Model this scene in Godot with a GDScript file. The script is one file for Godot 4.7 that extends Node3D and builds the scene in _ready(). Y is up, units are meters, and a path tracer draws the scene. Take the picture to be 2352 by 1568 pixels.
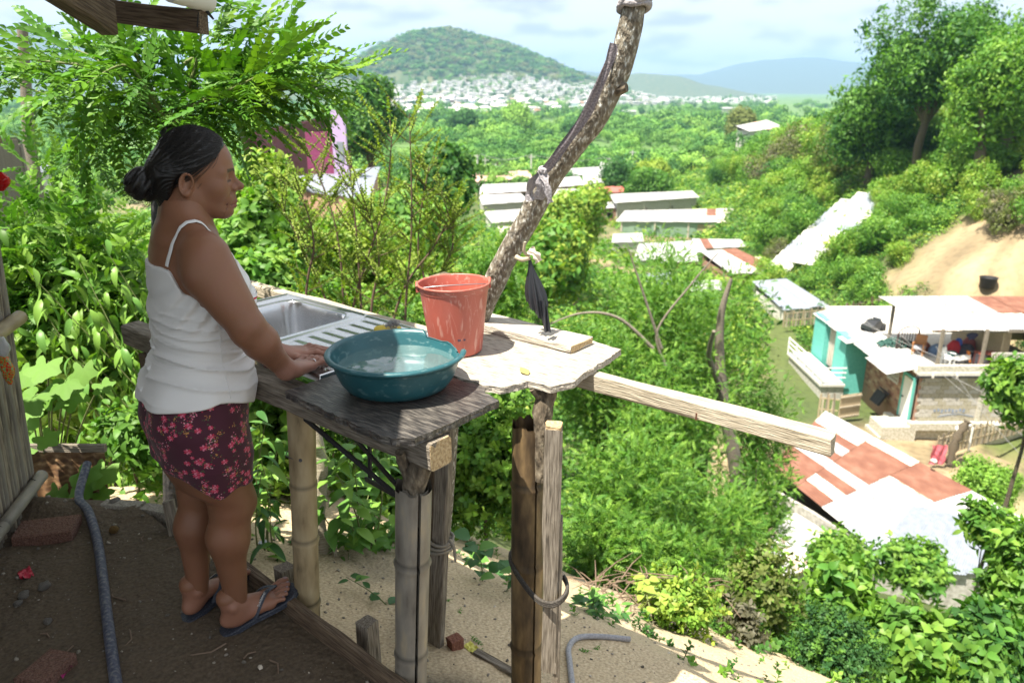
extends Node3D

# ------------------------------------------------------------------ camera numbers
const EYE := Vector3(0, 1.62, 0)
const PITCH := -18.3
const FPX := 1761.0          # focal length in pixels of a 2352 x 1568 picture
var rng := RandomNumberGenerator.new()
var used := {}
var M := {}
var n1 := FastNoiseLite.new()
var n2 := FastNoiseLite.new()

# the wash table's own axes: E1 along it, E2 across it away from the yard, O its near hand corner
const O := Vector3(-0.638, 0.0, -2.006)
const E1 := Vector3(0.78, 0, 0.625)
const E2 := Vector3(0.625, 0, -0.78)

func tp(s: float, t: float, y: float) -> Vector3:
	return O + E1 * s + E2 * t + Vector3(0, y, 0)

func ray(u: float, v: float) -> Vector3:
	return Basis(Vector3.RIGHT, deg_to_rad(PITCH)) * Vector3((u - 1176.0) / FPX, (784.0 - v) / FPX, -1.0)

func hit_y(u: float, v: float, y: float) -> Vector3:
	var d := ray(u, v)
	return EYE + d * ((y - EYE.y) / d.y)

func at_depth(u: float, v: float, depth: float) -> Vector3:      # depth along -z
	var d := ray(u, v)
	return EYE + d * (depth / -d.z)

# ------------------------------------------------------------------ naming
func numbered(n: String) -> String:
	if not used.has(n):
		used[n] = 0
		return n
	used[n] += 1
	return "%s_%03d" % [n, used[n]]

func tag(o: Node, label: String, category: String, group := "") -> Node:
	o.set_meta("label", label)
	o.set_meta("category", category)
	if group != "":
		o.set_meta("group", group)
	return o

func thing(called: String, label: String, category: String, at := Vector3.ZERO, yaw := 0.0, group := "") -> Node3D:
	var o := Node3D.new()
	o.name = numbered(called)
	add_child(o)
	o.position = at
	o.rotation.y = yaw
	tag(o, label, category, group)
	return o

func solo(called: String, label: String, category: String, mesh: Mesh, mat: Material, xf := Transform3D(), group := "") -> MeshInstance3D:
	var o := MeshInstance3D.new()
	o.name = numbered(called)
	o.mesh = mesh
	o.material_override = mat
	add_child(o)
	o.transform = xf
	tag(o, label, category, group)
	return o

func part(parent: Node, called: String, mesh: Mesh, mat: Material, xf := Transform3D()) -> MeshInstance3D:
	var o := MeshInstance3D.new()
	o.name = called
	o.mesh = mesh
	o.material_override = mat
	o.transform = xf
	parent.add_child(o, true)
	return o

func structure(called: String, mesh: Mesh, mat: Material, xf := Transform3D()) -> MeshInstance3D:
	var o := MeshInstance3D.new()
	o.name = numbered(called)
	o.mesh = mesh
	o.material_override = mat
	add_child(o)
	o.transform = xf
	o.set_meta("kind", "structure")
	return o

func scatter(parent: Node, called: String, mesh: Mesh, mat: Material, xfs: Array, cols: Array, stuff := true) -> MultiMeshInstance3D:
	var mm := MultiMesh.new()
	mm.transform_format = MultiMesh.TRANSFORM_3D
	mm.use_colors = cols.size() > 0
	mm.mesh = mesh
	mm.instance_count = xfs.size()
	for i in xfs.size():
		mm.set_instance_transform(i, xfs[i])
		if cols.size() > 0:
			mm.set_instance_color(i, cols[i])
	var o := MultiMeshInstance3D.new()
	o.name = called if parent != self else numbered(called)
	o.multimesh = mm
	o.material_override = mat
	parent.add_child(o, true)
	if stuff:
		o.set_meta("kind", "stuff")
	return o

# ------------------------------------------------------------------ mesh builder
class MB:
	var v := PackedVector3Array()
	var n := PackedVector3Array()
	var uv := PackedVector2Array()
	var c := PackedColorArray()
	var ix := PackedInt32Array()
	var col := Color(1, 1, 1)
	func vert(p: Vector3, nn: Vector3, t := Vector2.ZERO) -> int:
		v.append(p); n.append(nn); uv.append(t); c.append(col)
		return v.size() - 1
	func tri(a: int, b: int, d: int) -> void:
		ix.append(a); ix.append(b); ix.append(d)
	func quad(a: Vector3, b: Vector3, d: Vector3, e: Vector3) -> void:
		var nn := (b - a).cross(d - a).normalized()
		var i := v.size()
		vert(a, nn, Vector2(0, 0)); vert(b, nn, Vector2(1, 0)); vert(d, nn, Vector2(1, 1)); vert(e, nn, Vector2(0, 1))
		tri(i, i + 1, i + 2); tri(i, i + 2, i + 3)
	func flat_tri(a: Vector3, b: Vector3, d: Vector3) -> void:
		var nn := (b - a).cross(d - a).normalized()
		var i := v.size()
		vert(a, nn); vert(b, nn); vert(d, nn)
		tri(i, i + 1, i + 2)
	func box(o: Vector3, s: Vector3, bs := Basis()) -> void:
		var h := s * 0.5
		var p := []
		for i in 8:
			p.append(o + bs * Vector3(h.x if i & 1 else -h.x, h.y if i & 2 else -h.y, h.z if i & 4 else -h.z))
		quad(p[0], p[2], p[3], p[1]); quad(p[4], p[5], p[7], p[6]); quad(p[0], p[4], p[6], p[2])
		quad(p[1], p[3], p[7], p[5]); quad(p[0], p[1], p[5], p[4]); quad(p[2], p[6], p[7], p[3])
	func fan(ring: Array, nn: Vector3) -> void:
		var i := v.size()
		var mid := Vector3.ZERO
		for p in ring:
			mid += p
		vert(mid / ring.size(), nn)
		for p in ring:
			vert(p, nn)
		for k in ring.size():
			tri(i, i + 1 + k, i + 1 + (k + 1) % ring.size())
	func tube(path: Array, rad: Array, sides: int, cap := true) -> void:
		var up := Vector3.UP
		var d0: Vector3 = (path[1] - path[0]).normalized()
		if absf(d0.y) > 0.9:
			up = Vector3.RIGHT
		var side := d0.cross(up).normalized()
		var i0 := v.size()
		var far := 0.0
		for k in path.size():
			var d: Vector3 = (path[mini(k + 1, path.size() - 1)] - path[maxi(k - 1, 0)]).normalized()
			side = (side - d * side.dot(d)).normalized()
			var bi := d.cross(side)
			if k > 0:
				far += (path[k] - path[k - 1]).length()
			for j in sides + 1:
				var a := TAU * j / sides
				var o := side * cos(a) + bi * sin(a)
				vert(path[k] + o * rad[k], o, Vector2(float(j) / sides, far))
		for k in path.size() - 1:
			for j in sides:
				var a := i0 + k * (sides + 1) + j
				tri(a, a + 1, a + sides + 2); tri(a, a + sides + 2, a + sides + 1)
		if cap:
			for e in [0, path.size() - 1]:
				var ring := []
				for j in sides:
					ring.append(v[i0 + e * (sides + 1) + j])
				var d: Vector3 = (path[1] - path[0]) if e == 0 else (path[e] - path[e - 1])
				fan(ring, (-d if e == 0 else d).normalized())
	func lathe(prof: Array, sides: int) -> void:         # prof of Vector2(radius, y)
		var i0 := v.size()
		for k in prof.size():
			var a: Vector2 = prof[maxi(k - 1, 0)]
			var b: Vector2 = prof[mini(k + 1, prof.size() - 1)]
			var dn := Vector2(b.y - a.y, -(b.x - a.x)).normalized()
			for j in sides + 1:
				var w := TAU * j / sides
				vert(Vector3(cos(w) * prof[k].x, prof[k].y, sin(w) * prof[k].x), Vector3(cos(w) * dn.x, dn.y, sin(w) * dn.x), Vector2(float(j) / sides, float(k) / prof.size()))
		for k in prof.size() - 1:
			for j in sides:
				var a := i0 + k * (sides + 1) + j
				tri(a, a + 1, a + sides + 2); tri(a, a + sides + 2, a + sides + 1)
	func grid(nu: int, nv: int, f: Callable) -> void:    # f(i, j) -> Vector3 ; smooth normals
		var i0 := v.size()
		var p := PackedVector3Array()
		for j in nv + 1:
			for i in nu + 1:
				p.append(f.call(i, j))
		for j in nv + 1:
			for i in nu + 1:
				var a := p[j * (nu + 1) + mini(i + 1, nu)] - p[j * (nu + 1) + maxi(i - 1, 0)]
				var b := p[mini(j + 1, nv) * (nu + 1) + i] - p[maxi(j - 1, 0) * (nu + 1) + i]
				vert(p[j * (nu + 1) + i], b.cross(a).normalized(), Vector2(float(i) / nu, float(j) / nv))
		for j in nv:
			for i in nu:
				var a := i0 + j * (nu + 1) + i
				tri(a, a + 1, a + nu + 2); tri(a, a + nu + 2, a + nu + 1)
	func done() -> ArrayMesh:
		for k in range(0, ix.size(), 3):                 # front faces run clockwise, to the side of the normals
			var a := ix[k]
			var b := ix[k + 1]
			var d := ix[k + 2]
			if (v[b] - v[a]).cross(v[d] - v[a]).dot(n[a] + n[b] + n[d]) > 0.0:
				ix[k + 1] = d
				ix[k + 2] = b
		var arr := []
		arr.resize(Mesh.ARRAY_MAX)
		arr[Mesh.ARRAY_VERTEX] = v
		arr[Mesh.ARRAY_NORMAL] = n
		arr[Mesh.ARRAY_TEX_UV] = uv
		arr[Mesh.ARRAY_COLOR] = c
		arr[Mesh.ARRAY_INDEX] = ix
		var m := ArrayMesh.new()
		m.add_surface_from_arrays(Mesh.PRIMITIVE_TRIANGLES, arr)
		return m

func box_mesh(s: Vector3, o := Vector3.ZERO) -> ArrayMesh:
	var b := MB.new()
	b.box(o, s)
	return b.done()

func spline(pts: Array, n: int) -> Array:
	var c := Curve3D.new()
	for i in pts.size():
		var t: Vector3 = (pts[mini(i + 1, pts.size() - 1)] - pts[maxi(i - 1, 0)]) / 6.0
		c.add_point(pts[i], -t, t)
	var out := []
	for k in n + 1:
		out.append(c.samplef(float(k) / n * (pts.size() - 1)))
	return out

# rough sawn timber from a to b; local x runs along it, y is its up
func timber_xf(a: Vector3, b: Vector3, up := Vector3.UP) -> Transform3D:
	var x := (b - a).normalized()
	var z := x.cross(up).normalized()
	return Transform3D(Basis(x, z.cross(x), z), a)

func timber(length: float, h: float, w: float, sd: int, rough := 0.002, twist := 0.0, bow := 0.0) -> ArrayMesh:
	var b := MB.new()
	var ch := minf(h, w) * 0.1
	var sec := [Vector2(-w / 2 + ch, -h / 2), Vector2(w / 2 - ch, -h / 2), Vector2(w / 2, -h / 2 + ch), Vector2(w / 2, h / 2 - ch), Vector2(w / 2 - ch, h / 2), Vector2(-w / 2 + ch, h / 2), Vector2(-w / 2, h / 2 - ch), Vector2(-w / 2, -h / 2 + ch)]
	var nseg := maxi(2, int(length / 0.04))
	var rings := []
	for k in nseg + 1:
		var x := length * k / nseg
		var ring := []
		for j in 8:
			var q: Vector2 = sec[j].rotated(twist * (float(k) / nseg - 0.5))
			var r := Vector3(n1.get_noise_3d(x * 160 + sd * 37, j * 53, 0), n1.get_noise_3d(x * 200 + sd * 37, j * 53, 90), n1.get_noise_3d(x * 200 + sd * 37, j * 53, 190)) * rough * 2.0
			ring.append(Vector3(x, q.y + bow * sin(PI * k / nseg), q.x) + Vector3(r.x * (1.2 if k == 0 or k == nseg else 0.0), r.y, r.z))
		rings.append(ring)
	for k in nseg:
		for j in 8:
			var j2 := (j + 1) % 8
			b.quad(rings[k][j], rings[k + 1][j], rings[k + 1][j2], rings[k][j2])
			var i := b.v.size() - 4
			var mid: Vector3 = (rings[k][j] + rings[k][j2]) * 0.5
			if b.n[i].dot(Vector3(0, mid.y, mid.z)) < 0:
				for q in 4:
					b.n[i + q] = -b.n[i + q]
	b.fan(rings[0], Vector3.LEFT)
	b.fan(rings[nseg], Vector3.RIGHT)
	return b.done()

# ------------------------------------------------------------------ materials
func noise_tex(freq: float, ramp: Array, size := 512, oct := 5, sd := 1, type := FastNoiseLite.TYPE_SIMPLEX_SMOOTH) -> NoiseTexture2D:
	var f := FastNoiseLite.new()
	f.seed = sd
	f.noise_type = type
	f.frequency = freq
	f.fractal_octaves = oct
	var t := NoiseTexture2D.new()
	t.width = size
	t.height = size
	t.seamless = true
	t.noise = f
	if ramp.size() > 0:
		var g := Gradient.new()
		var offs := PackedFloat32Array()
		var cols := PackedColorArray()
		for r in ramp:
			offs.append(r[0])
			cols.append(r[1].linear_to_srgb())
		g.offsets = offs
		g.colors = cols
		t.color_ramp = g
	return t

func lin(r: float, g: float, b: float) -> Color:
	return Color(r, g, b)

func mat(albedo: Color, rough := 0.8, metal := 0.0) -> StandardMaterial3D:     # albedo given as a linear base colour
	var m := StandardMaterial3D.new()
	m.albedo_color = albedo.linear_to_srgb()
	m.roughness = rough
	m.metallic = metal
	return m

func noisy(ramp: Array, freq: float, scale: Vector3, rough := 0.85, bump := 0.0, sd := 1, world := false, oct := 5, btex: Texture2D = null) -> StandardMaterial3D:
	var m := StandardMaterial3D.new()
	m.albedo_texture = noise_tex(freq, ramp, 512, oct, sd)
	m.uv1_triplanar = true
	m.uv1_world_triplanar = world
	m.uv1_scale = scale
	m.uv1_triplanar_sharpness = 4.0
	m.roughness = rough
	if bump > 0.0:
		m.heightmap_enabled = true
		m.heightmap_scale = bump
		m.heightmap_texture = btex if btex else M.bump_tex
	return m

func scuffed(base: Color, pale: Color, sd: int, n: int, rough: float) -> StandardMaterial3D:
	# plastic with fine scratches and scuffs, laid on by uv
	var im := Image.create(768, 512, false, Image.FORMAT_RGB8)
	var r := RandomNumberGenerator.new()
	r.seed = sd
	for j in 512:
		for i in 768:
			var k := 1.0 + 0.10 * n1.get_noise_2d(i * 1.3 + sd * 100, j * 2.0) + 0.12 * n2.get_noise_2d(i * 0.5, j * 0.5 + sd * 50)
			var c := Color(base.r * k, base.g * k, base.b * k)
			var s := n2.get_noise_2d(i * 3.0 + 900, j * 3.0)
			if s > 0.26:
				c = c.lerp(pale, clampf((s - 0.26) * 1.6, 0, 0.45))
			im.set_pixel(i, j, c.linear_to_srgb())
	for k in n:
		var p := Vector2(r.randf() * 768, r.randf() * 512)
		var a := r.randf() * TAU
		var l := r.randf_range(6, 60)
		var w := r.randf_range(0.15, 0.6)
		for t in int(l):
			var q := p + Vector2(cos(a), sin(a)) * t
			a += r.randf_range(-0.02, 0.02)
			var x := posmod(int(q.x), 768)
			var y := int(q.y)
			if y >= 0 and y < 512:
				im.set_pixel(x, y, im.get_pixel(x, y).lerp(pale.linear_to_srgb(), w))
	var m := StandardMaterial3D.new()
	m.albedo_texture = ImageTexture.create_from_image(im)
	m.roughness = rough
	return m

func culm(ramp: Array, sd: int) -> StandardMaterial3D:
	var m := noisy(ramp, 0.010, Vector3(3.5, 0.9, 3.5), 0.55, 0.06, sd, false, 6)
	m.vertex_color_use_as_albedo = true
	return m

func leafy(c: Color, through := 0.35, rough := 0.45) -> StandardMaterial3D:
	var m := StandardMaterial3D.new()
	m.albedo_color = c.linear_to_srgb()
	m.vertex_color_use_as_albedo = true
	m.roughness = rough
	m.metallic_specular = 0.35
	m.backlight_enabled = true
	m.backlight = Color(0.85, 1.0, 0.25).linear_to_srgb() * through * 2.0
	m.cull_mode = BaseMaterial3D.CULL_DISABLED
	return m

func make_materials() -> void:
	M.bump_tex = noise_tex(0.02, [], 512, 5, 77)
	M.fine_bump = noise_tex(0.06, [], 512, 4, 78)
	M.wood_grey = noisy([[0.0, lin(0.05, 0.04, 0.03)], [0.25, lin(0.13, 0.11, 0.085)], [0.5, lin(0.20, 0.172, 0.137)], [0.75, lin(0.26, 0.228, 0.187)], [1.0, lin(0.34, 0.30, 0.25)]], 0.014, Vector3(1.1, 17, 17), 0.9, 0.25, 3, false, 6)
	M.wood_pale = noisy([[0.0, lin(0.12, 0.095, 0.065)], [0.2, lin(0.31, 0.265, 0.195)], [0.5, lin(0.41, 0.36, 0.275)], [1.0, lin(0.52, 0.47, 0.38)]], 0.014, Vector3(1.1, 17, 17), 0.9, 0.3, 4, false, 6)
	M.wood_brown = noisy([[0.0, lin(0.035, 0.022, 0.013)], [0.3, lin(0.085, 0.055, 0.034)], [0.6, lin(0.13, 0.09, 0.057)], [1.0, lin(0.20, 0.15, 0.10)]], 0.014, Vector3(1.1, 17, 17), 0.85, 0.25, 5, false, 6)
	M.wood_cut = noisy([[0.0, lin(0.22, 0.14, 0.07)], [0.5, lin(0.42, 0.31, 0.17)], [1.0, lin(0.55, 0.43, 0.27)]], 0.03, Vector3(6, 6, 6), 0.95, 0.3, 6)
	M.bamboo_dark = culm([[0.0, lin(0.025, 0.017, 0.010)], [0.3, lin(0.075, 0.050, 0.027)], [0.55, lin(0.13, 0.087, 0.044)], [0.8, lin(0.22, 0.15, 0.072)], [1.0, lin(0.30, 0.215, 0.11)]], 7)
	M.bamboo_tan = culm([[0.0, lin(0.09, 0.065, 0.035)], [0.2, lin(0.24, 0.185, 0.105)], [0.5, lin(0.33, 0.262, 0.155)], [1.0, lin(0.43, 0.36, 0.235)]], 8)
	M.bamboo_grey = culm([[0.0, lin(0.09, 0.08, 0.066)], [0.25, lin(0.17, 0.153, 0.128)], [0.6, lin(0.24, 0.22, 0.185)], [0.85, lin(0.31, 0.265, 0.19)], [1.0, lin(0.36, 0.31, 0.23)]], 9)
	M.bark = noisy([[0.0, lin(0.03, 0.024, 0.016)], [0.4, lin(0.09, 0.07, 0.048)], [0.7, lin(0.17, 0.14, 0.10)], [1.0, lin(0.28, 0.25, 0.19)]], 0.03, Vector3(3, 1.2, 3), 0.95, 1.0, 10)
	M.twig = mat(lin(0.17, 0.12, 0.085), 0.9)
	M.twig_green = mat(lin(0.13, 0.16, 0.05), 0.7)
	M.white_paint = mat(lin(0.75, 0.75, 0.73), 0.6)
	M.dark = mat(lin(0.02, 0.02, 0.022), 0.7)
	M.strap = noisy([[0.0, lin(0.025, 0.022, 0.02)], [0.6, lin(0.06, 0.052, 0.045)], [1.0, lin(0.13, 0.12, 0.10)]], 0.03, Vector3(8, 8, 8), 0.8, 0.1, 12)

func lerp_c(a: Color, b: Color, t: float) -> Color:
	return a.lerp(b, clampf(t, 0, 1))

func make_sky_texture() -> ImageTexture:
	var w := 1536
	var h := 768
	var f := FastNoiseLite.new()
	f.seed = 21
	f.frequency = 1.0
	f.fractal_octaves = 6
	f.fractal_gain = 0.52
	var g := FastNoiseLite.new()
	g.seed = 5
	g.frequency = 1.0
	g.fractal_octaves = 4
	var data := PackedFloat32Array()
	data.resize(w * h * 3)
	var k := 0
	for j in h:
		var el := (0.5 - (j + 0.5) / h) * PI
		var se := sin(el)
		var ce := cos(el)
		if se < -0.02:
			for i in w:
				data[k] = 0.16; data[k + 1] = 0.19; data[k + 2] = 0.17
				k += 3
			continue
		# cloud deck seen in perspective, stretched flat towards the horizon
		var sc := 1.0 / (maxf(se, 0.0) + 0.13)
		var air := lerp_c(Color(0.60, 0.635, 0.67), Color(0.20, 0.34, 0.58), pow(clampf(se * 1.4, 0, 1), 0.6))
		for i in w:
			var az := (i + 0.5) / w * TAU
			var x := cos(az) * ce * sc
			var z := sin(az) * ce * sc
			var a := f.get_noise_3d(x * 1.15, 0.0, z * 1.15)
			var dens := smoothstep(-0.34, -0.05, a + 0.38)
			var shade := smoothstep(-0.02, 0.45, g.get_noise_3d(x * 1.9 + 7.0, 3.0, z * 1.9 + 0.14 * sc) + 0.35 * a)
			var lit := lerp_c(Color(0.72, 0.72, 0.715), Color(0.44, 0.455, 0.49), shade)
			var col := lerp_c(air, lit, dens * 0.94)
			data[k] = col.r; data[k + 1] = col.g; data[k + 2] = col.b
			k += 3
	var im := Image.create_from_data(w, h, false, Image.FORMAT_RGBF, data.to_byte_array())
	return ImageTexture.create_from_image(im)

func setup_camera_and_light() -> void:
	var cam := Camera3D.new()
	cam.name = "camera"
	var at := CameraAttributesPhysical.new()
	at.frustum_focal_length = 12.0 / tan(deg_to_rad(24.0))
	at.frustum_focus_distance = 2.12
	at.exposure_aperture = 4.5
	at.frustum_near = 0.05
	at.frustum_far = 20000.0
	cam.attributes = at
	cam.fov = 48.0
	cam.near = 0.05
	cam.far = 20000.0
	cam.position = EYE
	cam.rotation_degrees = Vector3(PITCH, 0, 0)
	add_child(cam)
	cam.current = true

	var env := Environment.new()
	env.background_mode = Environment.BG_SKY
	var sky := Sky.new()
	var sm := PanoramaSkyMaterial.new()
	sm.panorama = make_sky_texture()
	sky.sky_material = sm
	env.sky = sky
	env.background_energy_multiplier = 0.56
	env.tonemap_mode = Environment.TONE_MAPPER_LINEAR
	env.tonemap_exposure = 3.0
	env.fog_enabled = true
	env.fog_density = 0.00017
	env.fog_light_color = Color(0.66, 0.83, 1.0)
	env.sdfgi_enabled = true
	env.ssao_enabled = true
	env.ssil_enabled = true
	var we := WorldEnvironment.new()
	we.name = "environment"
	we.environment = env
	add_child(we)

	var sun := DirectionalLight3D.new()
	sun.name = "sun"
	sun.light_energy = 1.5
	sun.light_angular_distance = 0.5
	sun.light_color = Color(1.0, 0.965, 0.90)
	sun.shadow_enabled = true
	sun.look_at_from_position(Vector3(-0.30, 0.92, 0.25) * 50.0, Vector3.ZERO, Vector3.UP)
	add_child(sun)

# ------------------------------------------------------------------ ground
const PROFILE := [[-1.0, 0.0], [0.0, 0.0], [0.05, -0.26], [1.2, -0.6], [6.0, -4.0], [12.0, -8.6], [17.0, -11.6], [22.0, -13.2], [40.0, -14.0], [110.0, -16.5], [400.0, -22.0], [1500.0, -27.0], [9000.0, -40.0]]

func edge_dist(x: float, z: float) -> float:
	return maxf((x - O.x) * E2.x + (z - O.z) * E2.z - 0.02, -2.78 - z)

func ground_y(x: float, z: float) -> float:
	var e := edge_dist(x, z)
	var y := -40.0
	for k in PROFILE.size() - 1:
		if e <= PROFILE[k + 1][0]:
			y = lerpf(PROFILE[k][1], PROFILE[k + 1][1], (maxf(e, PROFILE[k][0]) - PROFILE[k][0]) / (PROFILE[k + 1][0] - PROFILE[k][0]))
			break
	var d := -z
	var foot := 17.0 + 0.07 * d + 6.0 * (1.0 - smoothstep(40.0, 47.0, d))
	var rise := 40.0 * (1.0 - exp(-maxf(0.0, x - foot) * 0.85 / 40.0))
	y += rise * (1.0 - 0.5 * smoothstep(75.0, 140.0, d)) * smoothstep(14.0, 30.0, d) * (1.0 - smoothstep(150.0, 260.0, d))
	y += 7.0 * exp(-(pow(x + 20.0, 2) + pow(d - 60.0, 2)) / 578.0)
	return y

func near_y(x: float, z: float) -> float:
	var e := edge_dist(x, z)
	var y := ground_y(x, z)
	var k := smoothstep(0.0, 0.2, absf(e))
	y += (n1.get_noise_2d(x * 90, z * 90) * 0.018 + n1.get_noise_2d(x * 320, z * 320) * 0.010 + n1.get_noise_2d(x * 900, z * 900) * 0.004) * k
	if e < 0.0:
		y += 0.035 * smoothstep(-1.4, -2.0, x) * n2.get_noise_2d(x * 60, z * 60)
		y += 0.045 * exp(-pow((z + 2.68) / 0.07, 2)) * smoothstep(-1.25, -1.45, x) * (0.6 + n1.get_noise_2d(x * 300, 7))
	return y

func ground_hit(u: float, v: float) -> Vector3:
	var d := ray(u, v)
	var k := 1.5
	while k < 9000.0:
		var p := EYE + d * k
		if p.y < ground_y(p.x, p.z):
			return p
		k *= 1.012
	return EYE + d * 2000.0

func build_ground() -> void:
	# trodden earth of the yard and of the ledge below the table
	var b := MB.new()
	var nx := 330
	var nz := 250
	b.grid(nx, nz, func(i: int, j: int):
		var x := -4.2 + 7.6 * i / nx
		var z := -4.6 + 5.6 * j / nz
		return Vector3(x, near_y(x, z), z))
	for i in b.n.size():
		if b.n[i].y < 0:
			b.n[i] = -b.n[i]
	for i in b.v.size():
		var p := b.v[i]
		var e := edge_dist(p.x, p.z)
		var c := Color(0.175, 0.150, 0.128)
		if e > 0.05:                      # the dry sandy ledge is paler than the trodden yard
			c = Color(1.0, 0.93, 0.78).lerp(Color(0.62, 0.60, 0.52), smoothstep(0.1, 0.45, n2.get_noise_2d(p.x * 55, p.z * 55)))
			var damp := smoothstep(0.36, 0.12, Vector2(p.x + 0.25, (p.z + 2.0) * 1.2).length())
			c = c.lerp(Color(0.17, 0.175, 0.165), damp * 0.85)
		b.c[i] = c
	var m := noisy([[0.0, lin(0.30, 0.25, 0.19)], [0.3, lin(0.44, 0.37, 0.285)], [0.55, lin(0.53, 0.455, 0.35)], [0.78, lin(0.60, 0.525, 0.42)], [0.9, lin(0.68, 0.62, 0.53)], [1.0, lin(0.85, 0.82, 0.75)]], 0.05, Vector3(2.3, 2.3, 2.3), 0.95, 0.7, 31, true, 7)
	m.vertex_color_use_as_albedo = true
	structure("ground", b.done(), m)

	# the whole land down to the valley
	var t := MB.new()
	var na := 200
	var nr := 190
	t.grid(na, nr, func(i: int, j: int):
		var a := deg_to_rad(-88.0 + 176.0 * i / na)
		var r := 3.3 * pow(9000.0 / 3.3, float(j) / nr)
		var x := sin(a) * r
		var z := -cos(a) * r
		var y := ground_y(x, z) - 0.06
		var amp := clampf((r - 6.0) * 0.04, 0.0, 0.8) * (1.0 if r < 400 else 2.0)
		y += n2.get_noise_2d(x * 3.0, z * 3.0) * amp
		if r > 25.0 and r < 90.0 and x > 20.0:
			y += n1.get_noise_2d(x * 22.0, z * 9.0) * 0.9
		return Vector3(x, y, z))
	for i in t.n.size():
		if t.n[i].y < 0:
			t.n[i] = -t.n[i]
	for i in t.v.size():
		var p := t.v[i]
		var d := -p.z
		var green := Color(0.055, 0.085, 0.022).lerp(Color(0.10, 0.13, 0.035), 0.5 + n2.get_noise_2d(p.x * 6, p.z * 6))
		if d > 220:
			green = Color(0.075, 0.16, 0.035).lerp(Color(0.12, 0.21, 0.05), 0.5 + 0.9 * n2.get_noise_2d(p.x * 0.7, p.z * 1.6))
		var soil := 0.0
		# eroded earth bank behind the turquoise house, the footpath up it, and the swept yards round the houses
		soil = maxf(soil, 1.0 - smoothstep(0.75, 1.1, Vector2((p.x - 31.0) / 6.8, (d - 46.5) / 7.0).length() + 0.6 * n2.get_noise_2d(p.x * 16, p.z * 16)))
		soil = maxf(soil, 1.0 - smoothstep(0.6, 1.6, absf(p.x - (34.0 + (d - 54.0) * 0.32 + 1.5 * sin(d * 0.5))) ) - smoothstep(70, 76, d) - smoothstep(52, 48, d))
		soil = maxf(soil, 1.0 - smoothstep(0.7, 1.1, Vector2((p.x - 40.5) / 3.2, (d - 88.0) / 9.0).length() + 0.3 * n2.get_noise_2d(p.x * 14, p.z * 14)))
		soil = maxf(soil, 1.0 - smoothstep(0.8, 1.1, Vector2((p.x - 18.0) / 5.0, (d - 31.0) / 4.0).length() + 0.25 * n2.get_noise_2d(p.x * 30, p.z * 30)))
		if d > 22.0 and d < 180.0 and p.x < 22.0:
			soil = maxf(soil, smoothstep(0.05, 0.4, n2.get_noise_2d(p.x * 4 + 90, p.z * 4)))
		t.c[i] = green.lerp(Color(0.33, 0.255, 0.15) * (0.85 + 0.9 * n1.get_noise_2d(p.x * 45, p.z * 45)), clampf(soil, 0, 1))
	var tm := mat(lin(1, 1, 1), 0.95)
	tm.vertex_color_use_as_albedo = true
	tm.albedo_texture = noise_tex(0.03, [[0.0, lin(0.55, 0.55, 0.55)], [0.5, lin(0.95, 0.95, 0.95)], [1.0, lin(1, 1, 1)]], 512, 5, 41)
	tm.uv1_triplanar = true
	tm.uv1_world_triplanar = true
	tm.uv1_scale = Vector3(0.13, 0.13, 0.13)
	structure("terrain", t.done(), tm)

func pebble_mesh(sd: int) -> ArrayMesh:
	var b := MB.new()
	b.grid(8, 6, func(i: int, j: int):
		var a := TAU * (i % 8) / 8.0
		var e := PI * (float(j) / 6 - 0.5)
		var d := Vector3(cos(a) * cos(e), sin(e), sin(a) * cos(e))
		return d * (0.75 + 0.45 * n1.get_noise_3d(d.x * 90 + sd * 50, d.y * 90, d.z * 90)) * Vector3(1, 0.6, 0.8))
	for i in b.n.size():
		if b.n[i].dot(b.v[i]) < 0:
			b.n[i] = -b.n[i]
	return b.done()

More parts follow.
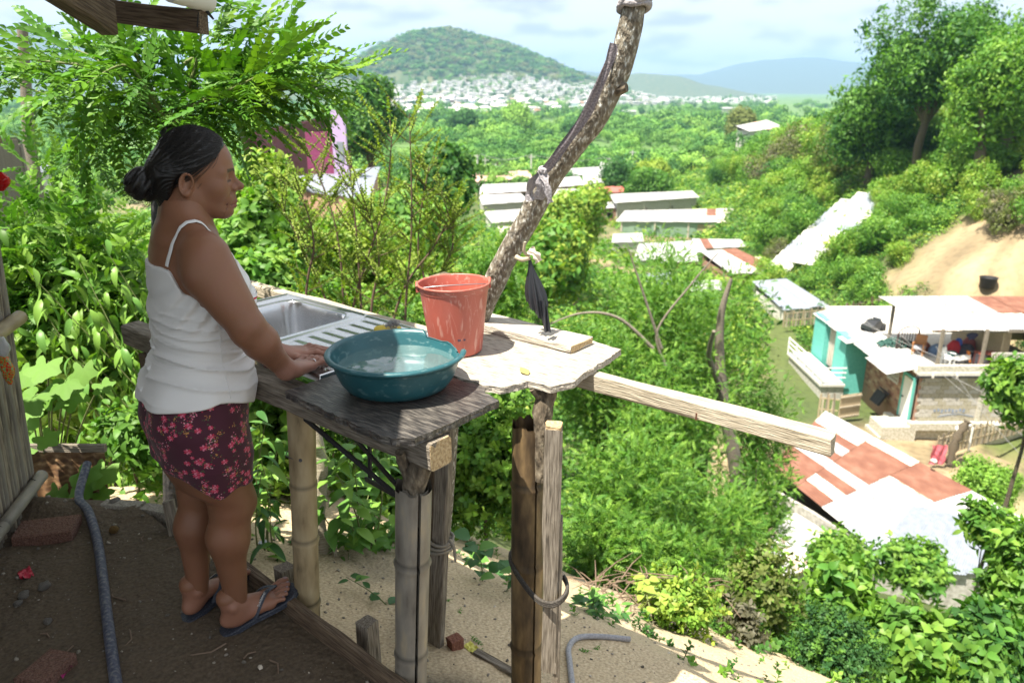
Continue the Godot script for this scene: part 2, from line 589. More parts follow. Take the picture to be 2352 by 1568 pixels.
func build_yard_litter() -> void:
	var stone := noisy([[0.0, lin(0.10, 0.09, 0.08)], [0.5, lin(0.20, 0.185, 0.165)], [1.0, lin(0.33, 0.31, 0.28)]], 0.05, Vector3(6, 6, 6), 0.95, 0.3, 51)
	var peb := pebble_mesh(1)
	# loose grit that nobody could count
	var xfs := []
	var cols := []
	for i in 4200:
		var x := rng.randf_range(-2.6, 1.6)
		var z := rng.randf_range(-3.4, -0.9)
		if z > -0.9 - 0.0 * x:
			continue
		var r := 0.0022 + 0.011 * pow(rng.randf(), 5)
		xfs.append(Transform3D(Basis.from_euler(Vector3(rng.randf() * TAU, rng.randf() * TAU, rng.randf() * TAU)).scaled(Vector3(r, r * 0.8, r)), Vector3(x, near_y(x, z) + r * 0.2, z)))
		var k := rng.randf_range(0.5, 1.5)
		if rng.randf() < 0.06:
			k = 2.6
		cols.append(Color(0.20 * k, 0.18 * k, 0.15 * k))
	var gm := mat(lin(1, 1, 1), 0.95)
	gm.vertex_color_use_as_albedo = true
	var grit := scatter(self, "gravel", peb, gm, xfs, cols)
	tag(grit, "loose grit scattered over the bare earth", "gravel")
	# stones and brick that can be picked out
	var spots := [[265, 1168, 0.035, "angular grey stone by the hose end"], [45, 1400, 0.022, "small round stone on the earth below the bamboo wall"], [105, 1365, 0.03, "rounded grey stone beside the half brick"], [58, 1382, 0.026, "dusty stone in the corner by the cane wall"], [112, 1442, 0.02, "flat pale stone alone on the dark earth"], [330, 1156, 0.03, "grey stone set on the broken concrete kerb"]]
	for s in spots:
		var p := hit_y(s[0], s[1], 0.0)
		solo("stone", s[3], "stone", pebble_mesh(s[0]), stone, Transform3D(Basis(Vector3.UP, s[0]).scaled(Vector3(s[2], s[2], s[2])), Vector3(p.x, near_y(p.x, p.z) + s[2] * 0.25, p.z)))
	var brickm := noisy([[0.0, lin(0.06, 0.03, 0.022)], [0.5, lin(0.14, 0.07, 0.05)], [1.0, lin(0.22, 0.14, 0.11)]], 0.05, Vector3(5, 5, 5), 0.95, 0.6, 52)
	var bp := hit_y(96, 1262, 0.0)
	solo("brick", "dusty half buried brick beside the bamboo wall", "brick", timber(0.2, 0.075, 0.13, 3, 0.003), brickm, Transform3D(Basis(Vector3.UP, 0.25), Vector3(bp.x - 0.1, 0.032, bp.z - 0.03)))
	bp = hit_y(1045, 1505, -0.42)
	solo("brick", "broken red brick corner on the sand under the table", "brick", timber(0.05, 0.04, 0.05, 5, 0.003), noisy([[0.0, lin(0.12, 0.045, 0.03)], [1.0, lin(0.30, 0.13, 0.08)]], 0.05, Vector3(5, 5, 5), 0.95, 0.5, 53), Transform3D(Basis(Vector3.UP, 0.6), Vector3(bp.x - 0.02, near_y(bp.x, bp.z) + 0.018, bp.z)))
	bp = hit_y(95, 1568, 0.0)
	solo("brick", "worn red brick end lying in the dark yard", "brick", timber(0.12, 0.06, 0.10, 8, 0.003), brickm, Transform3D(Basis(Vector3.UP, 1.3), Vector3(bp.x, 0.025, bp.z + 0.05)))
	# husk ball
	var hm := noisy([[0.0, lin(0.10, 0.055, 0.015)], [0.5, lin(0.28, 0.17, 0.05)], [1.0, lin(0.42, 0.29, 0.10)]], 0.06, Vector3(14, 14, 14), 0.95, 0.6, 54)
	var hp := hit_y(264, 1232, 0.0)
	solo("fruit_husk", "dry brown fruit husk lying near the blue hose", "husk", pebble_mesh(77), hm, Transform3D(Basis().scaled(Vector3(0.025, 0.034, 0.025)), Vector3(hp.x, near_y(hp.x, hp.z) + 0.012, hp.z)))
	# wrappers
	for w in [[62, 1338, lin(0.42, 0.02, 0.05), "crumpled red wrapper on the dark yard earth", 0.03, 0.0], [138, 1556, lin(0.30, 0.01, 0.12), "crumpled magenta wrapper by the foot of the hose", 0.03, 0.0], [1083, 1512, lin(0.65, 0.62, 0.12), "yellow and white wrapper on the sand under the table", 0.028, -0.45], [612, 1285, lin(0.62, 0.62, 0.72), "pale lilac paper scrap beyond the edging plank", 0.03, -0.45]]:
		var q := hit_y(w[0], w[1], w[5])
		var b := MB.new()
		b.grid(8, 6, func(i: int, j: int):
			return Vector3((i - 4) * 0.25, 0.35 + 0.5 * n1.get_noise_2d(i * 90 + w[0], j * 90), (j - 3) * 0.22))
		var wm := mat(w[2], 0.35)
		solo("wrapper", w[3], "wrapper", b.done(), wm, Transform3D(Basis(Vector3.UP, w[0]).scaled(Vector3.ONE * w[4]), Vector3(q.x, near_y(q.x, q.z), q.z)))
	# twigs
	for k in 9:
		var tw := [[95, 1470], [170, 1497], [290, 1390], [560, 1520], [620, 1530], [520, 1490], [330, 1255], [380, 1275], [300, 1460]][k] as Array
		var p := hit_y(tw[0], tw[1], 0.0)
		var b := MB.new()
		var a := k * 1.7
		var l := 0.04 + 0.03 * (k % 3)
		b.tube([Vector3(0, 0.004, 0), Vector3(cos(a) * l * 0.5, 0.006, sin(a) * l * 0.5), Vector3(cos(a + 0.4) * l, 0.004, sin(a + 0.4) * l)], [0.003, 0.003, 0.002], 5)
		solo("twig", "dry twig lying on the trodden earth of the yard", "twig", b.done(), M.twig, Transform3D(Basis(), Vector3(p.x, near_y(p.x, p.z), p.z)), "dry twigs on the yard")

# ------------------------------------------------------------------ wash table and what stands on it
func ragged_board(poly: Array, th: float, sd: int, rag: float) -> ArrayMesh:
	# a plank or plywood sheet: outline in (x, z), broken edges, thickness th upward from y = 0
	var ring := []
	for k in poly.size():
		var a: Vector2 = poly[k]
		var c: Vector2 = poly[(k + 1) % poly.size()]
		var n := maxi(2, int((c - a).length() / 0.008))
		for i in n:
			var p := a.lerp(c, float(i) / n)
			var nn := (c - a).normalized().orthogonal()
			p += nn * rag * (n1.get_noise_2d(p.x * 700 + sd * 40, p.y * 700) + 0.9 * n1.get_noise_2d(p.x * 2600, p.y * 2600 + sd * 30))
			ring.append(p)
	var pts := PackedVector2Array(ring)
	var tris := Geometry2D.triangulate_polygon(pts)
	var b := MB.new()
	for side in 2:
		var i0 := b.v.size()
		for p in pts:
			b.vert(Vector3(p.x, th if side else 0.0, p.y), Vector3.UP if side else Vector3.DOWN, p)
		for k in range(0, tris.size(), 3):
			b.tri(i0 + tris[k], i0 + tris[k + 1], i0 + tris[k + 2])
	var mid := Vector2.ZERO
	for p in pts:
		mid += p
	mid /= pts.size()
	var lay := 4
	for k in pts.size():
		var p := pts[k]
		var q := pts[(k + 1) % pts.size()]
		var nn := Vector3(-(q - p).y, 0, (q - p).x).normalized()
		if nn.dot(Vector3(p.x - mid.x, 0, p.y - mid.y)) < 0:
			nn = -nn
		for l in lay:
			var f := func(w: Vector2, h: int) -> Vector3:
				var o := 0.0 if h == 0 or h == lay else rag * 0.55 * n1.get_noise_3d(w.x * 1800, h * 300 + sd * 31, w.y * 1800)
				return Vector3(w.x, th * h / lay, w.y) + nn * o
			b.quad(f.call(p, l), f.call(q, l), f.call(q, l + 1), f.call(p, l + 1))
			var i := b.v.size() - 4
			if b.n[i].dot(nn) < 0:
				for z in 4:
					b.n[i + z] = -b.n[i + z]
	return b.done()

func bamboo(parent: Node, called: String, a: Vector3, c: Vector3, r: float, nodes: Array, m: Material, sd: int, split := 0.0) -> MeshInstance3D:
	# a culm from a (bottom) to c (top) with swollen rings; split > 0 leaves an open slot down one side; local y runs along it
	var l := (c - a).length()
	var y := (c - a) / l
	var x := y.cross(Vector3(0, 0, 1)).normalized()
	var xf := Transform3D(Basis(x, y, x.cross(y)), a)
	var b := MB.new()
	var prof := []
	var n := int(l / 0.012)
	for k in n + 1:
		var h := l * k / n
		var rr := r * (1.0 + 0.02 * sin(h * 5 + sd))
		for q in nodes:
			var d: float = h - q
			rr += r * 0.10 * exp(-pow(d / 0.008, 2)) - r * 0.05 * exp(-pow((d - 0.014) / 0.006, 2))
		prof.append(Vector2(rr, h))
	if split <= 0.0:
		b.lathe(prof, 28)
		var top := []
		for w in 28:
			top.append(Vector3(cos(TAU * w / 28) * (r - 0.009), l, sin(TAU * w / 28) * (r - 0.009)))
		var inner := [Vector2(r, l), Vector2(r - 0.009, l), Vector2(r - 0.009, l - 0.08), Vector2(0.0, l - 0.08)]
		b.lathe(inner, 28)
	else:
		var sides := 36
		for wall in 2:
			var off := -0.009 if wall else 0.0
			b.grid(sides, prof.size() - 1, func(i: int, j: int):
				var w := 1.12 + split + (TAU - 2.0 * split) * i / sides
				var rr: float = prof[j].x + off
				var yy: float = prof[j].y
				if j == prof.size() - 1:
					yy -= 0.05 * maxf(0.0, n1.get_noise_2d(sin(w) * 120 + sd * 9, cos(w) * 120) + 0.25)
				return Vector3(cos(w) * rr, yy, sin(w) * rr))
			for i in range(b.v.size() - (sides + 1) * prof.size(), b.v.size()):
				var o := Vector3(b.v[i].x, 0, b.v[i].z)
				if b.n[i].dot(o) * (-1.0 if wall else 1.0) < 0:
					b.n[i] = -b.n[i]
	for i in b.v.size():
		var k := 1.0
		for q in nodes:
			var d: float = b.v[i].y - q
			k = minf(k, 1.0 - 0.75 * exp(-pow((d - 0.010) / 0.005, 2)))
		b.c[i] = Color(k, k, k)
	return part(parent, called, b.done(), m, xf)

func plane_t(u: float, v: float, t: float) -> Vector3:
	var d := ray(u, v)
	var k := (O + E2 * t - Vector3(EYE.x, 0, EYE.z)).dot(E2) / d.dot(E2)
	return EYE + d * k

func timber_between(parent: Node, called: String, a: Vector3, c: Vector3, h: float, w: float, m: Material, sd: int, up := Vector3.UP, rough := 0.002, bow := 0.0) -> MeshInstance3D:
	return part(parent, called, timber((c - a).length(), h, w, sd, rough, 0.0, bow), m, timber_xf(a, c, up))

func build_table() -> void:
	var t := thing("wash_table", "rough wash table of weathered boards on bamboo posts and long beams", "table")
	var wet := noisy([[0.0, lin(0.016, 0.015, 0.015)], [0.3, lin(0.038, 0.035, 0.034)], [0.5, lin(0.062, 0.057, 0.053)], [0.7, lin(0.10, 0.091, 0.082)], [0.88, lin(0.18, 0.165, 0.145)], [1.0, lin(0.30, 0.28, 0.245)]], 0.012, Vector3(2.2, 9, 13), 0.38, 0.16, 61, false, 7)
	var dry := noisy([[0.0, lin(0.08, 0.07, 0.06)], [0.25, lin(0.24, 0.215, 0.185)], [0.45, lin(0.34, 0.31, 0.265)], [1.0, lin(0.45, 0.415, 0.36)]], 0.012, Vector3(2.2, 9, 13), 0.92, 0.2, 62, false, 7)
	var bs := Transform3D(Basis(E1, Vector3.UP, -E2), O)
	var pa := []
	for q in [[0.047, -0.035], [0.20, -0.048], [0.376, -0.058], [0.50, -0.058], [0.542, -0.023], [0.547, 0.112], [0.548, 0.278], [0.487, 0.296], [0.46, 0.328], [0.065, 0.328]]:
		pa.append(Vector2(q[0], -q[1]))
	part(t, "board", ragged_board(pa, 0.02, 3, 0.006), wet, bs.translated(Vector3(0, 0.813, 0))).set_meta("label", "dark wet plywood sheet with broken front edge")
	var pb := []
	for q in [[0.065, 0.336], [0.465, 0.336], [0.50, 0.36], [0.527, 0.435], [0.599, 0.443], [0.625, 0.507], [0.605, 0.70], [0.588, 0.842], [0.441, 0.861], [0.298, 0.841], [0.144, 0.824], [0.065, 0.80]]:
		pb.append(Vector2(q[0], -q[1]))
	part(t, "board", ragged_board(pb, 0.02, 9, 0.007), dry, bs.translated(Vector3(0, 0.815, 0))).set_meta("label", "sun bleached plywood sheet with splintered edges")
	timber_between(t, "beam", tp(-1.45, 0.665, 0.788), tp(1.30, 0.665, 0.786), 0.052, 0.045, M.wood_pale, 11, Vector3.UP, 0.003)
	timber_between(t, "beam", tp(-1.0, 0.05, 0.772), tp(0.555, 0.048, 0.770), 0.076, 0.075, M.wood_grey, 12, Vector3.UP, 0.0025)
	part(t, "sawn_end", timber(0.006, 0.074, 0.073, 4, 0.001), M.wood_cut, timber_xf(tp(0.551, 0.048, 0.770), tp(0.6, 0.048, 0.770)))
	timber_between(t, "cross_beam", tp(-0.06, 0.09, 0.70), tp(-0.06, 0.63, 0.70), 0.06, 0.05, M.wood_brown, 14)
	timber_between(t, "cross_beam", tp(-0.85, 0.0, 0.70), tp(-0.85, 0.70, 0.70), 0.06, 0.05, M.wood_brown, 15)
	# bamboo culms
	var lb_top := plane_t(690, 915, 0.075)
	var lb_bot := plane_t(698, 1470, 0.09)
	bamboo(t, "bamboo_post", lb_bot - Vector3(0, 0.28, 0), lb_top, 0.041, [0.18, 0.47, 0.72, 0.93], M.bamboo_tan, 1)
	var mb_top := plane_t(950, 1110, 0.03)
	var mb_bot := plane_t(928, 1600, 0.05)
	bamboo(t, "bamboo_post", mb_bot - Vector3(0, 0.35, 0), mb_top, 0.046, [0.12, 0.55, 0.86], M.bamboo_grey, 2, 0.09)
	var rb_top := plane_t(1215, 968, 0.47)
	var rb_bot := plane_t(1207, 1600, 0.47)
	bamboo(t, "bamboo_post", rb_bot - Vector3(0, 0.45, 0), rb_top, 0.05, [0.3, 0.66, 0.97, 1.25], M.bamboo_dark, 3, 0.06)
	# forked branches standing in the culms
	var fork := MB.new()
	var f0 := plane_t(952, 1200, 0.03)
	var f1 := plane_t(950, 1120, 0.03)
	fork.tube([f0, f1, plane_t(962, 1078, 0.03), plane_t(975, 1050, 0.05)], [0.028, 0.03, 0.031, 0.03], 12)
	fork.tube([f1, plane_t(938, 1085, 0.02), plane_t(922, 1055, 0.0), plane_t(918, 1038, -0.01)], [0.02, 0.018, 0.014, 0.012], 10)
	part(t, "forked_branch", fork.done(), M.bark)
	var fr := MB.new()
	fr.tube(spline([plane_t(1248, 1100, 0.47), plane_t(1250, 1000, 0.47), plane_t(1246, 950, 0.47), plane_t(1256, 900, 0.49), plane_t(1257, 882, 0.49)], 14), [0.028, 0.028, 0.03, 0.029, 0.03, 0.028, 0.027, 0.031, 0.029, 0.028, 0.031, 0.03, 0.032, 0.034, 0.036], 14)
	fr.tube([plane_t(1238, 910, 0.46), plane_t(1222, 893, 0.44)], [0.012, 0.009], 8)
	part(t, "forked_branch", fr.done(), M.bark)
	# squared stake lashed to the dark culm, with a thinner board behind it
	timber_between(t, "stake", plane_t(1262, 1535, 0.405), plane_t(1272, 982, 0.405), 0.046, 0.046, M.wood_grey, 21, E1 + E2 * 0.6, 0.003)
	timber_between(t, "stake", plane_t(1276, 1660, 0.42), plane_t(1284, 1190, 0.43), 0.02, 0.05, M.wood_grey, 22, E1 + E2 * 0.6, 0.002)
	part(t, "sawn_end", timber(0.012, 0.043, 0.043, 6, 0.003), M.wood_cut, timber_xf(plane_t(1272, 984, 0.405), plane_t(1272, 960, 0.405), E1 + E2 * 0.6))
	# far leg: two boards tied with rag
	timber_between(t, "post", plane_t(1000, 1500, 0.53), plane_t(1028, 900, 0.53), 0.03, 0.062, M.wood_grey, 23, -E2, 0.003)
	timber_between(t, "post", plane_t(985, 1480, 0.56), plane_t(1003, 900, 0.56), 0.045, 0.04, M.wood_brown, 24, -E2, 0.002)
	var rag := MB.new()
	for k in 3:
		var y0 := plane_t(1005, 1238 + k * 10, 0.53)
		var ring := []
		var rr := []
		for j in 17:
			var a := TAU * j / 16
			ring.append(y0 + E1 * cos(a) * 0.05 + E2 * (sin(a) * 0.045 + 0.012) + Vector3(0, 0.006 * sin(a * 2 + k), 0))
			rr.append(0.0065)
		rag.tube(ring, rr, 6, false)
	rag.tube(spline([plane_t(1032, 1240, 0.50), plane_t(1042, 1255, 0.5), plane_t(1046, 1290, 0.5)], 6), [0.008, 0.007, 0.007, 0.006, 0.006, 0.005, 0.004], 6)
	part(t, "rag_tie", rag.done(), M.bamboo_grey)
	# black iron struts
	for s in [[668, 935, 0.06, 915, 1140, 0.06], [795, 985, 0.2, 915, 1118, 0.1], [848, 1005, 0.3, 850, 1110, 0.3], [840, 1100, 0.2, 918, 1142, 0.08]]:
		timber_between(t, "iron_strut", plane_t(s[0], s[1], s[2]), plane_t(s[3], s[4], s[5]), 0.014, 0.008, M.dark, s[0], Vector3.UP, 0.0)
	# rubber strap round stake and culm
	var st := MB.new()
	var pth := spline([plane_t(1178, 1262, 0.5), plane_t(1172, 1285, 0.44), plane_t(1195, 1330, 0.40), plane_t(1235, 1378, 0.375), plane_t(1270, 1388, 0.37), plane_t(1298, 1368, 0.40), plane_t(1302, 1340, 0.46), plane_t(1280, 1312, 0.52), plane_t(1220, 1290, 0.545), plane_t(1178, 1262, 0.5)], 40)
	for k in 3:
		var pk := []
		var rk := []
		for p in pth:
			pk.append(p + Vector3(0, 0.006 * (k - 1), 0))
			rk.append(0.0055)
		st.tube(pk, rk, 6, false)
	part(t, "strap", st.done(), M.strap)
	# wire ring with a nail round the tan culm
	var wr := MB.new()
	var c0 := plane_t(690, 1040, 0.078)
	var ring2 := []
	for j in 25:
		ring2.append(c0 + Vector3(cos(TAU * j / 24) * 0.0435, 0.002 * sin(j), sin(TAU * j / 24) * 0.0435))
	var r25 := []
	r25.resize(25)
	r25.fill(0.0016)
	wr.tube(ring2, r25, 5, false)
	wr.tube([c0 + Vector3(0.01, 0, 0.04), c0 + Vector3(0.013, 0, 0.052)], [0.006, 0.005], 8)
	part(t, "wire_ring", wr.done(), mat(lin(0.12, 0.12, 0.13), 0.5, 0.6))
	part(t, "nail", box_mesh(Vector3(0.004, 0.02, 0.004)), mat(lin(0.12, 0.05, 0.03), 0.7), Transform3D(Basis(), tp(0.95, 0.634, 0.775)))

	build_sink()
	# loose plank
	var lp := noisy([[0.0, lin(0.16, 0.14, 0.115)], [0.4, lin(0.40, 0.365, 0.31)], [1.0, lin(0.60, 0.56, 0.48)]], 0.014, Vector3(1.3, 17, 17), 0.92, 0.3, 63, false, 6)
	var plank := thing("plank", "short pale plank lying loose on the bleached board", "plank", tp(-0.06, 0.765, 0.849))
	part(plank, "plank_body", timber(0.55, 0.024, 0.125, 31, 0.0025), lp, Transform3D(Basis(Vector3.UP, atan2(-E1.z, E1.x)), Vector3.ZERO))
	part(plank, "sawn_end", timber(0.004, 0.02, 0.118, 32, 0.002), M.wood_cut, Transform3D(Basis(Vector3.UP, atan2(-E1.z, E1.x)), E1 * 0.5475))
	build_basin()
	build_bucket()
	build_scourers()
	# a fallen leaf
	var lf := leaf_mesh(0.05, 0.028, 0.25, -0.3, 4)
	var lm := mat(lin(0.35, 0.30, 0.09), 0.6)
	solo("fallen_leaf", "curled yellow leaf on the bleached table board", "leaf", lf, lm, Transform3D(Basis(Vector3.UP, 2.0), tp(0.50, 0.47, 0.838)))

func build_sink() -> void:
	var steel := mat(lin(0.62, 0.63, 0.65), 0.22, 1.0)
	steel.roughness = 0.27
	var s := thing("steel_sink", "stainless steel sink with deep bowl and ribbed drainboard", "sink", O)
	var b := MB.new()
	var s0 := -0.82
	var s1 := 0.045
	var t0 := 0.085
	var t1 := 0.60
	var nu := 176
	var nv := 106
	b.grid(nu, nv, func(i: int, j: int):
		var a := s0 + (s1 - s0) * i / nu
		var c := t0 + (t1 - t0) * j / nv
		var y := 0.836
		var q := Vector2(absf(a + 0.555), absf(c - 0.37)) - Vector2(0.185, 0.195) + Vector2(0.07, 0.07)
		var d := Vector2(maxf(q.x, 0), maxf(q.y, 0)).length() + minf(maxf(q.x, q.y), 0.0) - 0.07
		y -= 0.15 * smoothstep(0.0, -0.03, d)
		y -= 0.004 * smoothstep(0.02, 0.0, d)
		if a > -0.33:
			var k := fmod((c - 0.115) / 0.057, 1.0)
			if c > 0.13 and c < 0.57:
				y += 0.0045 * smoothstep(0.16, 0.05, absf(k - 0.5)) * smoothstep(-0.32, -0.28, a) * smoothstep(0.03, -0.01, a)
			y -= 0.003
		var e := minf(minf(a - s0, s1 - a), minf(c - t0, t1 - c))
		y += 0.006 * exp(-pow((e - 0.012) / 0.006, 2))
		y -= 0.012 * smoothstep(0.006, 0.0, e)
		var p := E1 * a + E2 * c
		return Vector3(p.x, y, p.z))
	for i in b.n.size():
		if b.n[i].y < 0:
			b.n[i] = -b.n[i]
	part(s, "sink_top", b.done(), steel)
	var dr := MB.new()
	dr.lathe([Vector2(0.0, 0.002), Vector2(0.02, 0.002), Vector2(0.026, 0.006), Vector2(0.036, 0.006), Vector2(0.038, 0.0)], 24)
	var dp := E1 * -0.555 + E2 * 0.37
	part(s, "drain", dr.done(), mat(lin(0.4, 0.4, 0.42), 0.3, 1.0), Transform3D(Basis(), Vector3(dp.x, 0.684, dp.z)))
	# water drops left on the drainboard
	var drop := MB.new()
	drop.lathe([Vector2(0.001, 0.5), Vector2(0.5, 0.42), Vector2(0.85, 0.2), Vector2(1.0, 0.0)], 10)
	var xfs := []
	for i in 140:
		var p := E1 * rng.randf_range(-0.31, 0.0) + E2 * rng.randf_range(0.12, 0.58)
		var r := rng.randf_range(0.0015, 0.006)
		xfs.append(Transform3D(Basis(Vector3.UP, rng.randf() * TAU).scaled(Vector3(r * rng.randf_range(1, 2.2), r * 0.5, r)), Vector3(p.x, 0.8335, p.z)))
	var wm := mat(lin(0.9, 0.9, 0.9), 0.03)
	wm.transparency = BaseMaterial3D.TRANSPARENCY_ALPHA
	wm.albedo_color.a = 0.15
	scatter(s, "water_drops", drop.done(), wm, xfs, [])

func build_basin() -> void:
	var at := tp(0.262, 0.185, 0.838)
	var o := thing("wash_basin", "broken rimmed teal plastic basin holding cloudy water", "basin", at)
	var teal := scuffed(lin(0.017, 0.088, 0.106), lin(0.16, 0.26, 0.27), 3, 130, 0.36)
	var b := MB.new()
	var R := 0.182
	var out := [Vector2(0.0, 0.0), Vector2(0.125, 0.0), Vector2(0.142, 0.006), Vector2(0.156, 0.025), Vector2(0.166, 0.05), Vector2(0.174, 0.074), Vector2(R - 0.003, 0.090)]
	var lip := [Vector2(R + 0.004, 0.088), Vector2(R + 0.010, 0.092), Vector2(R + 0.0115, 0.098), Vector2(R + 0.006, 0.103), Vector2(R - 0.002, 0.102), Vector2(R - 0.0065, 0.094)]
	var ins := [Vector2(R - 0.008, 0.088), Vector2(0.169, 0.072), Vector2(0.160, 0.048), Vector2(0.150, 0.023), Vector2(0.138, 0.010), Vector2(0.12, 0.005), Vector2(0.0, 0.005)]
	var prof := out + lip + ins
	var sides := 144
	# broken arc: towards the bucket and the stake the rolled lip is gone and the wall is chipped low
	var a0 := atan2(-0.05, 0.25)
	b.grid(sides, prof.size() - 1, func(i: int, j: int):
		var w := TAU * (i % sides) / sides
		var dw := wrapf(w - a0, -PI, PI)
		var p: Vector2 = prof[j]
		var gone := smoothstep(0.62, 0.50, absf(dw + 0.45))
		if gone > 0.0 and p.y > 0.062:
			var cap := 0.084 - 0.018 * smoothstep(0.05, 0.42, dw + 0.5) + 0.008 * n1.get_noise_1d(i * 12.0)
			p.y = lerpf(p.y, minf(p.y, cap), gone)
			if j >= out.size() and j < out.size() + lip.size():
				p.x = lerpf(p.x, R - 0.005 - 0.001 * (j - out.size()), gone)
		return Vector3(cos(w) * p.x, p.y, sin(w) * p.x))
	# smooth normals must face out below the lip and in above it
	for i in b.n.size():
		var j := i / (sides + 1)
		var radial := Vector3(b.v[i].x, 0, b.v[i].z).normalized()
		var want := radial if j < out.size() else (b.v[i] - radial * (R + 0.002) - Vector3(0, 0.095, 0) if j < out.size() + lip.size() else -radial + Vector3.UP)
		if j < 2:
			want = Vector3.DOWN
		if b.n[i].dot(want) < 0:
			b.n[i] = -b.n[i]
	part(o, "basin_body", b.done(), teal)
	var w := MB.new()
	w.grid(48, 8, func(i: int, j: int):
		var a := TAU * (i % 48) / 48
		var r := 0.1635 * j / 8.0
		return Vector3(cos(a) * r, 0.060 + 0.0007 * n1.get_noise_2d(cos(a) * r * 2500, sin(a) * r * 2500), sin(a) * r))
	for i in w.n.size():
		if w.n[i].y < 0:
			w.n[i] = -w.n[i]
		if w.n[i].length() < 0.5:
			w.n[i] = Vector3.UP
	var wm := mat(lin(0.25, 0.42, 0.42), 0.03)
	wm.transparency = BaseMaterial3D.TRANSPARENCY_ALPHA
	wm.albedo_color.a = 0.22
	part(o, "water", w.done(), wm)

func build_bucket() -> void:
	var at := tp(0.188, 0.507, 0.8365)
	var o := thing("bucket", "scratched coral red plastic bucket with wire handle", "bucket", at)
	o.rotation.z = 0.02
	o.scale = Vector3(0.97, 1.0, 0.97)
	var red := scuffed(lin(0.41, 0.105, 0.077), lin(0.66, 0.42, 0.36), 7, 260, 0.42)
	var b := MB.new()
	b.lathe([Vector2(0.0, 0.0), Vector2(0.078, 0.0), Vector2(0.083, 0.004), Vector2(0.098, 0.12), Vector2(0.1085, 0.196), Vector2(0.1105, 0.198), Vector2(0.1125, 0.212), Vector2(0.117, 0.216), Vector2(0.1165, 0.2205), Vector2(0.1125, 0.221), Vector2(0.1095, 0.217), Vector2(0.1055, 0.185), Vector2(0.095, 0.115), Vector2(0.0805, 0.008), Vector2(0.076, 0.004), Vector2(0.0, 0.004)], 64)
	part(o, "bucket_body", b.done(), red)
	var ax := Vector3(0.985, 0, -0.17)
	var wire := MB.new()
	var pts := []
	var side := Vector3(0.17, 0, 0.985)
	for k in 21:
		var a := PI * k / 20.0
		var p := -ax * cos(a) * 0.1145 + side * sin(a) * 0.030 + Vector3(0, 0.205 + 0.012 * sin(a), 0)
		pts.append(p)
	var rr := []
	rr.resize(21)
	rr.fill(0.0018)
	wire.tube(pts, rr, 6)
	part(o, "handle", wire.done(), mat(lin(0.35, 0.35, 0.37), 0.35, 0.9))
	for sgn in [-1, 1]:
		var ear := MB.new()
		ear.box(Vector3.ZERO, Vector3(0.008, 0.024, 0.02))
		ear.tube([Vector3(0, 0.006, -0.012), Vector3(0, 0.016, 0.0), Vector3(0, 0.006, 0.012)], [0.005, 0.006, 0.005], 8)
		part(o, "handle_lug", ear.done(), red, Transform3D(Basis(), ax * 0.1145 * sgn + Vector3(0, 0.208, 0)))
	# faded stamp on its side
	var st := MB.new()
	for k in 5:
		var w := 1.42 - 0.035 * k - (0.1 if k > 2 else 0.0)
		st.box(Vector3(cos(w) * 0.0895, 0.060, sin(w) * 0.0895), Vector3(0.002, 0.007, 0.0035), Basis(Vector3.UP, -w + PI / 2 + PI / 2))
	part(o, "stamp", st.done(), mat(lin(0.06, 0.04, 0.07), 0.7))

func build_scourers() -> void:
	var p := tp(-0.105, 0.50, 0.834)
	var sp := MB.new()
	sp.lathe([Vector2(0, 0), Vector2(0.034, 0.0), Vector2(0.037, 0.006), Vector2(0.034, 0.014), Vector2(0, 0.016)], 24)
	solo("dish_sponge", "flat yellow sponge on the sink drainboard behind the basin", "sponge", sp.done(), noisy([[0.0, lin(0.5, 0.36, 0.03)], [1.0, lin(0.72, 0.6, 0.12)]], 0.08, Vector3(12, 12, 12), 0.95, 0.3, 66), Transform3D(Basis().scaled(Vector3(1.3, 1, 0.9)), p - E1 * 0.03 + E2 * 0.012))
	var w := MB.new()
	for k in 46:
		var a := rng.randf() * TAU
		var e := rng.randf_range(-0.3, 1.4)
		var c := Vector3(cos(a) * cos(e), sin(e), sin(a) * cos(e)) * rng.randf_range(0.35, 0.9)
		var ax := Vector3(rng.randfn(), rng.randfn(), rng.randfn()).normalized()
		var q := ax.cross(Vector3(0.3, 0.9, 0.2)).normalized()
		var ring := []
		var rr := []
		for j in 11:
			var th := TAU * j / 10
			ring.append((c * 0.024 + (q * cos(th) + ax.cross(q) * sin(th)) * 0.009) * Vector3(1.15, 0.75, 1.0))
			rr.append(0.0009)
		w.tube(ring, rr, 4, false)
	solo("steel_wool", "ball of curly steel wool lying on the yellow sponge", "scourer", w.done(), mat(lin(0.32, 0.32, 0.33), 0.3, 0.9), Transform3D(Basis(), p + Vector3(0, 0.031, 0) + E1 * 0.012))

# ------------------------------------------------------------------ leaning pole, roof edge, cane wall, hoses, edging
func rough_tube(path: Array, rad: Array, sides: int, amp: float, fr: float, sd: int) -> ArrayMesh:
	var b := MB.new()
	b.tube(path, rad, sides)
	for i in b.v.size():
		var p := b.v[i]
		var d := n1.get_noise_3d(p.x * fr + sd * 17, p.y * fr, p.z * fr) + 0.5 * n1.get_noise_3d(p.x * fr * 3, p.y * fr * 3 + sd, p.z * fr * 3)
		b.v[i] = p + b.n[i] * d * amp
	return b.done()

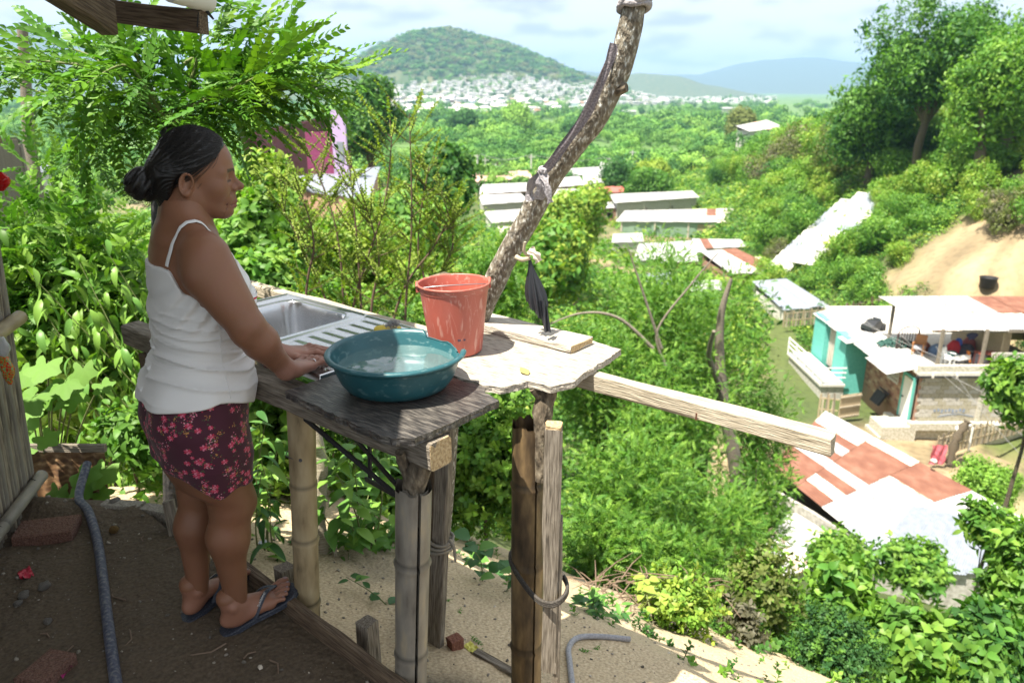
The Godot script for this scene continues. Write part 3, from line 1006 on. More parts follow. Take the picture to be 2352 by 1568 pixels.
func build_pole() -> void:
	var T := 0.735
	var px := [[1040, 860], [1075, 790], [1105, 715], [1136, 648], [1160, 597], [1217, 495], [1253, 423], [1311, 344], [1361, 280], [1400, 208], [1429, 136], [1447, 65], [1458, 0], [1466, -90], [1470, -220]]
	var pts := []
	var k := 0
	for q in px:
		var p := plane_t(q[0], q[1], T)
		pts.append(p)
		k += 1
	pts.push_front(pts[0] + Vector3(-0.06, -0.6, -0.03))
	pts.push_front(pts[0] + Vector3(-0.12, -1.05, -0.05))
	var path := spline(pts, 120)
	var rad := []
	for i in 121:
		var f := i / 120.0
		rad.append(lerpf(0.041, 0.029, f) + 0.0012 * sin(i * 0.35) + 0.003 * exp(-pow((f - 0.72) / 0.03, 2)))
	var lich := noisy([[0.0, lin(0.07, 0.058, 0.042)], [0.3, lin(0.14, 0.118, 0.088)], [0.5, lin(0.20, 0.175, 0.135)], [0.6, lin(0.25, 0.23, 0.185)], [0.68, lin(0.33, 0.32, 0.275)], [0.71, lin(0.52, 0.52, 0.49)], [1.0, lin(0.62, 0.62, 0.60)]], 0.03, Vector3(4.6, 2.2, 4.6), 0.95, 1.2, 81, false, 8)
	var o := thing("wooden_pole", "crooked lichen spotted branch pole leaning up behind the table", "pole")
	part(o, "pole_shaft", rough_tube(path, rad, 24, 0.0030, 420, 3), lich)
	var kn := MB.new()
	var kp := plane_t(1398, 205, T)
	kn.tube([kp + Vector3(0.02, 0, 0.02), kp + Vector3(0.045, 0.005, 0.035)], [0.02, 0.012], 10)
	part(o, "knot", kn.done(), M.bark)
	# rag wound round the top
	var cl := noisy([[0.0, lin(0.20, 0.185, 0.20)], [0.5, lin(0.34, 0.32, 0.34)], [1.0, lin(0.46, 0.44, 0.46)]], 0.04, Vector3(8, 8, 8), 0.9, 0.25, 82)
	var top := thing("rag_wrap", "grey rag wound round the top of the crooked pole", "rag")
	var wb := MB.new()
	for j in 5:
		var c := plane_t(1457 + j, 16 - j * 11, T)
		var ring := []
		var rr := []
		for a in 21:
			var w := TAU * a / 20
			ring.append(c + Vector3(cos(w) * 0.038, 0.009 * sin(w + j) + 0.003 * sin(w * 3 + j), sin(w) * 0.038))
			rr.append(0.0085 + 0.002 * sin(w * 4 + j * 2))
		wb.tube(ring, rr, 7, false)
	part(top, "rag_folds", wb.done(), cl)
	# cloth strips running down the pole to a knot with tails
	var strip := thing("cloth_tie", "faded grey cloth strip stretched down the pole to a knot with tails", "cloth")
	var ribbon := func(pa: Array, w: float, amp: float, sd: int) -> ArrayMesh:
		var sp := spline(pa, 28)
		var b := MB.new()
		b.grid(6, 28, func(i: int, j: int):
			var d: Vector3 = (sp[mini(j + 1, 28)] - sp[maxi(j - 1, 0)]).normalized()
			var side := d.cross(Vector3(0.2, 0.1, 1)).normalized()
			var f := (i - 3) / 3.0
			return sp[j] + side * w * f * (1.0 + 0.25 * sin(j * 0.5 + sd)) + Vector3(0.3, 0.2, 1).normalized() * amp * sin(f * 5.0 + j * 0.25 + sd))
		return b.done()
	var cm := noisy([[0.0, lin(0.10, 0.085, 0.10)], [0.5, lin(0.22, 0.195, 0.215)], [1.0, lin(0.36, 0.33, 0.35)]], 0.03, Vector3(9, 9, 9), 0.9, 0.1, 83)
	cm.cull_mode = BaseMaterial3D.CULL_DISABLED
	part(strip, "strip", ribbon.call([plane_t(1412, 100, T - 0.04), plane_t(1384, 190, T - 0.05), plane_t(1348, 262, T - 0.055), plane_t(1302, 330, T - 0.06), plane_t(1252, 391, T - 0.06)], 0.0105, 0.002, 1), cm)
	part(strip, "strip", ribbon.call([plane_t(1404, 115, T - 0.03), plane_t(1370, 200, T - 0.04), plane_t(1330, 275, T - 0.05), plane_t(1285, 340, T - 0.06), plane_t(1246, 393, T - 0.06)], 0.006, 0.001, 4), cm)
	var kb := MB.new()
	var kc := plane_t(1246, 394, T - 0.065)
	for j in 3:
		var ring := []
		var rr := []
		for a in 15:
			var w := TAU * a / 14
			ring.append(kc + Vector3(cos(w) * 0.008, sin(w) * 0.006 + j * 0.003, 0.005 * sin(w + j * 2)))
			rr.append(0.006)
		kb.tube(ring, rr, 6, false)
	part(strip, "knot", kb.done(), cl)
	part(strip, "tail", ribbon.call([kc, plane_t(1244, 425, T - 0.075), plane_t(1236, 458, T - 0.07)], 0.015, 0.004, 2), cl)
	part(strip, "tail", ribbon.call([kc, plane_t(1256, 425, T - 0.07), plane_t(1264, 466, T - 0.06)], 0.010, 0.003, 5), cl)
	part(strip, "tail", ribbon.call([kc, plane_t(1228, 412, T - 0.07), plane_t(1216, 440, T - 0.06), plane_t(1218, 462, T - 0.06)], 0.012, 0.004, 8), cl)
	# torn black plastic bag hanging from a rope
	var bag := thing("plastic_bag", "torn black plastic bag tied to the crooked pole", "bag")
	var black := mat(lin(0.026, 0.028, 0.034), 0.36)
	black.cull_mode = BaseMaterial3D.CULL_DISABLED
	var bt := plane_t(1216, 592, T - 0.03)
	var bb := plane_t(1258, 762, T - 0.03)
	for half in 2:
		var rb := MB.new()
		rb.grid(44, 30, func(i: int, j: int):
			var f := j / 30.0
			var a := -PI * 0.55 + PI * 1.1 * i / 44.0 + PI * half
			var len := 0.165 + 0.04 * sin(a * 0.9 + 0.6 + half) + 0.014 * n1.get_noise_1d(i * 60.0 + half * 900)
			var r := 0.005 + 0.0215 * smoothstep(0.0, 0.85, f) * (1.0 + 0.38 * sin(a * 7.0 + f) + 0.12 * sin(a * 17.0))
			return bt + Vector3(sin(a) * r * 1.0 + 0.028 * f, -len * f, cos(a) * r * 0.6))
		part(bag, "bag_fold", rb.done(), black)
	var tl := MB.new()
	var e0 := plane_t(1247, 690, T - 0.03)
	tl.grid(8, 14, func(i: int, j: int):
		var c := (i - 4) / 4.0
		return e0.lerp(bb, j / 14.0) + Vector3(c * 0.011, 0, 0.007 * sin(c * 5.0 + j * 0.3)))
	part(bag, "bag_tail", tl.done(), black)
	var rp := MB.new()
	rp.tube(spline([plane_t(1206, 555, T - 0.05), plane_t(1204, 578, T - 0.045), bt + Vector3(0, 0.005, 0)], 8), [0.004, 0.004, 0.004, 0.005, 0.005, 0.005, 0.005, 0.005, 0.006], 7)
	rp.tube(spline([plane_t(1186, 590, T - 0.05), plane_t(1200, 596, T - 0.05), bt], 6), [0.009, 0.008, 0.008, 0.008, 0.007, 0.007, 0.008], 8)
	part(bag, "rope", rp.done(), mat(lin(0.42, 0.36, 0.26), 0.95))
	part(bag, "paper_scrap", ribbon.call([bt + Vector3(0.0, 0.03, 0.01), bt + Vector3(0.02, 0.012, 0.015), bt + Vector3(0.03, -0.01, 0.01)], 0.012, 0.003, 6), mat(lin(0.62, 0.55, 0.46), 0.9))
	# dead stump end seen over the bucket rim
	var sb := MB.new()
	var sp0 := plane_t(1020, 634, 0.72)
	sb.tube([sp0 + Vector3(-0.05, -0.012, 0), sp0, sp0 + Vector3(0.05, -0.008, 0)], [0.012, 0.016, 0.010], 8)
	sb.tube([sp0 + Vector3(0, -0.005, 0), sp0 + Vector3(0.0, -0.26, -0.02)], [0.016, 0.03], 8)
	var so := thing("post_stub", "rough topped wooden post stub behind the red bucket", "post")
	part(so, "stub", sb.done(), M.bark)

func build_roof() -> void:
	var o := thing("porch_roof", "shaded porch roof of metal sheets on rough rafters over the yard", "roof")
	var metal := noisy([[0.0, lin(0.22, 0.12, 0.07)], [0.4, lin(0.36, 0.34, 0.32)], [1.0, lin(0.5, 0.5, 0.5)]], 0.02, Vector3(1, 1, 1), 0.5, 0.0, 91)
	var y_at := func(z: float) -> float: return 1.99 + (z + 2.42) * 0.25
	for s in 5:
		var x1 := -0.74 - s * 0.79
		var b := MB.new()
		b.grid(60, 2, func(i: int, j: int):
			var x := x1 - 0.83 * i / 60.0
			var z := -2.45 + 4.6 * j / 2.0
			return Vector3(x, y_at.call(z) + 0.012 * sin(i * TAU / 6.0) + 0.004 * (s % 2), z))
		part(o, "roof_sheet", b.done(), metal)
	# rafters run down towards the eave
	var tip := at_depth(250, 62, 2.30)
	for x in [tip.x, -2.6, -3.9]:
		var z1: float = tip.z
		var dy: float = tip.y + 0.02 - (y_at.call(z1) - 0.05)
		timber_between(o, "rafter", Vector3(x, y_at.call(2.0) - 0.075 + minf(dy, 0), 2.0), Vector3(x, y_at.call(z1) - 0.05 + minf(dy, 0), z1), 0.085, 0.05, M.wood_brown, int(-x * 10), Vector3.UP, 0.003)
	var ba := at_depth(258, 24, 2.44)
	var bc := at_depth(468, 52, 2.36)
	timber_between(o, "eave_beam", ba, bc, 0.062, 0.045, M.wood_brown, 44, Vector3.UP, 0.003)
	var pipe := MB.new()
	var pa := at_depth(390, -22, 2.25)
	var pc := at_depth(478, 4, 2.38)
	var pp := []
	var pr := []
	for k in 13:
		var f := k / 12.0
		pp.append(pa.lerp(pc, f))
		pr.append(0.030 - (0.002 if k in [5, 9] else 0.0))
	pp.append(pc + (pc - pa).normalized() * 0.006)
	pr.append(0.022)
	pipe.tube(pp, pr, 20)
	part(o, "gutter_pipe", pipe.done(), mat(lin(0.62, 0.60, 0.55), 0.5))
	var nl := MB.new()
	nl.tube([at_depth(452, 62, 2.34), at_depth(455, 28, 2.33)], [0.002, 0.002], 5)
	nl.tube([at_depth(470, 20, 2.36), at_depth(490, 44, 2.36)], [0.006, 0.003], 5)
	part(o, "nail", nl.done(), M.dark)
	for x in [-1.9, -3.7]:
		timber_between(o, "post", Vector3(x, -0.3, 1.6), Vector3(x, y_at.call(1.6) - 0.1, 1.6), 0.09, 0.09, M.wood_brown, 45)

func build_cane_wall() -> void:
	var o := thing("cane_wall", "grey split bamboo cane wall closing the yard", "wall")
	var a := Vector3(-1.945, 0, -2.75)
	var dir := Vector3(0.22, 0, 1.0).normalized()
	var greys := [M.bamboo_grey, noisy([[0.0, lin(0.05, 0.042, 0.034)], [0.5, lin(0.20, 0.175, 0.14)], [1.0, lin(0.32, 0.29, 0.24)]], 0.012, Vector3(9, 0.9, 9), 0.75, 0.2, 95), noisy([[0.0, lin(0.07, 0.055, 0.04)], [0.5, lin(0.28, 0.24, 0.18)], [1.0, lin(0.40, 0.35, 0.27)]], 0.012, Vector3(9, 0.9, 9), 0.7, 0.2, 96)]
	for k in 52:
		var p := a + dir * 0.027 * k
		var h := 1.75 + 0.08 * sin(k * 3.1)
		var lean := Vector3(0.075, 0, -0.01) * (h / 1.3)
		var b := MB.new()
		var n := 26
		var pts := []
		var rr := []
		for j in n + 1:
			var y := h * j / n
			pts.append(Vector3(0, y, 0))
			var node := fposmod(y + 0.13 * (k % 5), 0.34)
			rr.append(0.0135 + 0.0022 * exp(-pow((node - 0.17) / 0.012, 2)) + 0.0006 * sin(k * 2.0 + y * 9))
		b.tube(pts, rr, 10)
		var xf := Transform3D(Basis(Vector3(1, 0, 0), (Vector3.UP * h + lean).normalized(), Vector3(0, 0, 1)), p + Vector3(rng.randf_range(-0.004, 0.004), -0.02, 0))
		part(o, "cane", b.done(), greys[k % 3], xf)
	for q in [[0.135, 0.0, 0.023], [0.80, 0.045, 0.026], [1.45, 0.085, 0.024]]:
		var st: Vector3 = a + Vector3(0.045 + q[1], q[0], -0.02)
		bamboo(o, "rail", st + dir * 1.5, st, q[2], [0.25, 0.7, 1.1], M.bamboo_tan if q[0] > 0.5 else M.bamboo_grey, 6)
	for q in [0.06, 0.4]:
		var w := MB.new()
		var c: Vector3 = a + dir * q + Vector3(0.045, 0.135, -0.0)
		var ring := []
		var rr := []
		for j in 13:
			ring.append(c + Vector3(0.026 * cos(TAU * j / 12), 0.026 * sin(TAU * j / 12), 0.004 * sin(j)))
			rr.append(0.0014)
		w.tube(ring, rr, 5, false)
		part(o, "wire_tie", w.done(), M.dark)
	# snack bag and red bag hung on the canes
	var bag := thing("snack_bag", "clear and red plastic snack bag hung on the cane wall", "bag")
	var sm := mat(lin(0.62, 0.64, 0.66), 0.2)
	sm.transparency = BaseMaterial3D.TRANSPARENCY_ALPHA
	sm.albedo_color.a = 0.5
	var c0 := at_depth(4, 800, 2.35)
	var crumple := func(c: Vector3, w: float, h: float, sd: int) -> ArrayMesh:
		var b := MB.new()
		b.grid(20, 24, func(i: int, j: int):
			var an := TAU * (i % 20) / 20.0
			var f := float(j) / 24
			var r := w * (0.25 + 0.75 * sin(PI * clampf(f * 0.9 + 0.1, 0, 1))) * (1.0 + 0.3 * n1.get_noise_3d(cos(an) * 70 + sd * 9, f * 160, sin(an) * 70))
			return c + Vector3(cos(an) * r, -h * f, sin(an) * r * 0.5))
		return b.done()
	part(bag, "clear_film", crumple.call(c0 + Vector3(0, 0.04, 0), 0.026, 0.075, 1), sm)
	part(bag, "printed_film", crumple.call(c0 + Vector3(0, -0.025, 0), 0.024, 0.10, 2), noisy([[0.0, lin(0.55, 0.03, 0.02)], [0.45, lin(0.60, 0.05, 0.03)], [0.5, lin(0.75, 0.45, 0.06)], [0.6, lin(0.08, 0.25, 0.05)], [1.0, lin(0.7, 0.7, 0.65)]], 0.02, Vector3(9, 9, 9), 0.25, 0.0, 97))
	var rb := thing("red_bag", "shiny red plastic bag corner hung on top of the cane wall", "bag")
	part(rb, "bag_body", crumple.call(at_depth(-8, 395, 2.3), 0.034, 0.055, 5), mat(lin(0.45, 0.012, 0.012), 0.15))

func build_hoses_and_edging() -> void:
	var blue := noisy([[0.0, lin(0.02, 0.024, 0.045)], [0.45, lin(0.05, 0.058, 0.10)], [0.7, lin(0.11, 0.115, 0.14)], [1.0, lin(0.20, 0.20, 0.20)]], 0.02, Vector3(5, 5, 5), 0.6, 0.05, 101)
	var pts := [Vector3(-1.80, 0.11, -2.92), hit_y(180, 1140, 0.055)]
	for q in [[205, 1192], [224, 1250], [236, 1330], [244, 1400], [254, 1480], [266, 1568], [282, 1690], [300, 1900]]:
		var p := hit_y(q[0], q[1], 0.016)
		pts.append(Vector3(p.x, near_y(p.x, p.z) + 0.016, p.z))
	var b := MB.new()
	var sp := spline(pts, 70)
	var rr := []
	rr.resize(71)
	rr.fill(0.0165)
	b.tube(sp, rr, 14)
	var h := thing("water_hose", "dusty dark blue hose laid across the shaded yard", "hose")
	part(h, "hose_tube", b.done(), blue)
	# pale hose on the ledge
	pts = []
	for q in [[1318, 1700], [1308, 1568], [1306, 1515], [1326, 1480], [1372, 1464], [1448, 1461]]:
		var p := hit_y(q[0], q[1], -0.55)
		pts.append(Vector3(p.x, near_y(p.x, p.z) + 0.012, p.z))
	sp = spline(pts, 40)
	rr.resize(41)
	rr.fill(0.0115)
	b = MB.new()
	b.tube(sp, rr, 12)
	var h2 := thing("garden_hose", "pale grey hose curving over the sandy ledge", "hose")
	part(h2, "hose_tube", b.done(), noisy([[0.0, lin(0.2, 0.2, 0.22)], [1.0, lin(0.42, 0.42, 0.45)]], 0.03, Vector3(5, 5, 5), 0.6, 0.05, 102))
	# retaining plank and stakes
	var pl := thing("edging_plank", "long brown plank on edge holding back the yard earth", "plank")
	var pa := hit_y(545, 1300, 0.03)
	var pb := hit_y(900, 1575, 0.03)
	var dirp := (pb - pa).normalized()
	timber_between(pl, "plank_body", pa - Vector3(0, 0.05, 0), pb + dirp * 0.5 - Vector3(0, 0.05, 0), 0.17, 0.032, M.wood_brown, 71, Vector3.UP, 0.004)
	for q in [[652, 1302, 0.052, "square wooden stake stub beside the tan bamboo post"], [842, 1428, 0.055, "square wooden stake stub outside the edging plank"]]:
		var c := plane_t(q[0], q[1], 0.085)
		var so := thing("stake_stub", q[3], "stake", Vector3(c.x, 0, c.z))
		part(so, "stub", timber(c.y + 0.5, q[2], q[2], q[0], 0.003), M.wood_grey, Transform3D(Basis(Vector3.UP, Vector3(0.8, 0, 0.6), Vector3(0.6, 0, -0.8)), Vector3(0, -0.5, 0)))
	var wp := hit_y(405, 1240, 0.0)
	var ws := thing("wood_chunk", "split grey wood chunk standing at the yard corner", "wood")
	timber_between(ws, "chunk", Vector3(wp.x - 0.02, -0.02, wp.z - 0.03), Vector3(wp.x - 0.05, 0.12, wp.z - 0.08), 0.07, 0.04, M.wood_grey, 91, Vector3(0.4, 0.3, 1), 0.004)
	# broken concrete kerb along the far yard edge
	var con := noisy([[0.0, lin(0.14, 0.125, 0.105)], [0.5, lin(0.24, 0.22, 0.19)], [1.0, lin(0.34, 0.32, 0.28)]], 0.04, Vector3(4, 4, 4), 0.95, 0.6, 103)
	var kb := thing("concrete_kerb", "broken pale concrete kerb at the far edge of the yard", "kerb")
	var last := Vector3.ZERO
	for q in [[[235, 1160], [325, 1166]], [[330, 1168], [410, 1185]], [[85, 1182], [160, 1192]]]:
		var p0 := hit_y(q[0][0], q[0][1], 0.02)
		var p1 := hit_y(q[1][0], q[1][1], 0.02)
		timber_between(kb, "kerb_piece", Vector3(p0.x, 0.0, p0.z), Vector3(p1.x, 0.0, p1.z), 0.07, 0.06, con, int(q[0][0]), Vector3.UP, 0.006)
	# rusty sheet standing behind the kerb
	var rs := thing("rusty_sheet", "rust brown metal sheet leaning beyond the yard kerb", "metal sheet")
	var rb := MB.new()
	var c00 := at_depth(60, 1030, 3.05)
	var c10 := at_depth(236, 1030, 3.05)
	rb.grid(40, 4, func(i: int, j: int):
		var p := c00.lerp(c10, i / 40.0)
		return p + Vector3(0, -0.36 * j / 4.0, 0.008 * sin(i * 0.9) + 0.05 * j / 4.0))
	part(rs, "sheet", rb.done(), noisy([[0.0, lin(0.05, 0.025, 0.012)], [0.5, lin(0.15, 0.08, 0.035)], [0.8, lin(0.28, 0.18, 0.09)], [1.0, lin(0.4, 0.32, 0.22)]], 0.015, Vector3(1.5, 4, 1.5), 0.8, 0.1, 104))
	part(rs, "batten", timber((c10 - c00).length() + 0.02, 0.035, 0.02, 66, 0.002), M.wood_grey, timber_xf(c00 + Vector3(0, 0.01, 0.012), c10 + Vector3(0, 0.01, 0.012)))
	# scrap plank under the table
	var sp0 := hit_y(1092, 1522, -0.45)
	var sp1 := hit_y(1190, 1572, -0.45)
	var spk := thing("scrap_board", "thin weathered scrap board lying on the sand below the table", "board")
	timber_between(spk, "board_body", Vector3(sp0.x, near_y(sp0.x, sp0.z) + 0.012, sp0.z), Vector3(sp1.x, near_y(sp1.x, sp1.z) + 0.015, sp1.z), 0.012, 0.03, M.wood_grey, 67)
	# roots and a log at the foot of the shrubs
	var lg := thing("fallen_log", "pale weathered log lying at the foot of the shrubs", "log")
	var l0 := hit_y(545, 1288, -0.5)
	var l1 := hit_y(770, 1300, -0.52)
	part(lg, "log_body", rough_tube(spline([l0 + Vector3(-0.2, 0.03, 0), l0 + Vector3(0, 0.035, 0), l1 + Vector3(0, 0.03, 0)], 20), Array(range(21)).map(func(i): return 0.03 - 0.0005 * i), 10, 0.006, 90, 2), M.wood_pale)
	var stp := thing("tree_stump", "sunlit pale stump with a broken side root behind the bamboo post", "stump")
	var s0 := hit_y(745, 1300, -0.52)
	part(stp, "stump_body", rough_tube(spline([s0 + Vector3(0.02, -0.08, 0), s0 + Vector3(0, 0.06, 0), s0 + Vector3(-0.02, 0.25, -0.02), s0 + Vector3(0.01, 0.5, -0.04), s0 + Vector3(-0.02, 0.75, -0.06)], 26), Array(range(27)).map(func(i): return 0.05 * exp(-i * 0.05) + 0.012), 12, 0.008, 80, 6), M.wood_pale)
	var rt := MB.new()
	rt.tube([s0 + Vector3(0.02, 0.0, 0.03), s0 + Vector3(0.06, 0.06, 0.04), s0 + Vector3(0.07, 0.14, 0.04)], [0.018, 0.014, 0.01], 8)
	part(stp, "root", rt.done(), M.wood_pale)

# ------------------------------------------------------------------ distance fields and surface nets
func smin(a: float, b: float, k: float) -> float:
	var h := maxf(k - absf(a - b), 0.0) / k
	return minf(a, b) - h * h * k * 0.25

func smax(a: float, b: float, k: float) -> float:
	return -smin(-a, -b, k)

func cap(p: Vector3, a: Vector3, b: Vector3, ra: float, rb: float) -> float:
	var ba := b - a
	var h := clampf((p - a).dot(ba) / ba.dot(ba), 0.0, 1.0)
	return (p - a - ba * h).length() - lerpf(ra, rb, h)

func ell(p: Vector3, c: Vector3, r: Vector3) -> float:
	var q := p - c
	var k0 := (q / r).length()
	var k1 := (q / (r * r)).length()
	return k0 * (k0 - 1.0) / maxf(k1, 1e-6)

func nets(mb: MB, f: Callable, lo: Vector3, hi: Vector3, cell: float, color = null, slack := 1.4) -> void:
	var nx := int((hi.x - lo.x) / cell) + 2
	var ny := int((hi.y - lo.y) / cell) + 2
	var nz := int((hi.z - lo.z) / cell) + 2
	var sx := 1
	var sy := nx + 1
	var sz := (nx + 1) * (ny + 1)
	var val := PackedFloat32Array()
	val.resize(sz * (nz + 1))
	val.fill(1e9)
	var C := 8
	var B := 2
	var far := C * cell * 0.8661 * slack + cell
	var reach := B * cell * 0.8661 * slack + cell * 0.5
	var blocks := []
	for cz in range(0, nz, C):
		for cy in range(0, ny, C):
			for cx in range(0, nx, C):
				if absf(f.call(lo + Vector3(cx + C * 0.5, cy + C * 0.5, cz + C * 0.5) * cell)) > far:
					continue
				for bz in range(cz, mini(cz + C, nz), B):
					for by in range(cy, mini(cy + C, ny), B):
						for bx in range(cx, mini(cx + C, nx), B):
							if absf(f.call(lo + Vector3(bx + B * 0.5, by + B * 0.5, bz + B * 0.5) * cell)) > reach:
								continue
							blocks.append(Vector3i(bx, by, bz))
							for z in range(bz, mini(bz + B, nz) + 1):
								for y in range(by, mini(by + B, ny) + 1):
									for x in range(bx, mini(bx + B, nx) + 1):
										var i := x + y * sy + z * sz
										if val[i] > 1e8:
											val[i] = f.call(lo + Vector3(x, y, z) * cell)
	var id := {}
	var offs := [0, sx, sy, sx + sy, sz, sx + sz, sy + sz, sx + sy + sz]
	var edges := [[0, 1], [2, 3], [4, 5], [6, 7], [0, 2], [1, 3], [4, 6], [5, 7], [0, 4], [1, 5], [2, 6], [3, 7]]
	for blk in blocks:
		for z in range(blk.z, mini(blk.z + B, nz)):
			for y in range(blk.y, mini(blk.y + B, ny)):
				for x in range(blk.x, mini(blk.x + B, nx)):
					var i: int = x + y * sy + z * sz
					var mask := 0
					for k in 8:
						if val[i + offs[k]] < 0.0:
							mask |= 1 << k
					if mask == 0 or mask == 255:
						continue
					var sum := Vector3.ZERO
					var cnt := 0
					for e in edges:
						var a: float = val[i + offs[e[0]]]
						var b: float = val[i + offs[e[1]]]
						if (a < 0.0) != (b < 0.0):
							var t := a / (a - b)
							var pa := Vector3(e[0] & 1, (e[0] >> 1) & 1, (e[0] >> 2) & 1)
							var pb := Vector3(e[1] & 1, (e[1] >> 1) & 1, (e[1] >> 2) & 1)
							sum += pa.lerp(pb, t)
							cnt += 1
					var q := sum / cnt
					var v0 := val[i]; var v1 := val[i + offs[1]]; var v2 := val[i + offs[2]]; var v3 := val[i + offs[3]]
					var v4 := val[i + offs[4]]; var v5 := val[i + offs[5]]; var v6 := val[i + offs[6]]; var v7 := val[i + offs[7]]
					var g := Vector3(
						lerpf(lerpf(v1 - v0, v3 - v2, q.y), lerpf(v5 - v4, v7 - v6, q.y), q.z),
						lerpf(lerpf(v2 - v0, v3 - v1, q.x), lerpf(v6 - v4, v7 - v5, q.x), q.z),
						lerpf(lerpf(v4 - v0, v5 - v1, q.x), lerpf(v6 - v2, v7 - v3, q.x), q.y))
					var p := lo + (Vector3(x, y, z) + q) * cell
					if color != null:
						mb.col = color.call(p)
					id[i] = mb.vert(p, g.normalized())
	for blk in blocks:
		for z in range(blk.z, mini(blk.z + B, nz)):
			for y in range(blk.y, mini(blk.y + B, ny)):
				for x in range(blk.x, mini(blk.x + B, nx)):
					var i: int = x + y * sy + z * sz
					if not id.has(i):
						continue
					var s0 := val[i] < 0.0
					for ax in 3:
						var st: int = [sx, sy, sz][ax]
						var sb: int = [sy, sz, sx][ax]
						var sc: int = [sz, sx, sy][ax]
						if s0 != (val[i + st] < 0.0) and id.has(i - sb) and id.has(i - sc) and id.has(i - sb - sc):
							mb.tri(id[i], id[i - sb], id[i - sb - sc])
							mb.tri(id[i], id[i - sb - sc], id[i - sc])

# ------------------------------------------------------------------ the woman; x forward, y up, z to her right
var LOFT := [[0.50, 0.03, 0.09, 0.14], [0.58, 0.03, 0.118, 0.158], [0.66, 0.028, 0.114, 0.156], [0.72, 0.034, 0.122, 0.160], [0.80, 0.046, 0.124, 0.156], [0.88, 0.058, 0.112, 0.148], [0.95, 0.068, 0.116, 0.148], [1.02, 0.072, 0.119, 0.153], [1.10, 0.076, 0.113, 0.158], [1.18, 0.072, 0.104, 0.165], [1.23, 0.062, 0.083, 0.145], [1.265, 0.062, 0.066, 0.09], [1.30, 0.075, 0.052, 0.056], [1.36, 0.09, 0.05, 0.05]]
var loft_tab := []

func loft_init() -> void:
	for k in 90:
		var y := 0.48 + k * 0.01
		var j := 0
		while j < LOFT.size() - 2 and LOFT[j + 1][0] < y:
			j += 1
		var f: float = clampf((y - LOFT[j][0]) / (LOFT[j + 1][0] - LOFT[j][0]), 0, 1)
		f = f * f * (3 - 2 * f) * 0.5 + f * 0.5
		loft_tab.append(Vector3(lerpf(LOFT[j][1], LOFT[j + 1][1], f), lerpf(LOFT[j][2], LOFT[j + 1][2], f), lerpf(LOFT[j][3], LOFT[j + 1][3], f)))

func torso(p: Vector3) -> float:
	var fy := clampf((p.y - 0.48) / 0.01, 0.0, 88.0)
	var k := int(fy)
	var s: Vector3 = loft_tab[k].lerp(loft_tab[k + 1], fy - k)
	var e := Vector2((p.x - s.x) / s.y, p.z / s.z).length()
	var d := (e - 1.0) * minf(s.y, s.z) * 0.97
	if p.y > 0.9 and p.y < 1.2:
		var az := absf(p.z)
		d = smin(d, (Vector3(p.x - 0.134, (p.y - 1.045) * 0.85, az - 0.074)).length() - 0.066, 0.06)
	elif p.y < 0.9:
		var az2 := absf(p.z)
		d = smin(d, (Vector3(p.x - 0.004, p.y - 0.745, az2 - 0.072)).length() - 0.094, 0.08)
		d = smin(d, (Vector3(p.x - 0.068, p.y - 0.84, p.z)).length() - 0.100, 0.09)
	return smax(smax(d, 0.5 - p.y, 0.02), p.y - 1.36, 0.02)

const HIP_R := Vector3(0.045, 0.66, 0.088)
const KNEE_R := Vector3(0.074, 0.447, 0.088)
const CALF_R := Vector3(0.054, 0.335, 0.086)
const ANK_R := Vector3(0.052, 0.105, 0.085)
const HIP_L := Vector3(0.035, 0.66, -0.085)
const KNEE_L := Vector3(0.022, 0.455, -0.066)
const CALF_L := Vector3(-0.006, 0.32, -0.06)
const ANK_L := Vector3(-0.026, 0.10, -0.052)
const SHO_R := Vector3(0.07, 1.205, 0.168)
const ELB_R := Vector3(0.137, 1.012, 0.238)
const WRI_R := Vector3(0.232, 0.868, 0.214)
const SHO_L := Vector3(0.07, 1.205, -0.168)
const ELB_L := Vector3(0.175, 1.0, -0.16)
const WRI_L := Vector3(0.262, 0.872, 0.04)

func legs(p: Vector3) -> float:
	var d := cap(p, HIP_R, KNEE_R, 0.093, 0.060)
	d = smin(d, cap(p, KNEE_R, CALF_R, 0.056, 0.0575), 0.04)
	d = smin(d, cap(p, CALF_R + Vector3(-0.006, 0, 0), ANK_R, 0.055, 0.032), 0.04)
	d = smin(d, (p - KNEE_R - Vector3(0.03, -0.005, 0)).length() - 0.036, 0.03)
	d = minf(d, smin(smin(cap(p, HIP_L, KNEE_L, 0.093, 0.058), cap(p, KNEE_L, CALF_L, 0.054, 0.054), 0.04), cap(p, CALF_L + Vector3(-0.006, 0, 0), ANK_L, 0.052, 0.031), 0.04))
	return d

func arms(p: Vector3) -> float:
	var d := cap(p, SHO_R, ELB_R + Vector3(-0.012, 0.02, 0), 0.061, 0.046)
	d = smin(d, cap(p, SHO_R + Vector3(-0.015, -0.05, 0.012), SHO_R + Vector3(0.03, -0.13, 0.045), 0.052, 0.042), 0.04)
	d = smin(d, cap(p, ELB_R, ELB_R.lerp(WRI_R, 0.3), 0.042, 0.044), 0.03)
	d = smin(d, cap(p, ELB_R.lerp(WRI_R, 0.3), WRI_R, 0.043, 0.0265), 0.03)
	d = smin(d, (p - ELB_R - Vector3(-0.022, -0.018, 0.01)).length() - 0.02, 0.025)
	var e := cap(p, SHO_L, ELB_L, 0.058, 0.043)
	e = smin(e, cap(p, ELB_L, ELB_L.lerp(WRI_L, 0.35), 0.042, 0.042), 0.03)
	e = smin(e, cap(p, ELB_L.lerp(WRI_L, 0.35), WRI_L, 0.041, 0.026), 0.03)
	return minf(d, e)

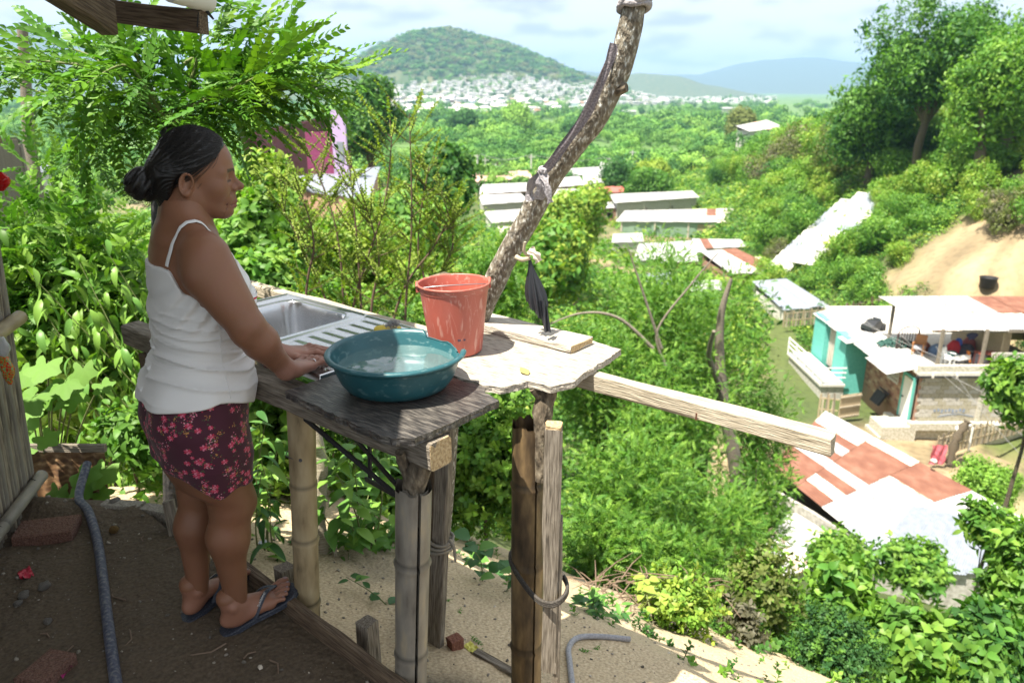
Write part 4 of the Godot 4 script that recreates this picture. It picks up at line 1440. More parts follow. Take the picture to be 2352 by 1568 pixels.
func body_sdf(p: Vector3) -> float:
	if p.y < 0.56:
		return smin(legs(p), torso(p), 0.05)
	var d := torso(p)
	if p.y < 0.74:
		d = smin(d, legs(p), 0.05)
	d = smin(d, arms(p), 0.035)
	if p.y > 1.15:
		d = smin(d, neck(p), 0.04)
	return d

func neck(p: Vector3) -> float:
	var d := cap(p, Vector3(0.062, 1.25, 0), Vector3(0.092, 1.37, 0), 0.056, 0.049)
	var q := Vector3(p.x, p.y, absf(p.z))
	d = smin(d, cap(q, Vector3(0.078, 1.365, 0.05), Vector3(0.128, 1.245, 0.018), 0.013, 0.010), 0.022)
	return smin(d, cap(q, Vector3(0.055, 1.30, 0.03), Vector3(0.06, 1.238, 0.14), 0.03, 0.03), 0.05)      # trapezius

const EAR := Vector3(0.092, 1.381, 0.0745)

const TURN := 0.33         # her head is turned a little to her right

func hinv(p: Vector3) -> Vector3:
	var x := p.x - 0.095
	return Vector3(0.095 + x * cos(TURN) + p.z * sin(TURN), p.y, p.z * cos(TURN) - x * sin(TURN))

func hrot(p: Vector3) -> Vector3:
	var x := p.x - 0.095
	return Vector3(0.095 + x * cos(TURN) - p.z * sin(TURN), p.y, p.z * cos(TURN) + x * sin(TURN))

func head_sdf(p: Vector3) -> float:
	var p0 := p
	p = hinv(p)
	var q := Vector3(p.x, p.y, absf(p.z))
	var d := ell(q, Vector3(0.117, 1.428, 0), Vector3(0.093, 0.088, 0.076))
	d = smin(d, ell(q, Vector3(0.144, 1.370, 0), Vector3(0.059, 0.088, 0.057)), 0.03)
	d = smin(d, cap(q, Vector3(0.098, 1.345, 0.047), Vector3(0.172, 1.299, 0.012), 0.021, 0.019), 0.03)
	d = smin(d, (q - Vector3(0.181, 1.298, 0.0)).length() - 0.0170, 0.018)
	d = smin(d, (q - Vector3(0.166, 1.362, 0.040)).length() - 0.022, 0.03)          # cheek
	d = smin(d, cap(q, Vector3(0.199, 1.403, 0.008), Vector3(0.178, 1.405, 0.048), 0.0085, 0.007), 0.018)   # brow
	d = smax(d, -((q - Vector3(0.211, 1.388, 0.031)).length() - 0.0165), 0.012)      # socket
	d = smin(d, (q - Vector3(0.1835, 1.387, 0.031)).length() - 0.0132, 0.003)        # lid over the eyeball
	d = smin(d, cap(q, Vector3(0.198, 1.397, 0), Vector3(0.2215, 1.3655, 0), 0.0068, 0.0088), 0.009)          # nose
	d = smin(d, (q - Vector3(0.2235, 1.362, 0)).length() - 0.0102, 0.006)
	d = smin(d, cap(q, Vector3(0.190, 1.364, 0), Vector3(0.214, 1.3615, 0), 0.015, 0.0095), 0.008)
	d = smin(d, (q - Vector3(0.2075, 1.3575, 0.0115)).length() - 0.0075, 0.006)
	d = smin(d, cap(q, Vector3(0.1975, 1.335, 0), Vector3(0.188, 1.331, 0.02), 0.012, 0.010), 0.018)           # muzzle
	d = smin(d, cap(q, Vector3(0.2065, 1.3215, 0), Vector3(0.192, 1.3165, 0.021), 0.0068, 0.003), 0.006)      # upper lip
	d = smin(d, cap(q, Vector3(0.2025, 1.3105, 0), Vector3(0.190, 1.313, 0.020), 0.0072, 0.003), 0.006)       # lower lip
	d = smax(d, -cap(q, Vector3(0.214, 1.3160, 0), Vector3(0.193, 1.3145, 0.023), 0.0020, 0.0008), 0.004)     # mouth line
	d = smax(d, -cap(q, Vector3(0.197, 1.350, 0.022), Vector3(0.181, 1.316, 0.031), 0.0008, 0.0005), 0.009)   # fold beside the mouth
	d = smax(d, -cap(q, Vector3(0.181, 1.309, 0.030), Vector3(0.172, 1.293, 0.031), 0.0008, 0.0006), 0.006)
	d = smax(d, -cap(q, Vector3(0.196, 1.3035, 0.0), Vector3(0.186, 1.3035, 0.014), 0.003, 0.002), 0.008)
	# ear
	var r := Basis(Vector3(0, 0, 1), 0.22) * (q - EAR)
	var e := ell(r, Vector3.ZERO, Vector3(0.0185, 0.031, 0.009))
	e = smax(e, -ell(r, Vector3(0.002, 0.003, 0.009), Vector3(0.013, 0.022, 0.011)), 0.003)
	var ring := Vector2(Vector2(r.x / 0.62, r.y).length() - 0.0275, r.z - 0.005).length() - 0.0036
	e = smin(e, ring if r.x < 0.010 or r.y > 0.0 else ring + 0.004, 0.004)
	e = smin(e, (r - Vector3(0.003, -0.026, 0.003)).length() - 0.0075, 0.006)
	e = smin(e, (r - Vector3(0.0125, -0.004, 0.004)).length() - 0.005, 0.005)
	e = smax(e, -((r - Vector3(0.006, -0.003, 0.007)).length() - 0.0062), 0.003)
	d = smin(d, e, 0.006)
	return smin(d, neck(p0), 0.018)

func skin_color(p: Vector3) -> Color:
	var c := Color(0.20, 0.092, 0.052)
	var k := 1.0 + 0.18 * n1.get_noise_3d(p.x * 300, p.y * 300, p.z * 300) + 0.10 * n2.get_noise_3d(p.x * 60, p.y * 60, p.z * 60)
	c = Color(c.r * k, c.g * k, c.b * k)
	if p.y > 1.27:
		p = hinv(p)
	if p.y > 1.27 and p.x > 0.16:
		var az := absf(p.z)
		if p.y > 1.304 and p.y < 1.327 and p.x > 0.188 and az < 0.024:
			c = c.lerp(Color(0.20, 0.065, 0.055), 0.75)
		if absf(p.y - 1.410 + absf(az - 0.022) * 0.12) < 0.0045 and az > 0.009 and az < 0.046 and p.x > 0.17:
			c = c.lerp(Color(0.022, 0.015, 0.012), 0.85)
		if absf(p.y - 1.3805) < 0.0022 and az > 0.017 and az < 0.046 and p.x > 0.178:
			c = c.lerp(Color(0.03, 0.02, 0.016), 0.8)
	if p.y < 0.10:
		c = c.lerp(Color(0.32, 0.155, 0.11), 0.45)
	return c

func hand_points(left: bool) -> Array:
	# finger chains in hand axes: x towards the fingertips, y up from the table, z to the little finger
	var g := 1.0
	var out := []
	var zs := [-0.0285, -0.0095, 0.0095, 0.0275]
	var ln := [0.95, 1.06, 0.99, 0.80]
	var sp := [-0.012, -0.002, 0.006, 0.016]
	for k in 4:
		var b := Vector3(0.086 - 0.004 * absf(k - 1), 0.017, zs[k])
		var l: float = ln[k]
		out.append([b, b + Vector3(0.038 * l, 0.004, sp[k] * 0.6), b + Vector3(0.062 * l, -0.003, sp[k]), b + Vector3(0.082 * l, -0.0085, sp[k] * 1.2)])
	out.append([Vector3(0.028, 0.022, -0.026), Vector3(0.055, 0.018, -0.052), Vector3(0.078, 0.012, -0.062), Vector3(0.098, 0.009, -0.066)])
	return out

func hand_sdf(p: Vector3, ch: Array, fore: Vector3) -> float:
	var d := cap(p, Vector3(-0.004, 0.0305, 0) + fore * 0.075, Vector3(-0.004, 0.0305, 0), 0.0335, 0.0275)
	d = smin(d, cap(p, Vector3(0.0, 0.031, 0.0), Vector3(0.03, 0.024, 0.0), 0.025, 0.021), 0.022)
	for k in 4:
		d = smin(d, cap(p, Vector3(0.02, 0.022, ch[k][0].z * 0.7), ch[k][0], 0.0165, 0.0125), 0.014)
	for k in 5:
		var c: Array = ch[k]
		var r := 0.0092 if k < 3 else 0.0083
		if k == 4:
			r = 0.011
		var f := cap(p, c[0], c[1], r * 1.08, r)
		f = smin(f, cap(p, c[1], c[2], r, r * 0.92), 0.004)
		f = smin(f, cap(p, c[2], c[3], r * 0.92, r * 0.82), 0.004)
		f = smin(f, (p - c[1] - Vector3(0, 0.002, 0)).length() - r * 1.02, 0.004)
		d = smin(d, f, 0.006 if k < 4 else 0.014)
	return d

func foot_sdf(p: Vector3, lat: float) -> float:
	# x to the toes, y up from the sole, z; lat = +1 when the little toe is on +z
	var q := Vector3(p.x, p.y, p.z * lat)
	var d := ell(q, Vector3(0.03, 0.028, 0.0), Vector3(0.034, 0.03, 0.027))
	d = smin(d, cap(q, Vector3(0.046, 0.10, 0.0), Vector3(0.052, 0.06, 0.0), 0.034, 0.034), 0.02)
	d = smin(d, cap(q, Vector3(0.06, 0.052, 0.0), Vector3(0.135, 0.026, -0.006), 0.032, 0.022), 0.03)
	d = smin(d, cap(q, Vector3(0.05, 0.02, 0.010), Vector3(0.145, 0.017, 0.026), 0.021, 0.017), 0.025)
	d = smin(d, cap(q, Vector3(0.155, 0.02, -0.022), Vector3(0.15, 0.017, 0.026), 0.020, 0.016), 0.02)
	d = smin(d, (Vector3(q.x - 0.047, q.y - 0.078, absf(q.z) - 0.029)).length() - 0.014, 0.014)
	var z := [-0.029, -0.0095, 0.006, 0.0195, 0.032]
	var x := [0.226, 0.224, 0.214, 0.202, 0.187]
	var r := [0.0122, 0.0092, 0.0088, 0.0083, 0.008]
	for k in 5:
		var a := Vector3(0.165 - 0.006 * k, 0.018, z[k] * 0.95)
		var m := Vector3(x[k] - 0.018, 0.019, z[k] + 0.003 * (k - 2))
		var e := Vector3(x[k], 0.0125, z[k] + 0.004 * (k - 2))
		var t := smin(cap(q, a, m, r[k], r[k] * 0.92), cap(q, m, e, r[k] * 0.95, r[k] * 0.95), 0.004)
		d = smin(d, t, 0.006)
	return d

func shirt_top(p: Vector3) -> float:
	# height of the neckline and armholes by direction round the trunk (0 front, 1 back)
	var a := absf(atan2(p.z, p.x - 0.07)) / PI
	var key := [[0.0, 1.105], [0.17, 1.135], [0.26, 1.175], [0.34, 1.12], [0.5, 1.075], [0.62, 1.105], [0.72, 1.168], [0.80, 1.172], [0.9, 1.170], [1.0, 1.170]]
	for k in key.size() - 1:
		if a <= key[k + 1][0]:
			return lerpf(key[k][1], key[k + 1][1], smoothstep(key[k][0], key[k + 1][0], a))
	return 1.16

func shirt_folds(p: Vector3) -> float:
	# drawn-in creases round the waist and small drags under the arm
	var a := atan2(p.z, p.x - 0.07)
	var w := 0.0
	var zone := smoothstep(0.78, 0.85, p.y) * smoothstep(1.10, 0.98, p.y)
	var s1 := 1.0 - absf(sin(p.y * 62.0 + 1.6 * sin(a * 1.7 + 0.6) + 5.0 * n2.get_noise_3d(p.x * 60, p.y * 90, p.z * 60)))
	var s2 := 1.0 - absf(sin(p.y * 105.0 - a * 2.5 + 6.0 * n2.get_noise_3d(p.x * 80 + 50, p.y * 80, p.z * 80)))
	var here := smoothstep(-0.25, 0.25, n2.get_noise_3d(p.x * 90 + 7, p.y * 160, p.z * 90))
	w += zone * (0.0105 * s1 * s1 * here + 0.0065 * s2 * s2 * (1.0 - here) - 0.003)
	w += smoothstep(0.97, 1.03, p.y) * smoothstep(1.14, 1.08, p.y) * 0.0035 * sin((p.y * 0.8 - (p.x) * 1.1) * 120.0 + 5.0 * n2.get_noise_3d(p.x * 45, p.y * 45, p.z * 45 + 9))
	w += smoothstep(0.88, 0.80, p.y) * 0.003 * sin(a * 9.0 + p.y * 20.0 + 3.0 * n2.get_noise_3d(p.x * 30, p.y * 30, p.z * 30))
	return w

func shirt_sdf(p: Vector3) -> float:
	var d := torso(p) - 0.0085 - shirt_folds(p)
	d -= 0.009 * smoothstep(0.90, 0.80, p.y)
	if d > 0.1:
		return d
	d = smax(d, p.y - shirt_top(p), 0.004)
	var ca := cos(atan2(p.z, p.x - 0.05))
	return smax(d, 0.800 - 0.075 * pow(maxf(0.0, ca), 1.3) - 0.016 * maxf(0.0, -ca) - p.y, 0.006)

func shorts_sdf(p: Vector3) -> float:
	var t := torso(p + Vector3(0, 0, 0))
	if p.y < 0.60:
		t += (0.60 - p.y) * 0.5
	var R := cap(p, HIP_R + Vector3(-0.005, -0.02, 0), KNEE_R + Vector3(-0.022, 0.0, 0.004), 0.098, 0.086)
	var L := cap(p, HIP_L + Vector3(-0.005, -0.02, 0), KNEE_L + Vector3(-0.022, 0.01, 0), 0.098, 0.086)
	var d := smin(t - lerpf(0.012, 0.0035, smoothstep(0.70, 0.76, p.y)), minf(R, L) + 0.04 * smoothstep(0.66, 0.76, p.y), 0.05)
	d -= 0.004 * sin(atan2(p.z, p.x - 0.03) * 7.0 + p.y * 14.0 + 3.0 * n2.get_noise_3d(p.x * 25, p.y * 25, p.z * 25)) * smoothstep(0.72, 0.55, p.y)
	if d > 0.1:
		return d
	# hem: lower at the back of the near leg, lifted to the front and over the far leg
	var hem := 0.522 + 0.008 * sin(p.x * 30.0) - 0.022 * exp(-pow((p.x - 0.03) / 0.028, 2)) * smoothstep(0.02, 0.12, p.z)
	if p.z < 0.02:
		hem = 0.53
	hem += smoothstep(0.02, -0.075, p.x) * 0.06
	return smax(smax(d, hem - p.y, 0.004), p.y - 0.84, 0.01)

func flower_texture() -> ImageTexture:
	var n := 640
	var im := Image.create(n, n, false, Image.FORMAT_RGB8)
	var base := Color(0.050, 0.004, 0.018).linear_to_srgb()
	im.fill(base)
	var r := RandomNumberGenerator.new()
	r.seed = 8
	var dot := func(x: float, y: float, rad: float, c: Color) -> void:
		var cc := c.linear_to_srgb()
		for j in range(int(-rad), int(rad) + 1):
			for i in range(int(-rad), int(rad) + 1):
				if i * i + j * j <= rad * rad:
					im.set_pixel(posmod(int(x) + i, n), posmod(int(y) + j, n), cc)
	var reds := [Color(0.40, 0.012, 0.05), Color(0.52, 0.05, 0.11), Color(0.55, 0.16, 0.24), Color(0.62, 0.33, 0.38)]
	for k in 190:
		var x := r.randf() * n
		var y := r.randf() * n
		var kind := r.randi() % 10
		for q in 5:                                    # leaves
			dot.call(x + r.randfn() * 13, y + r.randfn() * 13, r.randf_range(2, 4.5), Color(0.045, 0.075, 0.03))
		if kind < 5:                                   # rose: rings of petals
			var s := r.randf_range(8, 16)
			for ringk in 3:
				for q in 7:
					var a := TAU * q / 7 + ringk
					var c: Color = reds[(q + ringk) % 3]
					dot.call(x + cos(a) * s * (1.0 - ringk * 0.33), y + sin(a) * s * (1.0 - ringk * 0.33), s * 0.30, c)
			dot.call(x, y, s * 0.2, reds[0])
		elif kind < 8:                                 # spray of small pale blossoms
			for q in 14:
				dot.call(x + r.randfn() * 9, y + r.randfn() * 13, r.randf_range(2.0, 4.0), reds[r.randi() % 4])
		else:
			for q in 7:
				dot.call(x + r.randfn() * 7, y + r.randfn() * 7, r.randf_range(2.0, 3.5), Color(0.42, 0.20, 0.05))
	return ImageTexture.create_from_image(im)

func build_person() -> void:
	loft_init()
	var f := Vector3(0.8, 0, -0.6)
	var rgt := Vector3(0.6, 0, 0.8)
	var o := thing("person", "person in white strappy top and dark floral shorts leaning hands on the sink", "person")
	o.transform = Transform3D(Basis(f, Vector3.UP, rgt), Vector3(-0.95, 0, -2.05))
	var skin := mat(lin(1, 1, 1), 0.48)
	skin.vertex_color_use_as_albedo = true
	skin.metallic_specular = 0.45
	skin.heightmap_enabled = true
	skin.heightmap_texture = M.fine_bump
	skin.heightmap_scale = 0.025
	skin.uv1_triplanar = true
	skin.uv1_scale = Vector3(14, 14, 14)
	var b := MB.new()
	nets(b, body_sdf, Vector3(-0.20, 0.06, -0.30), Vector3(0.36, 1.33, 0.34), 0.0095, skin_color)
	nets(b, head_sdf, Vector3(-0.02, 1.255, -0.115), Vector3(0.25, 1.53, 0.125), 0.0033, skin_color)
	# hands
	var tint := func(_p: Vector3) -> Color: return Color(0.31, 0.155, 0.11) * (0.95 + 0.3 * n1.get_noise_3d(_p.x * 900, _p.y * 900, _p.z * 900))
	for side in 2:
		var hb := MB.new()
		var ch := hand_points(side == 1)
		var mir := Vector3(1, 1, 1 if side == 0 else -1)
		var wr := WRI_R if side == 0 else WRI_L
		var dir := Vector3(0.86, 0, -0.51) if side == 0 else Vector3(0.97, 0, 0.22)
		var x := dir.normalized()
		var z := x.cross(Vector3.UP)
		var fw := ((ELB_R if side == 0 else ELB_L) - wr).normalized()
		var fore := Vector3(fw.dot(x), fw.y, fw.dot(z)) * mir
		nets(hb, func(p: Vector3): return maxf(hand_sdf(p * mir, ch, fore), (p * mir - Vector3(-0.004, 0.0305, 0)).dot(fore) - 0.06), Vector3(-0.09, -0.005, -0.085), Vector3(0.195, 0.105, 0.085), 0.0027, func(p: Vector3): return tint.call(p).lerp(Color(0.20, 0.092, 0.052), smoothstep(0.012, 0.05, (p * mir - Vector3(-0.004, 0.0305, 0)).dot(fore))))
		var xf := Transform3D(Basis(x, Vector3.UP, z), Vector3(wr.x + 0.004, 0.8385, wr.z))
		var i0 := b.v.size()
		for i in hb.v.size():
			b.col = hb.c[i]
			b.vert(xf * hb.v[i], xf.basis * hb.n[i])
		for k in hb.ix:
			b.ix.append(i0 + k)
	# feet
	var foot_xf := [Transform3D(Basis(Vector3(0, 0, 1), deg_to_rad(14.0)), Vector3(0.005, 0.018, 0.085)), Transform3D(Basis(Vector3.UP, deg_to_rad(24.0)) * Basis(Vector3(0, 0, 1), deg_to_rad(9.0)), Vector3(-0.074, 0.018, -0.046))]
	for side in 2:
		var fb := MB.new()
		var lat := 1.0 if side == 0 else -1.0
		nets(fb, func(p: Vector3): return foot_sdf(p, lat), Vector3(-0.02, -0.008, -0.06), Vector3(0.25, 0.135, 0.06), 0.0036, skin_color)
		var i0 := b.v.size()
		for i in fb.v.size():
			b.col = fb.c[i]
			b.vert(foot_xf[side] * fb.v[i], foot_xf[side].basis * fb.n[i])
		for k in fb.ix:
			b.ix.append(i0 + k)
	part(o, "body", b.done(), skin)
	# toenails
	var nb := MB.new()
	for side in 2:
		var lat := 1.0 if side == 0 else -1.0
		for k in 5:
			var z: float = [-0.029, -0.0095, 0.006, 0.0195, 0.032][k] + 0.004 * (k - 2)
			var x: float = [0.226, 0.224, 0.214, 0.202, 0.187][k]
			var sz: float = [0.0065, 0.0045, 0.0042, 0.004, 0.0035][k]
			var m := SphereMesh.new()
			nb.box(foot_xf[side] * Vector3(x + 0.002, 0.0225 - 0.002 * minf(k, 1), z * lat), Vector3(sz * 1.6, 0.0022, sz * 1.7), foot_xf[side].basis * Basis(Vector3(0, 0, 1), -0.45))
	part(o, "toenails", nb.done(), mat(lin(0.16, 0.075, 0.085), 0.3))
	# hair
	var hair := mat(lin(0.006, 0.005, 0.005), 0.42)
	hair.metallic_specular = 0.5
	var hx := [[1.28, 0.02], [1.33, 0.042], [1.36, 0.054], [1.385, 0.066], [1.402, 0.080], [1.414, 0.122], [1.43, 0.150], [1.45, 0.176], [1.468, 0.196], [1.49, 0.205], [1.56, 0.21]]
	var line := func(y: float) -> float:
		for k in hx.size() - 1:
			if y <= hx[k + 1][0]:
				return lerpf(hx[k][1], hx[k + 1][1], clampf((y - hx[k][0]) / (hx[k + 1][0] - hx[k][0]), 0, 1))
		return 0.21
	var hb := MB.new()
	nets(hb, func(p: Vector3):
		p = hinv(p)
		var d := ell(p, Vector3(0.112, 1.428, 0), Vector3(0.100, 0.098, 0.084))
		d = smin(d, cap(p, Vector3(0.05, 1.40, 0), Vector3(0.055, 1.33, 0), 0.066, 0.048), 0.03)
		var fl := atan2(p.y - 1.40, p.x + 0.02)
		d += 0.0012 * sin(fl * 60.0 + p.z * 90.0 + 5.0 * n1.get_noise_3d(p.x * 70, p.y * 70, p.z * 70)) + 0.004 * n2.get_noise_3d(p.x * 90, p.y * 90, p.z * 90)
		var wob := 0.006 * n1.get_noise_3d(p.x * 10, p.y * 220, p.z * 220)
		d = smax(d, (p.x - line.call(p.y) + wob) * 0.7, 0.012)
		d = smax(d, 1.305 - p.y, 0.02)
		var q := p - Vector3(-0.018, 1.376, 0.0)
		var bun := ell(q, Vector3.ZERO, Vector3(0.046, 0.043, 0.046))
		bun += 0.004 * sin(atan2(q.z, q.y) * 5.0 + q.x * 180.0 + 4.0 * n1.get_noise_3d(p.x * 90, p.y * 90, p.z * 90)) + 0.010 * n1.get_noise_3d(p.x * 210, p.y * 210, p.z * 210)
		return smin(d, bun, 0.012), Vector3(-0.09, 1.295, -0.125), Vector3(0.235, 1.55, 0.125), 0.0042, null, 2.2)
	var h := part(o, "hair", hb.done(), hair)
	var sb := MB.new()
	var r := RandomNumberGenerator.new()
	r.seed = 4
	for k in 1000:                                    # strands combed back to the bun
		var a := r.randf_range(-1.2, 1.2)
		var yy := 1.415 + 0.105 * cos(a * 0.98) * r.randf_range(0.75, 1.0)
		var st := Vector3(line.call(yy) - 0.004 + r.randf() * 0.006 - r.randf() * 0.09 * float(k % 2), yy, sin(a) * 0.075)
		if st.y < 1.445:
			continue
		var en := Vector3(r.randf_range(-0.01, 0.03), 1.38 + r.randf_range(-0.03, 0.03), r.randf_range(-0.03, 0.03))
		var pts := []
		var rr := []
		var ph := r.randf() * TAU
		for j in 9:
			var t := j / 8.0
			var p := st.lerp(en, t)
			var c := Vector3(0.112, 1.428, 0)
			var dv := (p - c) / Vector3(0.100, 0.098, 0.084)
			p = c + dv.normalized() * Vector3(0.1005, 0.0985, 0.0845) * (1.0 + 0.012 * sin(t * 7 + ph))
			pts.append(hrot(p))
			rr.append(0.0005)
		sb.tube(pts, rr, 3, false)
	for k in 420:                                     # loose curls round the bun and hairline
		var c := Vector3(-0.018, 1.376, 0) + Vector3(r.randfn(), r.randfn(), r.randfn()).normalized() * Vector3(0.047, 0.044, 0.047) * r.randf_range(0.9, 1.06)
		if k % 24 == 0:
			var y2 := r.randf_range(1.475, 1.51)
			c = Vector3(line.call(y2) + 0.002, y2, r.randf_range(0.0, 0.07))
			var dv2 := (c - Vector3(0.112, 1.428, 0)) / Vector3(0.096, 0.094, 0.08)
			c = Vector3(0.112, 1.428, 0) + dv2.normalized() * Vector3(0.096, 0.094, 0.08)
		var dir := Vector3(r.randfn(), r.randfn(), r.randfn()).normalized()
		var pts := []
		var rr := []
		var s2 := dir.cross(Vector3(0.3, 0.5, 0.8)).normalized()
		var rad := r.randf_range(0.004, 0.010)
		for j in 10:
			var t := j / 9.0
			var w := t * r.randf_range(4.0, 5.0)
			pts.append(c + (dir * cos(w) + s2 * sin(w)) * rad - dir * rad + dir.cross(s2) * 0.008 * t)
			pts[-1] = hrot(pts[-1])
			rr.append(0.0005)
		sb.tube(pts, rr, 3, false)
	part(h, "loose_strands", sb.done(), mat(lin(0.012, 0.010, 0.009), 0.4))
	# white top with straps and printed front
	var white := mat(lin(0.66, 0.655, 0.65), 0.85)
	white.heightmap_enabled = true
	white.heightmap_texture = M.fine_bump
	white.heightmap_scale = 0.05
	white.uv1_triplanar = true
	white.uv1_scale = Vector3(20, 20, 20)
	white.rim_enabled = true
	white.rim = 0.3
	var shb := MB.new()
	nets(shb, shirt_sdf, Vector3(-0.18, 0.70, -0.22), Vector3(0.30, 1.22, 0.22), 0.0052, null, 2.0)
	var top := part(o, "white_top", shb.done(), white)
	for s in [-1, 1]:
		var pts := []
		for q in [[-0.012, 1.178, 0.098], [0.0, 1.215, 0.104], [0.03, 1.258, 0.104], [0.07, 1.272, 0.102], [0.105, 1.252, 0.100], [0.140, 1.205, 0.096], [0.160, 1.165, 0.092]]:
			pts.append(Vector3(q[0], q[1], q[2] * s))
		var sp := spline(pts, 30)
		var kb := MB.new()
		# ribbon laid on the skin
		kb.grid(6, 30, func(i: int, j: int):
			var p: Vector3 = sp[j]
			var d := (sp[mini(j + 1, 30)] - sp[maxi(j - 1, 0)] as Vector3).normalized()
			var g := Vector3(body_sdf(p + Vector3(0.004, 0, 0)) - body_sdf(p - Vector3(0.004, 0, 0)), body_sdf(p + Vector3(0, 0.004, 0)) - body_sdf(p - Vector3(0, 0.004, 0)), body_sdf(p + Vector3(0, 0, 0.004)) - body_sdf(p - Vector3(0, 0, 0.004))).normalized()
			p -= g * (body_sdf(p) - 0.0035)
			var side := d.cross(g).normalized()
			var w := (i - 3) / 3.0
			return p + side * 0.0062 * w + g * 0.002 * (1.0 - w * w))
		part(top, "strap", kb.done(), white)
	# side seam of the top
	var seam := MB.new()
	var sp3 := []
	var sr := []
	for k in 22:
		var y := lerpf(0.806, 1.06, k / 21.0)
		var dirs := Vector3(0.16, 0, 1).normalized()
		var t := 0.30
		for q in 40:
			var dd := shirt_sdf(Vector3(0.055, y, 0) + dirs * t)
			t -= dd * 0.7
			if absf(dd) < 0.0006:
				break
		sp3.append(Vector3(0.055, y, 0) + dirs * (t + 0.0004))
		sr.append(0.0014)
	seam.tube(sp3, sr, 5)
	part(top, "side_seam", seam.done(), white)
	# printed panel on the chest
	var pim := Image.create(160, 128, false, Image.FORMAT_RGB8)
	pim.fill(Color(0.86, 0.85, 0.85))
	for k in 60:
		var cx := r.randi_range(4, 155)
		var cy := r.randi_range(18, 100)
		var rad := r.randi_range(2, 6)
		for j in range(-rad, rad + 1):
			for i in range(-rad, rad + 1):
				if i * i + j * j * 0.6 <= rad * rad and cx + i in range(160) and cy + j in range(128):
					pim.set_pixel(cx + i, cy + j, Color(0.10, 0.10, 0.16))
	for i in 160:
		for w in 5:
			pim.set_pixel(i, 10 + w, Color(0.72, 0.10, 0.14))
			pim.set_pixel(i, clampi(108 + w + int(8 * sin(i * 0.15)), 0, 127), Color(0.72, 0.10, 0.14))
			if i % 40 < 4:
				for j in range(10, 110):
					pim.set_pixel(i, j, Color(0.72, 0.10, 0.14))
	var pm := mat(lin(1, 1, 1), 0.8)
	pm.albedo_texture = ImageTexture.create_from_image(pim)
	var pb := MB.new()
	pb.grid(24, 16, func(i: int, j: int):
		var a := deg_to_rad(-72.0 + 144.0 * i / 24.0)
		var y := 1.075 - 0.11 * j / 16.0
		var dir := Vector3(cos(a), 0, sin(a))
		var t := 0.30
		for k in 40:
			var d := shirt_sdf(Vector3(0.07, y, 0) + dir * t)
			t -= d * 0.7
			if absf(d) < 0.0006:
				break
		return Vector3(0.07, y, 0) + dir * (t + 0.0025))
	for i in pb.n.size():
		if pb.n[i].dot(pb.v[i] - Vector3(0.07, pb.v[i].y, 0)) < 0:
			pb.n[i] = -pb.n[i]
	part(top, "chest_print", pb.done(), pm)
	# floral shorts
	var fm := mat(lin(1, 1, 1), 0.8)
	fm.albedo_texture = flower_texture()
	fm.rim_enabled = true
	fm.rim = 0.25
	var fb2 := MB.new()
	nets(fb2, shorts_sdf, Vector3(-0.17, 0.45, -0.22), Vector3(0.26, 0.86, 0.23), 0.0075, null, 1.8)
	for i in fb2.v.size():
		var p := fb2.v[i]
		fb2.uv[i] = Vector2(atan2(p.x - 0.03, p.z) / TAU * 3.0, -p.y * 3.1)
	part(o, "floral_shorts", fb2.done(), fm)
	# flip-flops
	var rubber := noisy([[0.0, lin(0.012, 0.016, 0.028)], [0.6, lin(0.028, 0.034, 0.052)], [1.0, lin(0.13, 0.14, 0.16)]], 0.03, Vector3(9, 9, 9), 0.6, 0.05, 111)
	for side in 2:
		var lat := 1.0 if side == 0 else -1.0
		var fl := part(o, "flip_flop", null, null, foot_xf[side])
		var ub := MB.new()
		var ring := []
		var outl := [[-0.018, 0.0], [-0.012, 0.024], [0.02, 0.034], [0.07, 0.034], [0.12, 0.041], [0.17, 0.047], [0.21, 0.043], [0.238, 0.022], [0.246, -0.008], [0.238, -0.032], [0.205, -0.043], [0.16, -0.040], [0.11, -0.030], [0.06, -0.029], [0.01, -0.030], [-0.012, -0.022]]
		var cv := []
		for q in outl:
			cv.append(Vector3(q[0], 0, q[1] * lat))
		cv.append(cv[0])
		var sm := spline(cv, 64)
		sm.resize(64)
		var layers := [[0.0, -0.018, -0.003], [0.0, -0.016, 0.0], [0.0, -0.009, -0.0015], [0.0, -0.004, 0.0], [0.0, 0.0, -0.003]]
		var rings := []
		for l in layers:
			var rg := []
			for p in sm:
				var c := Vector3(0.115, 0, 0)
				rg.append(p + (p - c).normalized() * l[2] + Vector3(0, l[1], 0))
			rings.append(rg)
		for l in layers.size() - 1:
			for k in 64:
				var k2 := (k + 1) % 64
				ub.quad(rings[l][k], rings[l][k2], rings[l + 1][k2], rings[l + 1][k])
				var i := ub.v.size() - 4
				if ub.n[i].dot(rings[l][k] - Vector3(0.115, rings[l][k].y, 0)) < 0:
					for z in 4:
						ub.n[i + z] = -ub.n[i + z]
		ub.fan(rings[4], Vector3.UP)
		ub.fan(rings[0], Vector3.DOWN)
		fl.mesh = ub.done()
		fl.material_override = rubber
		var sbm := MB.new()
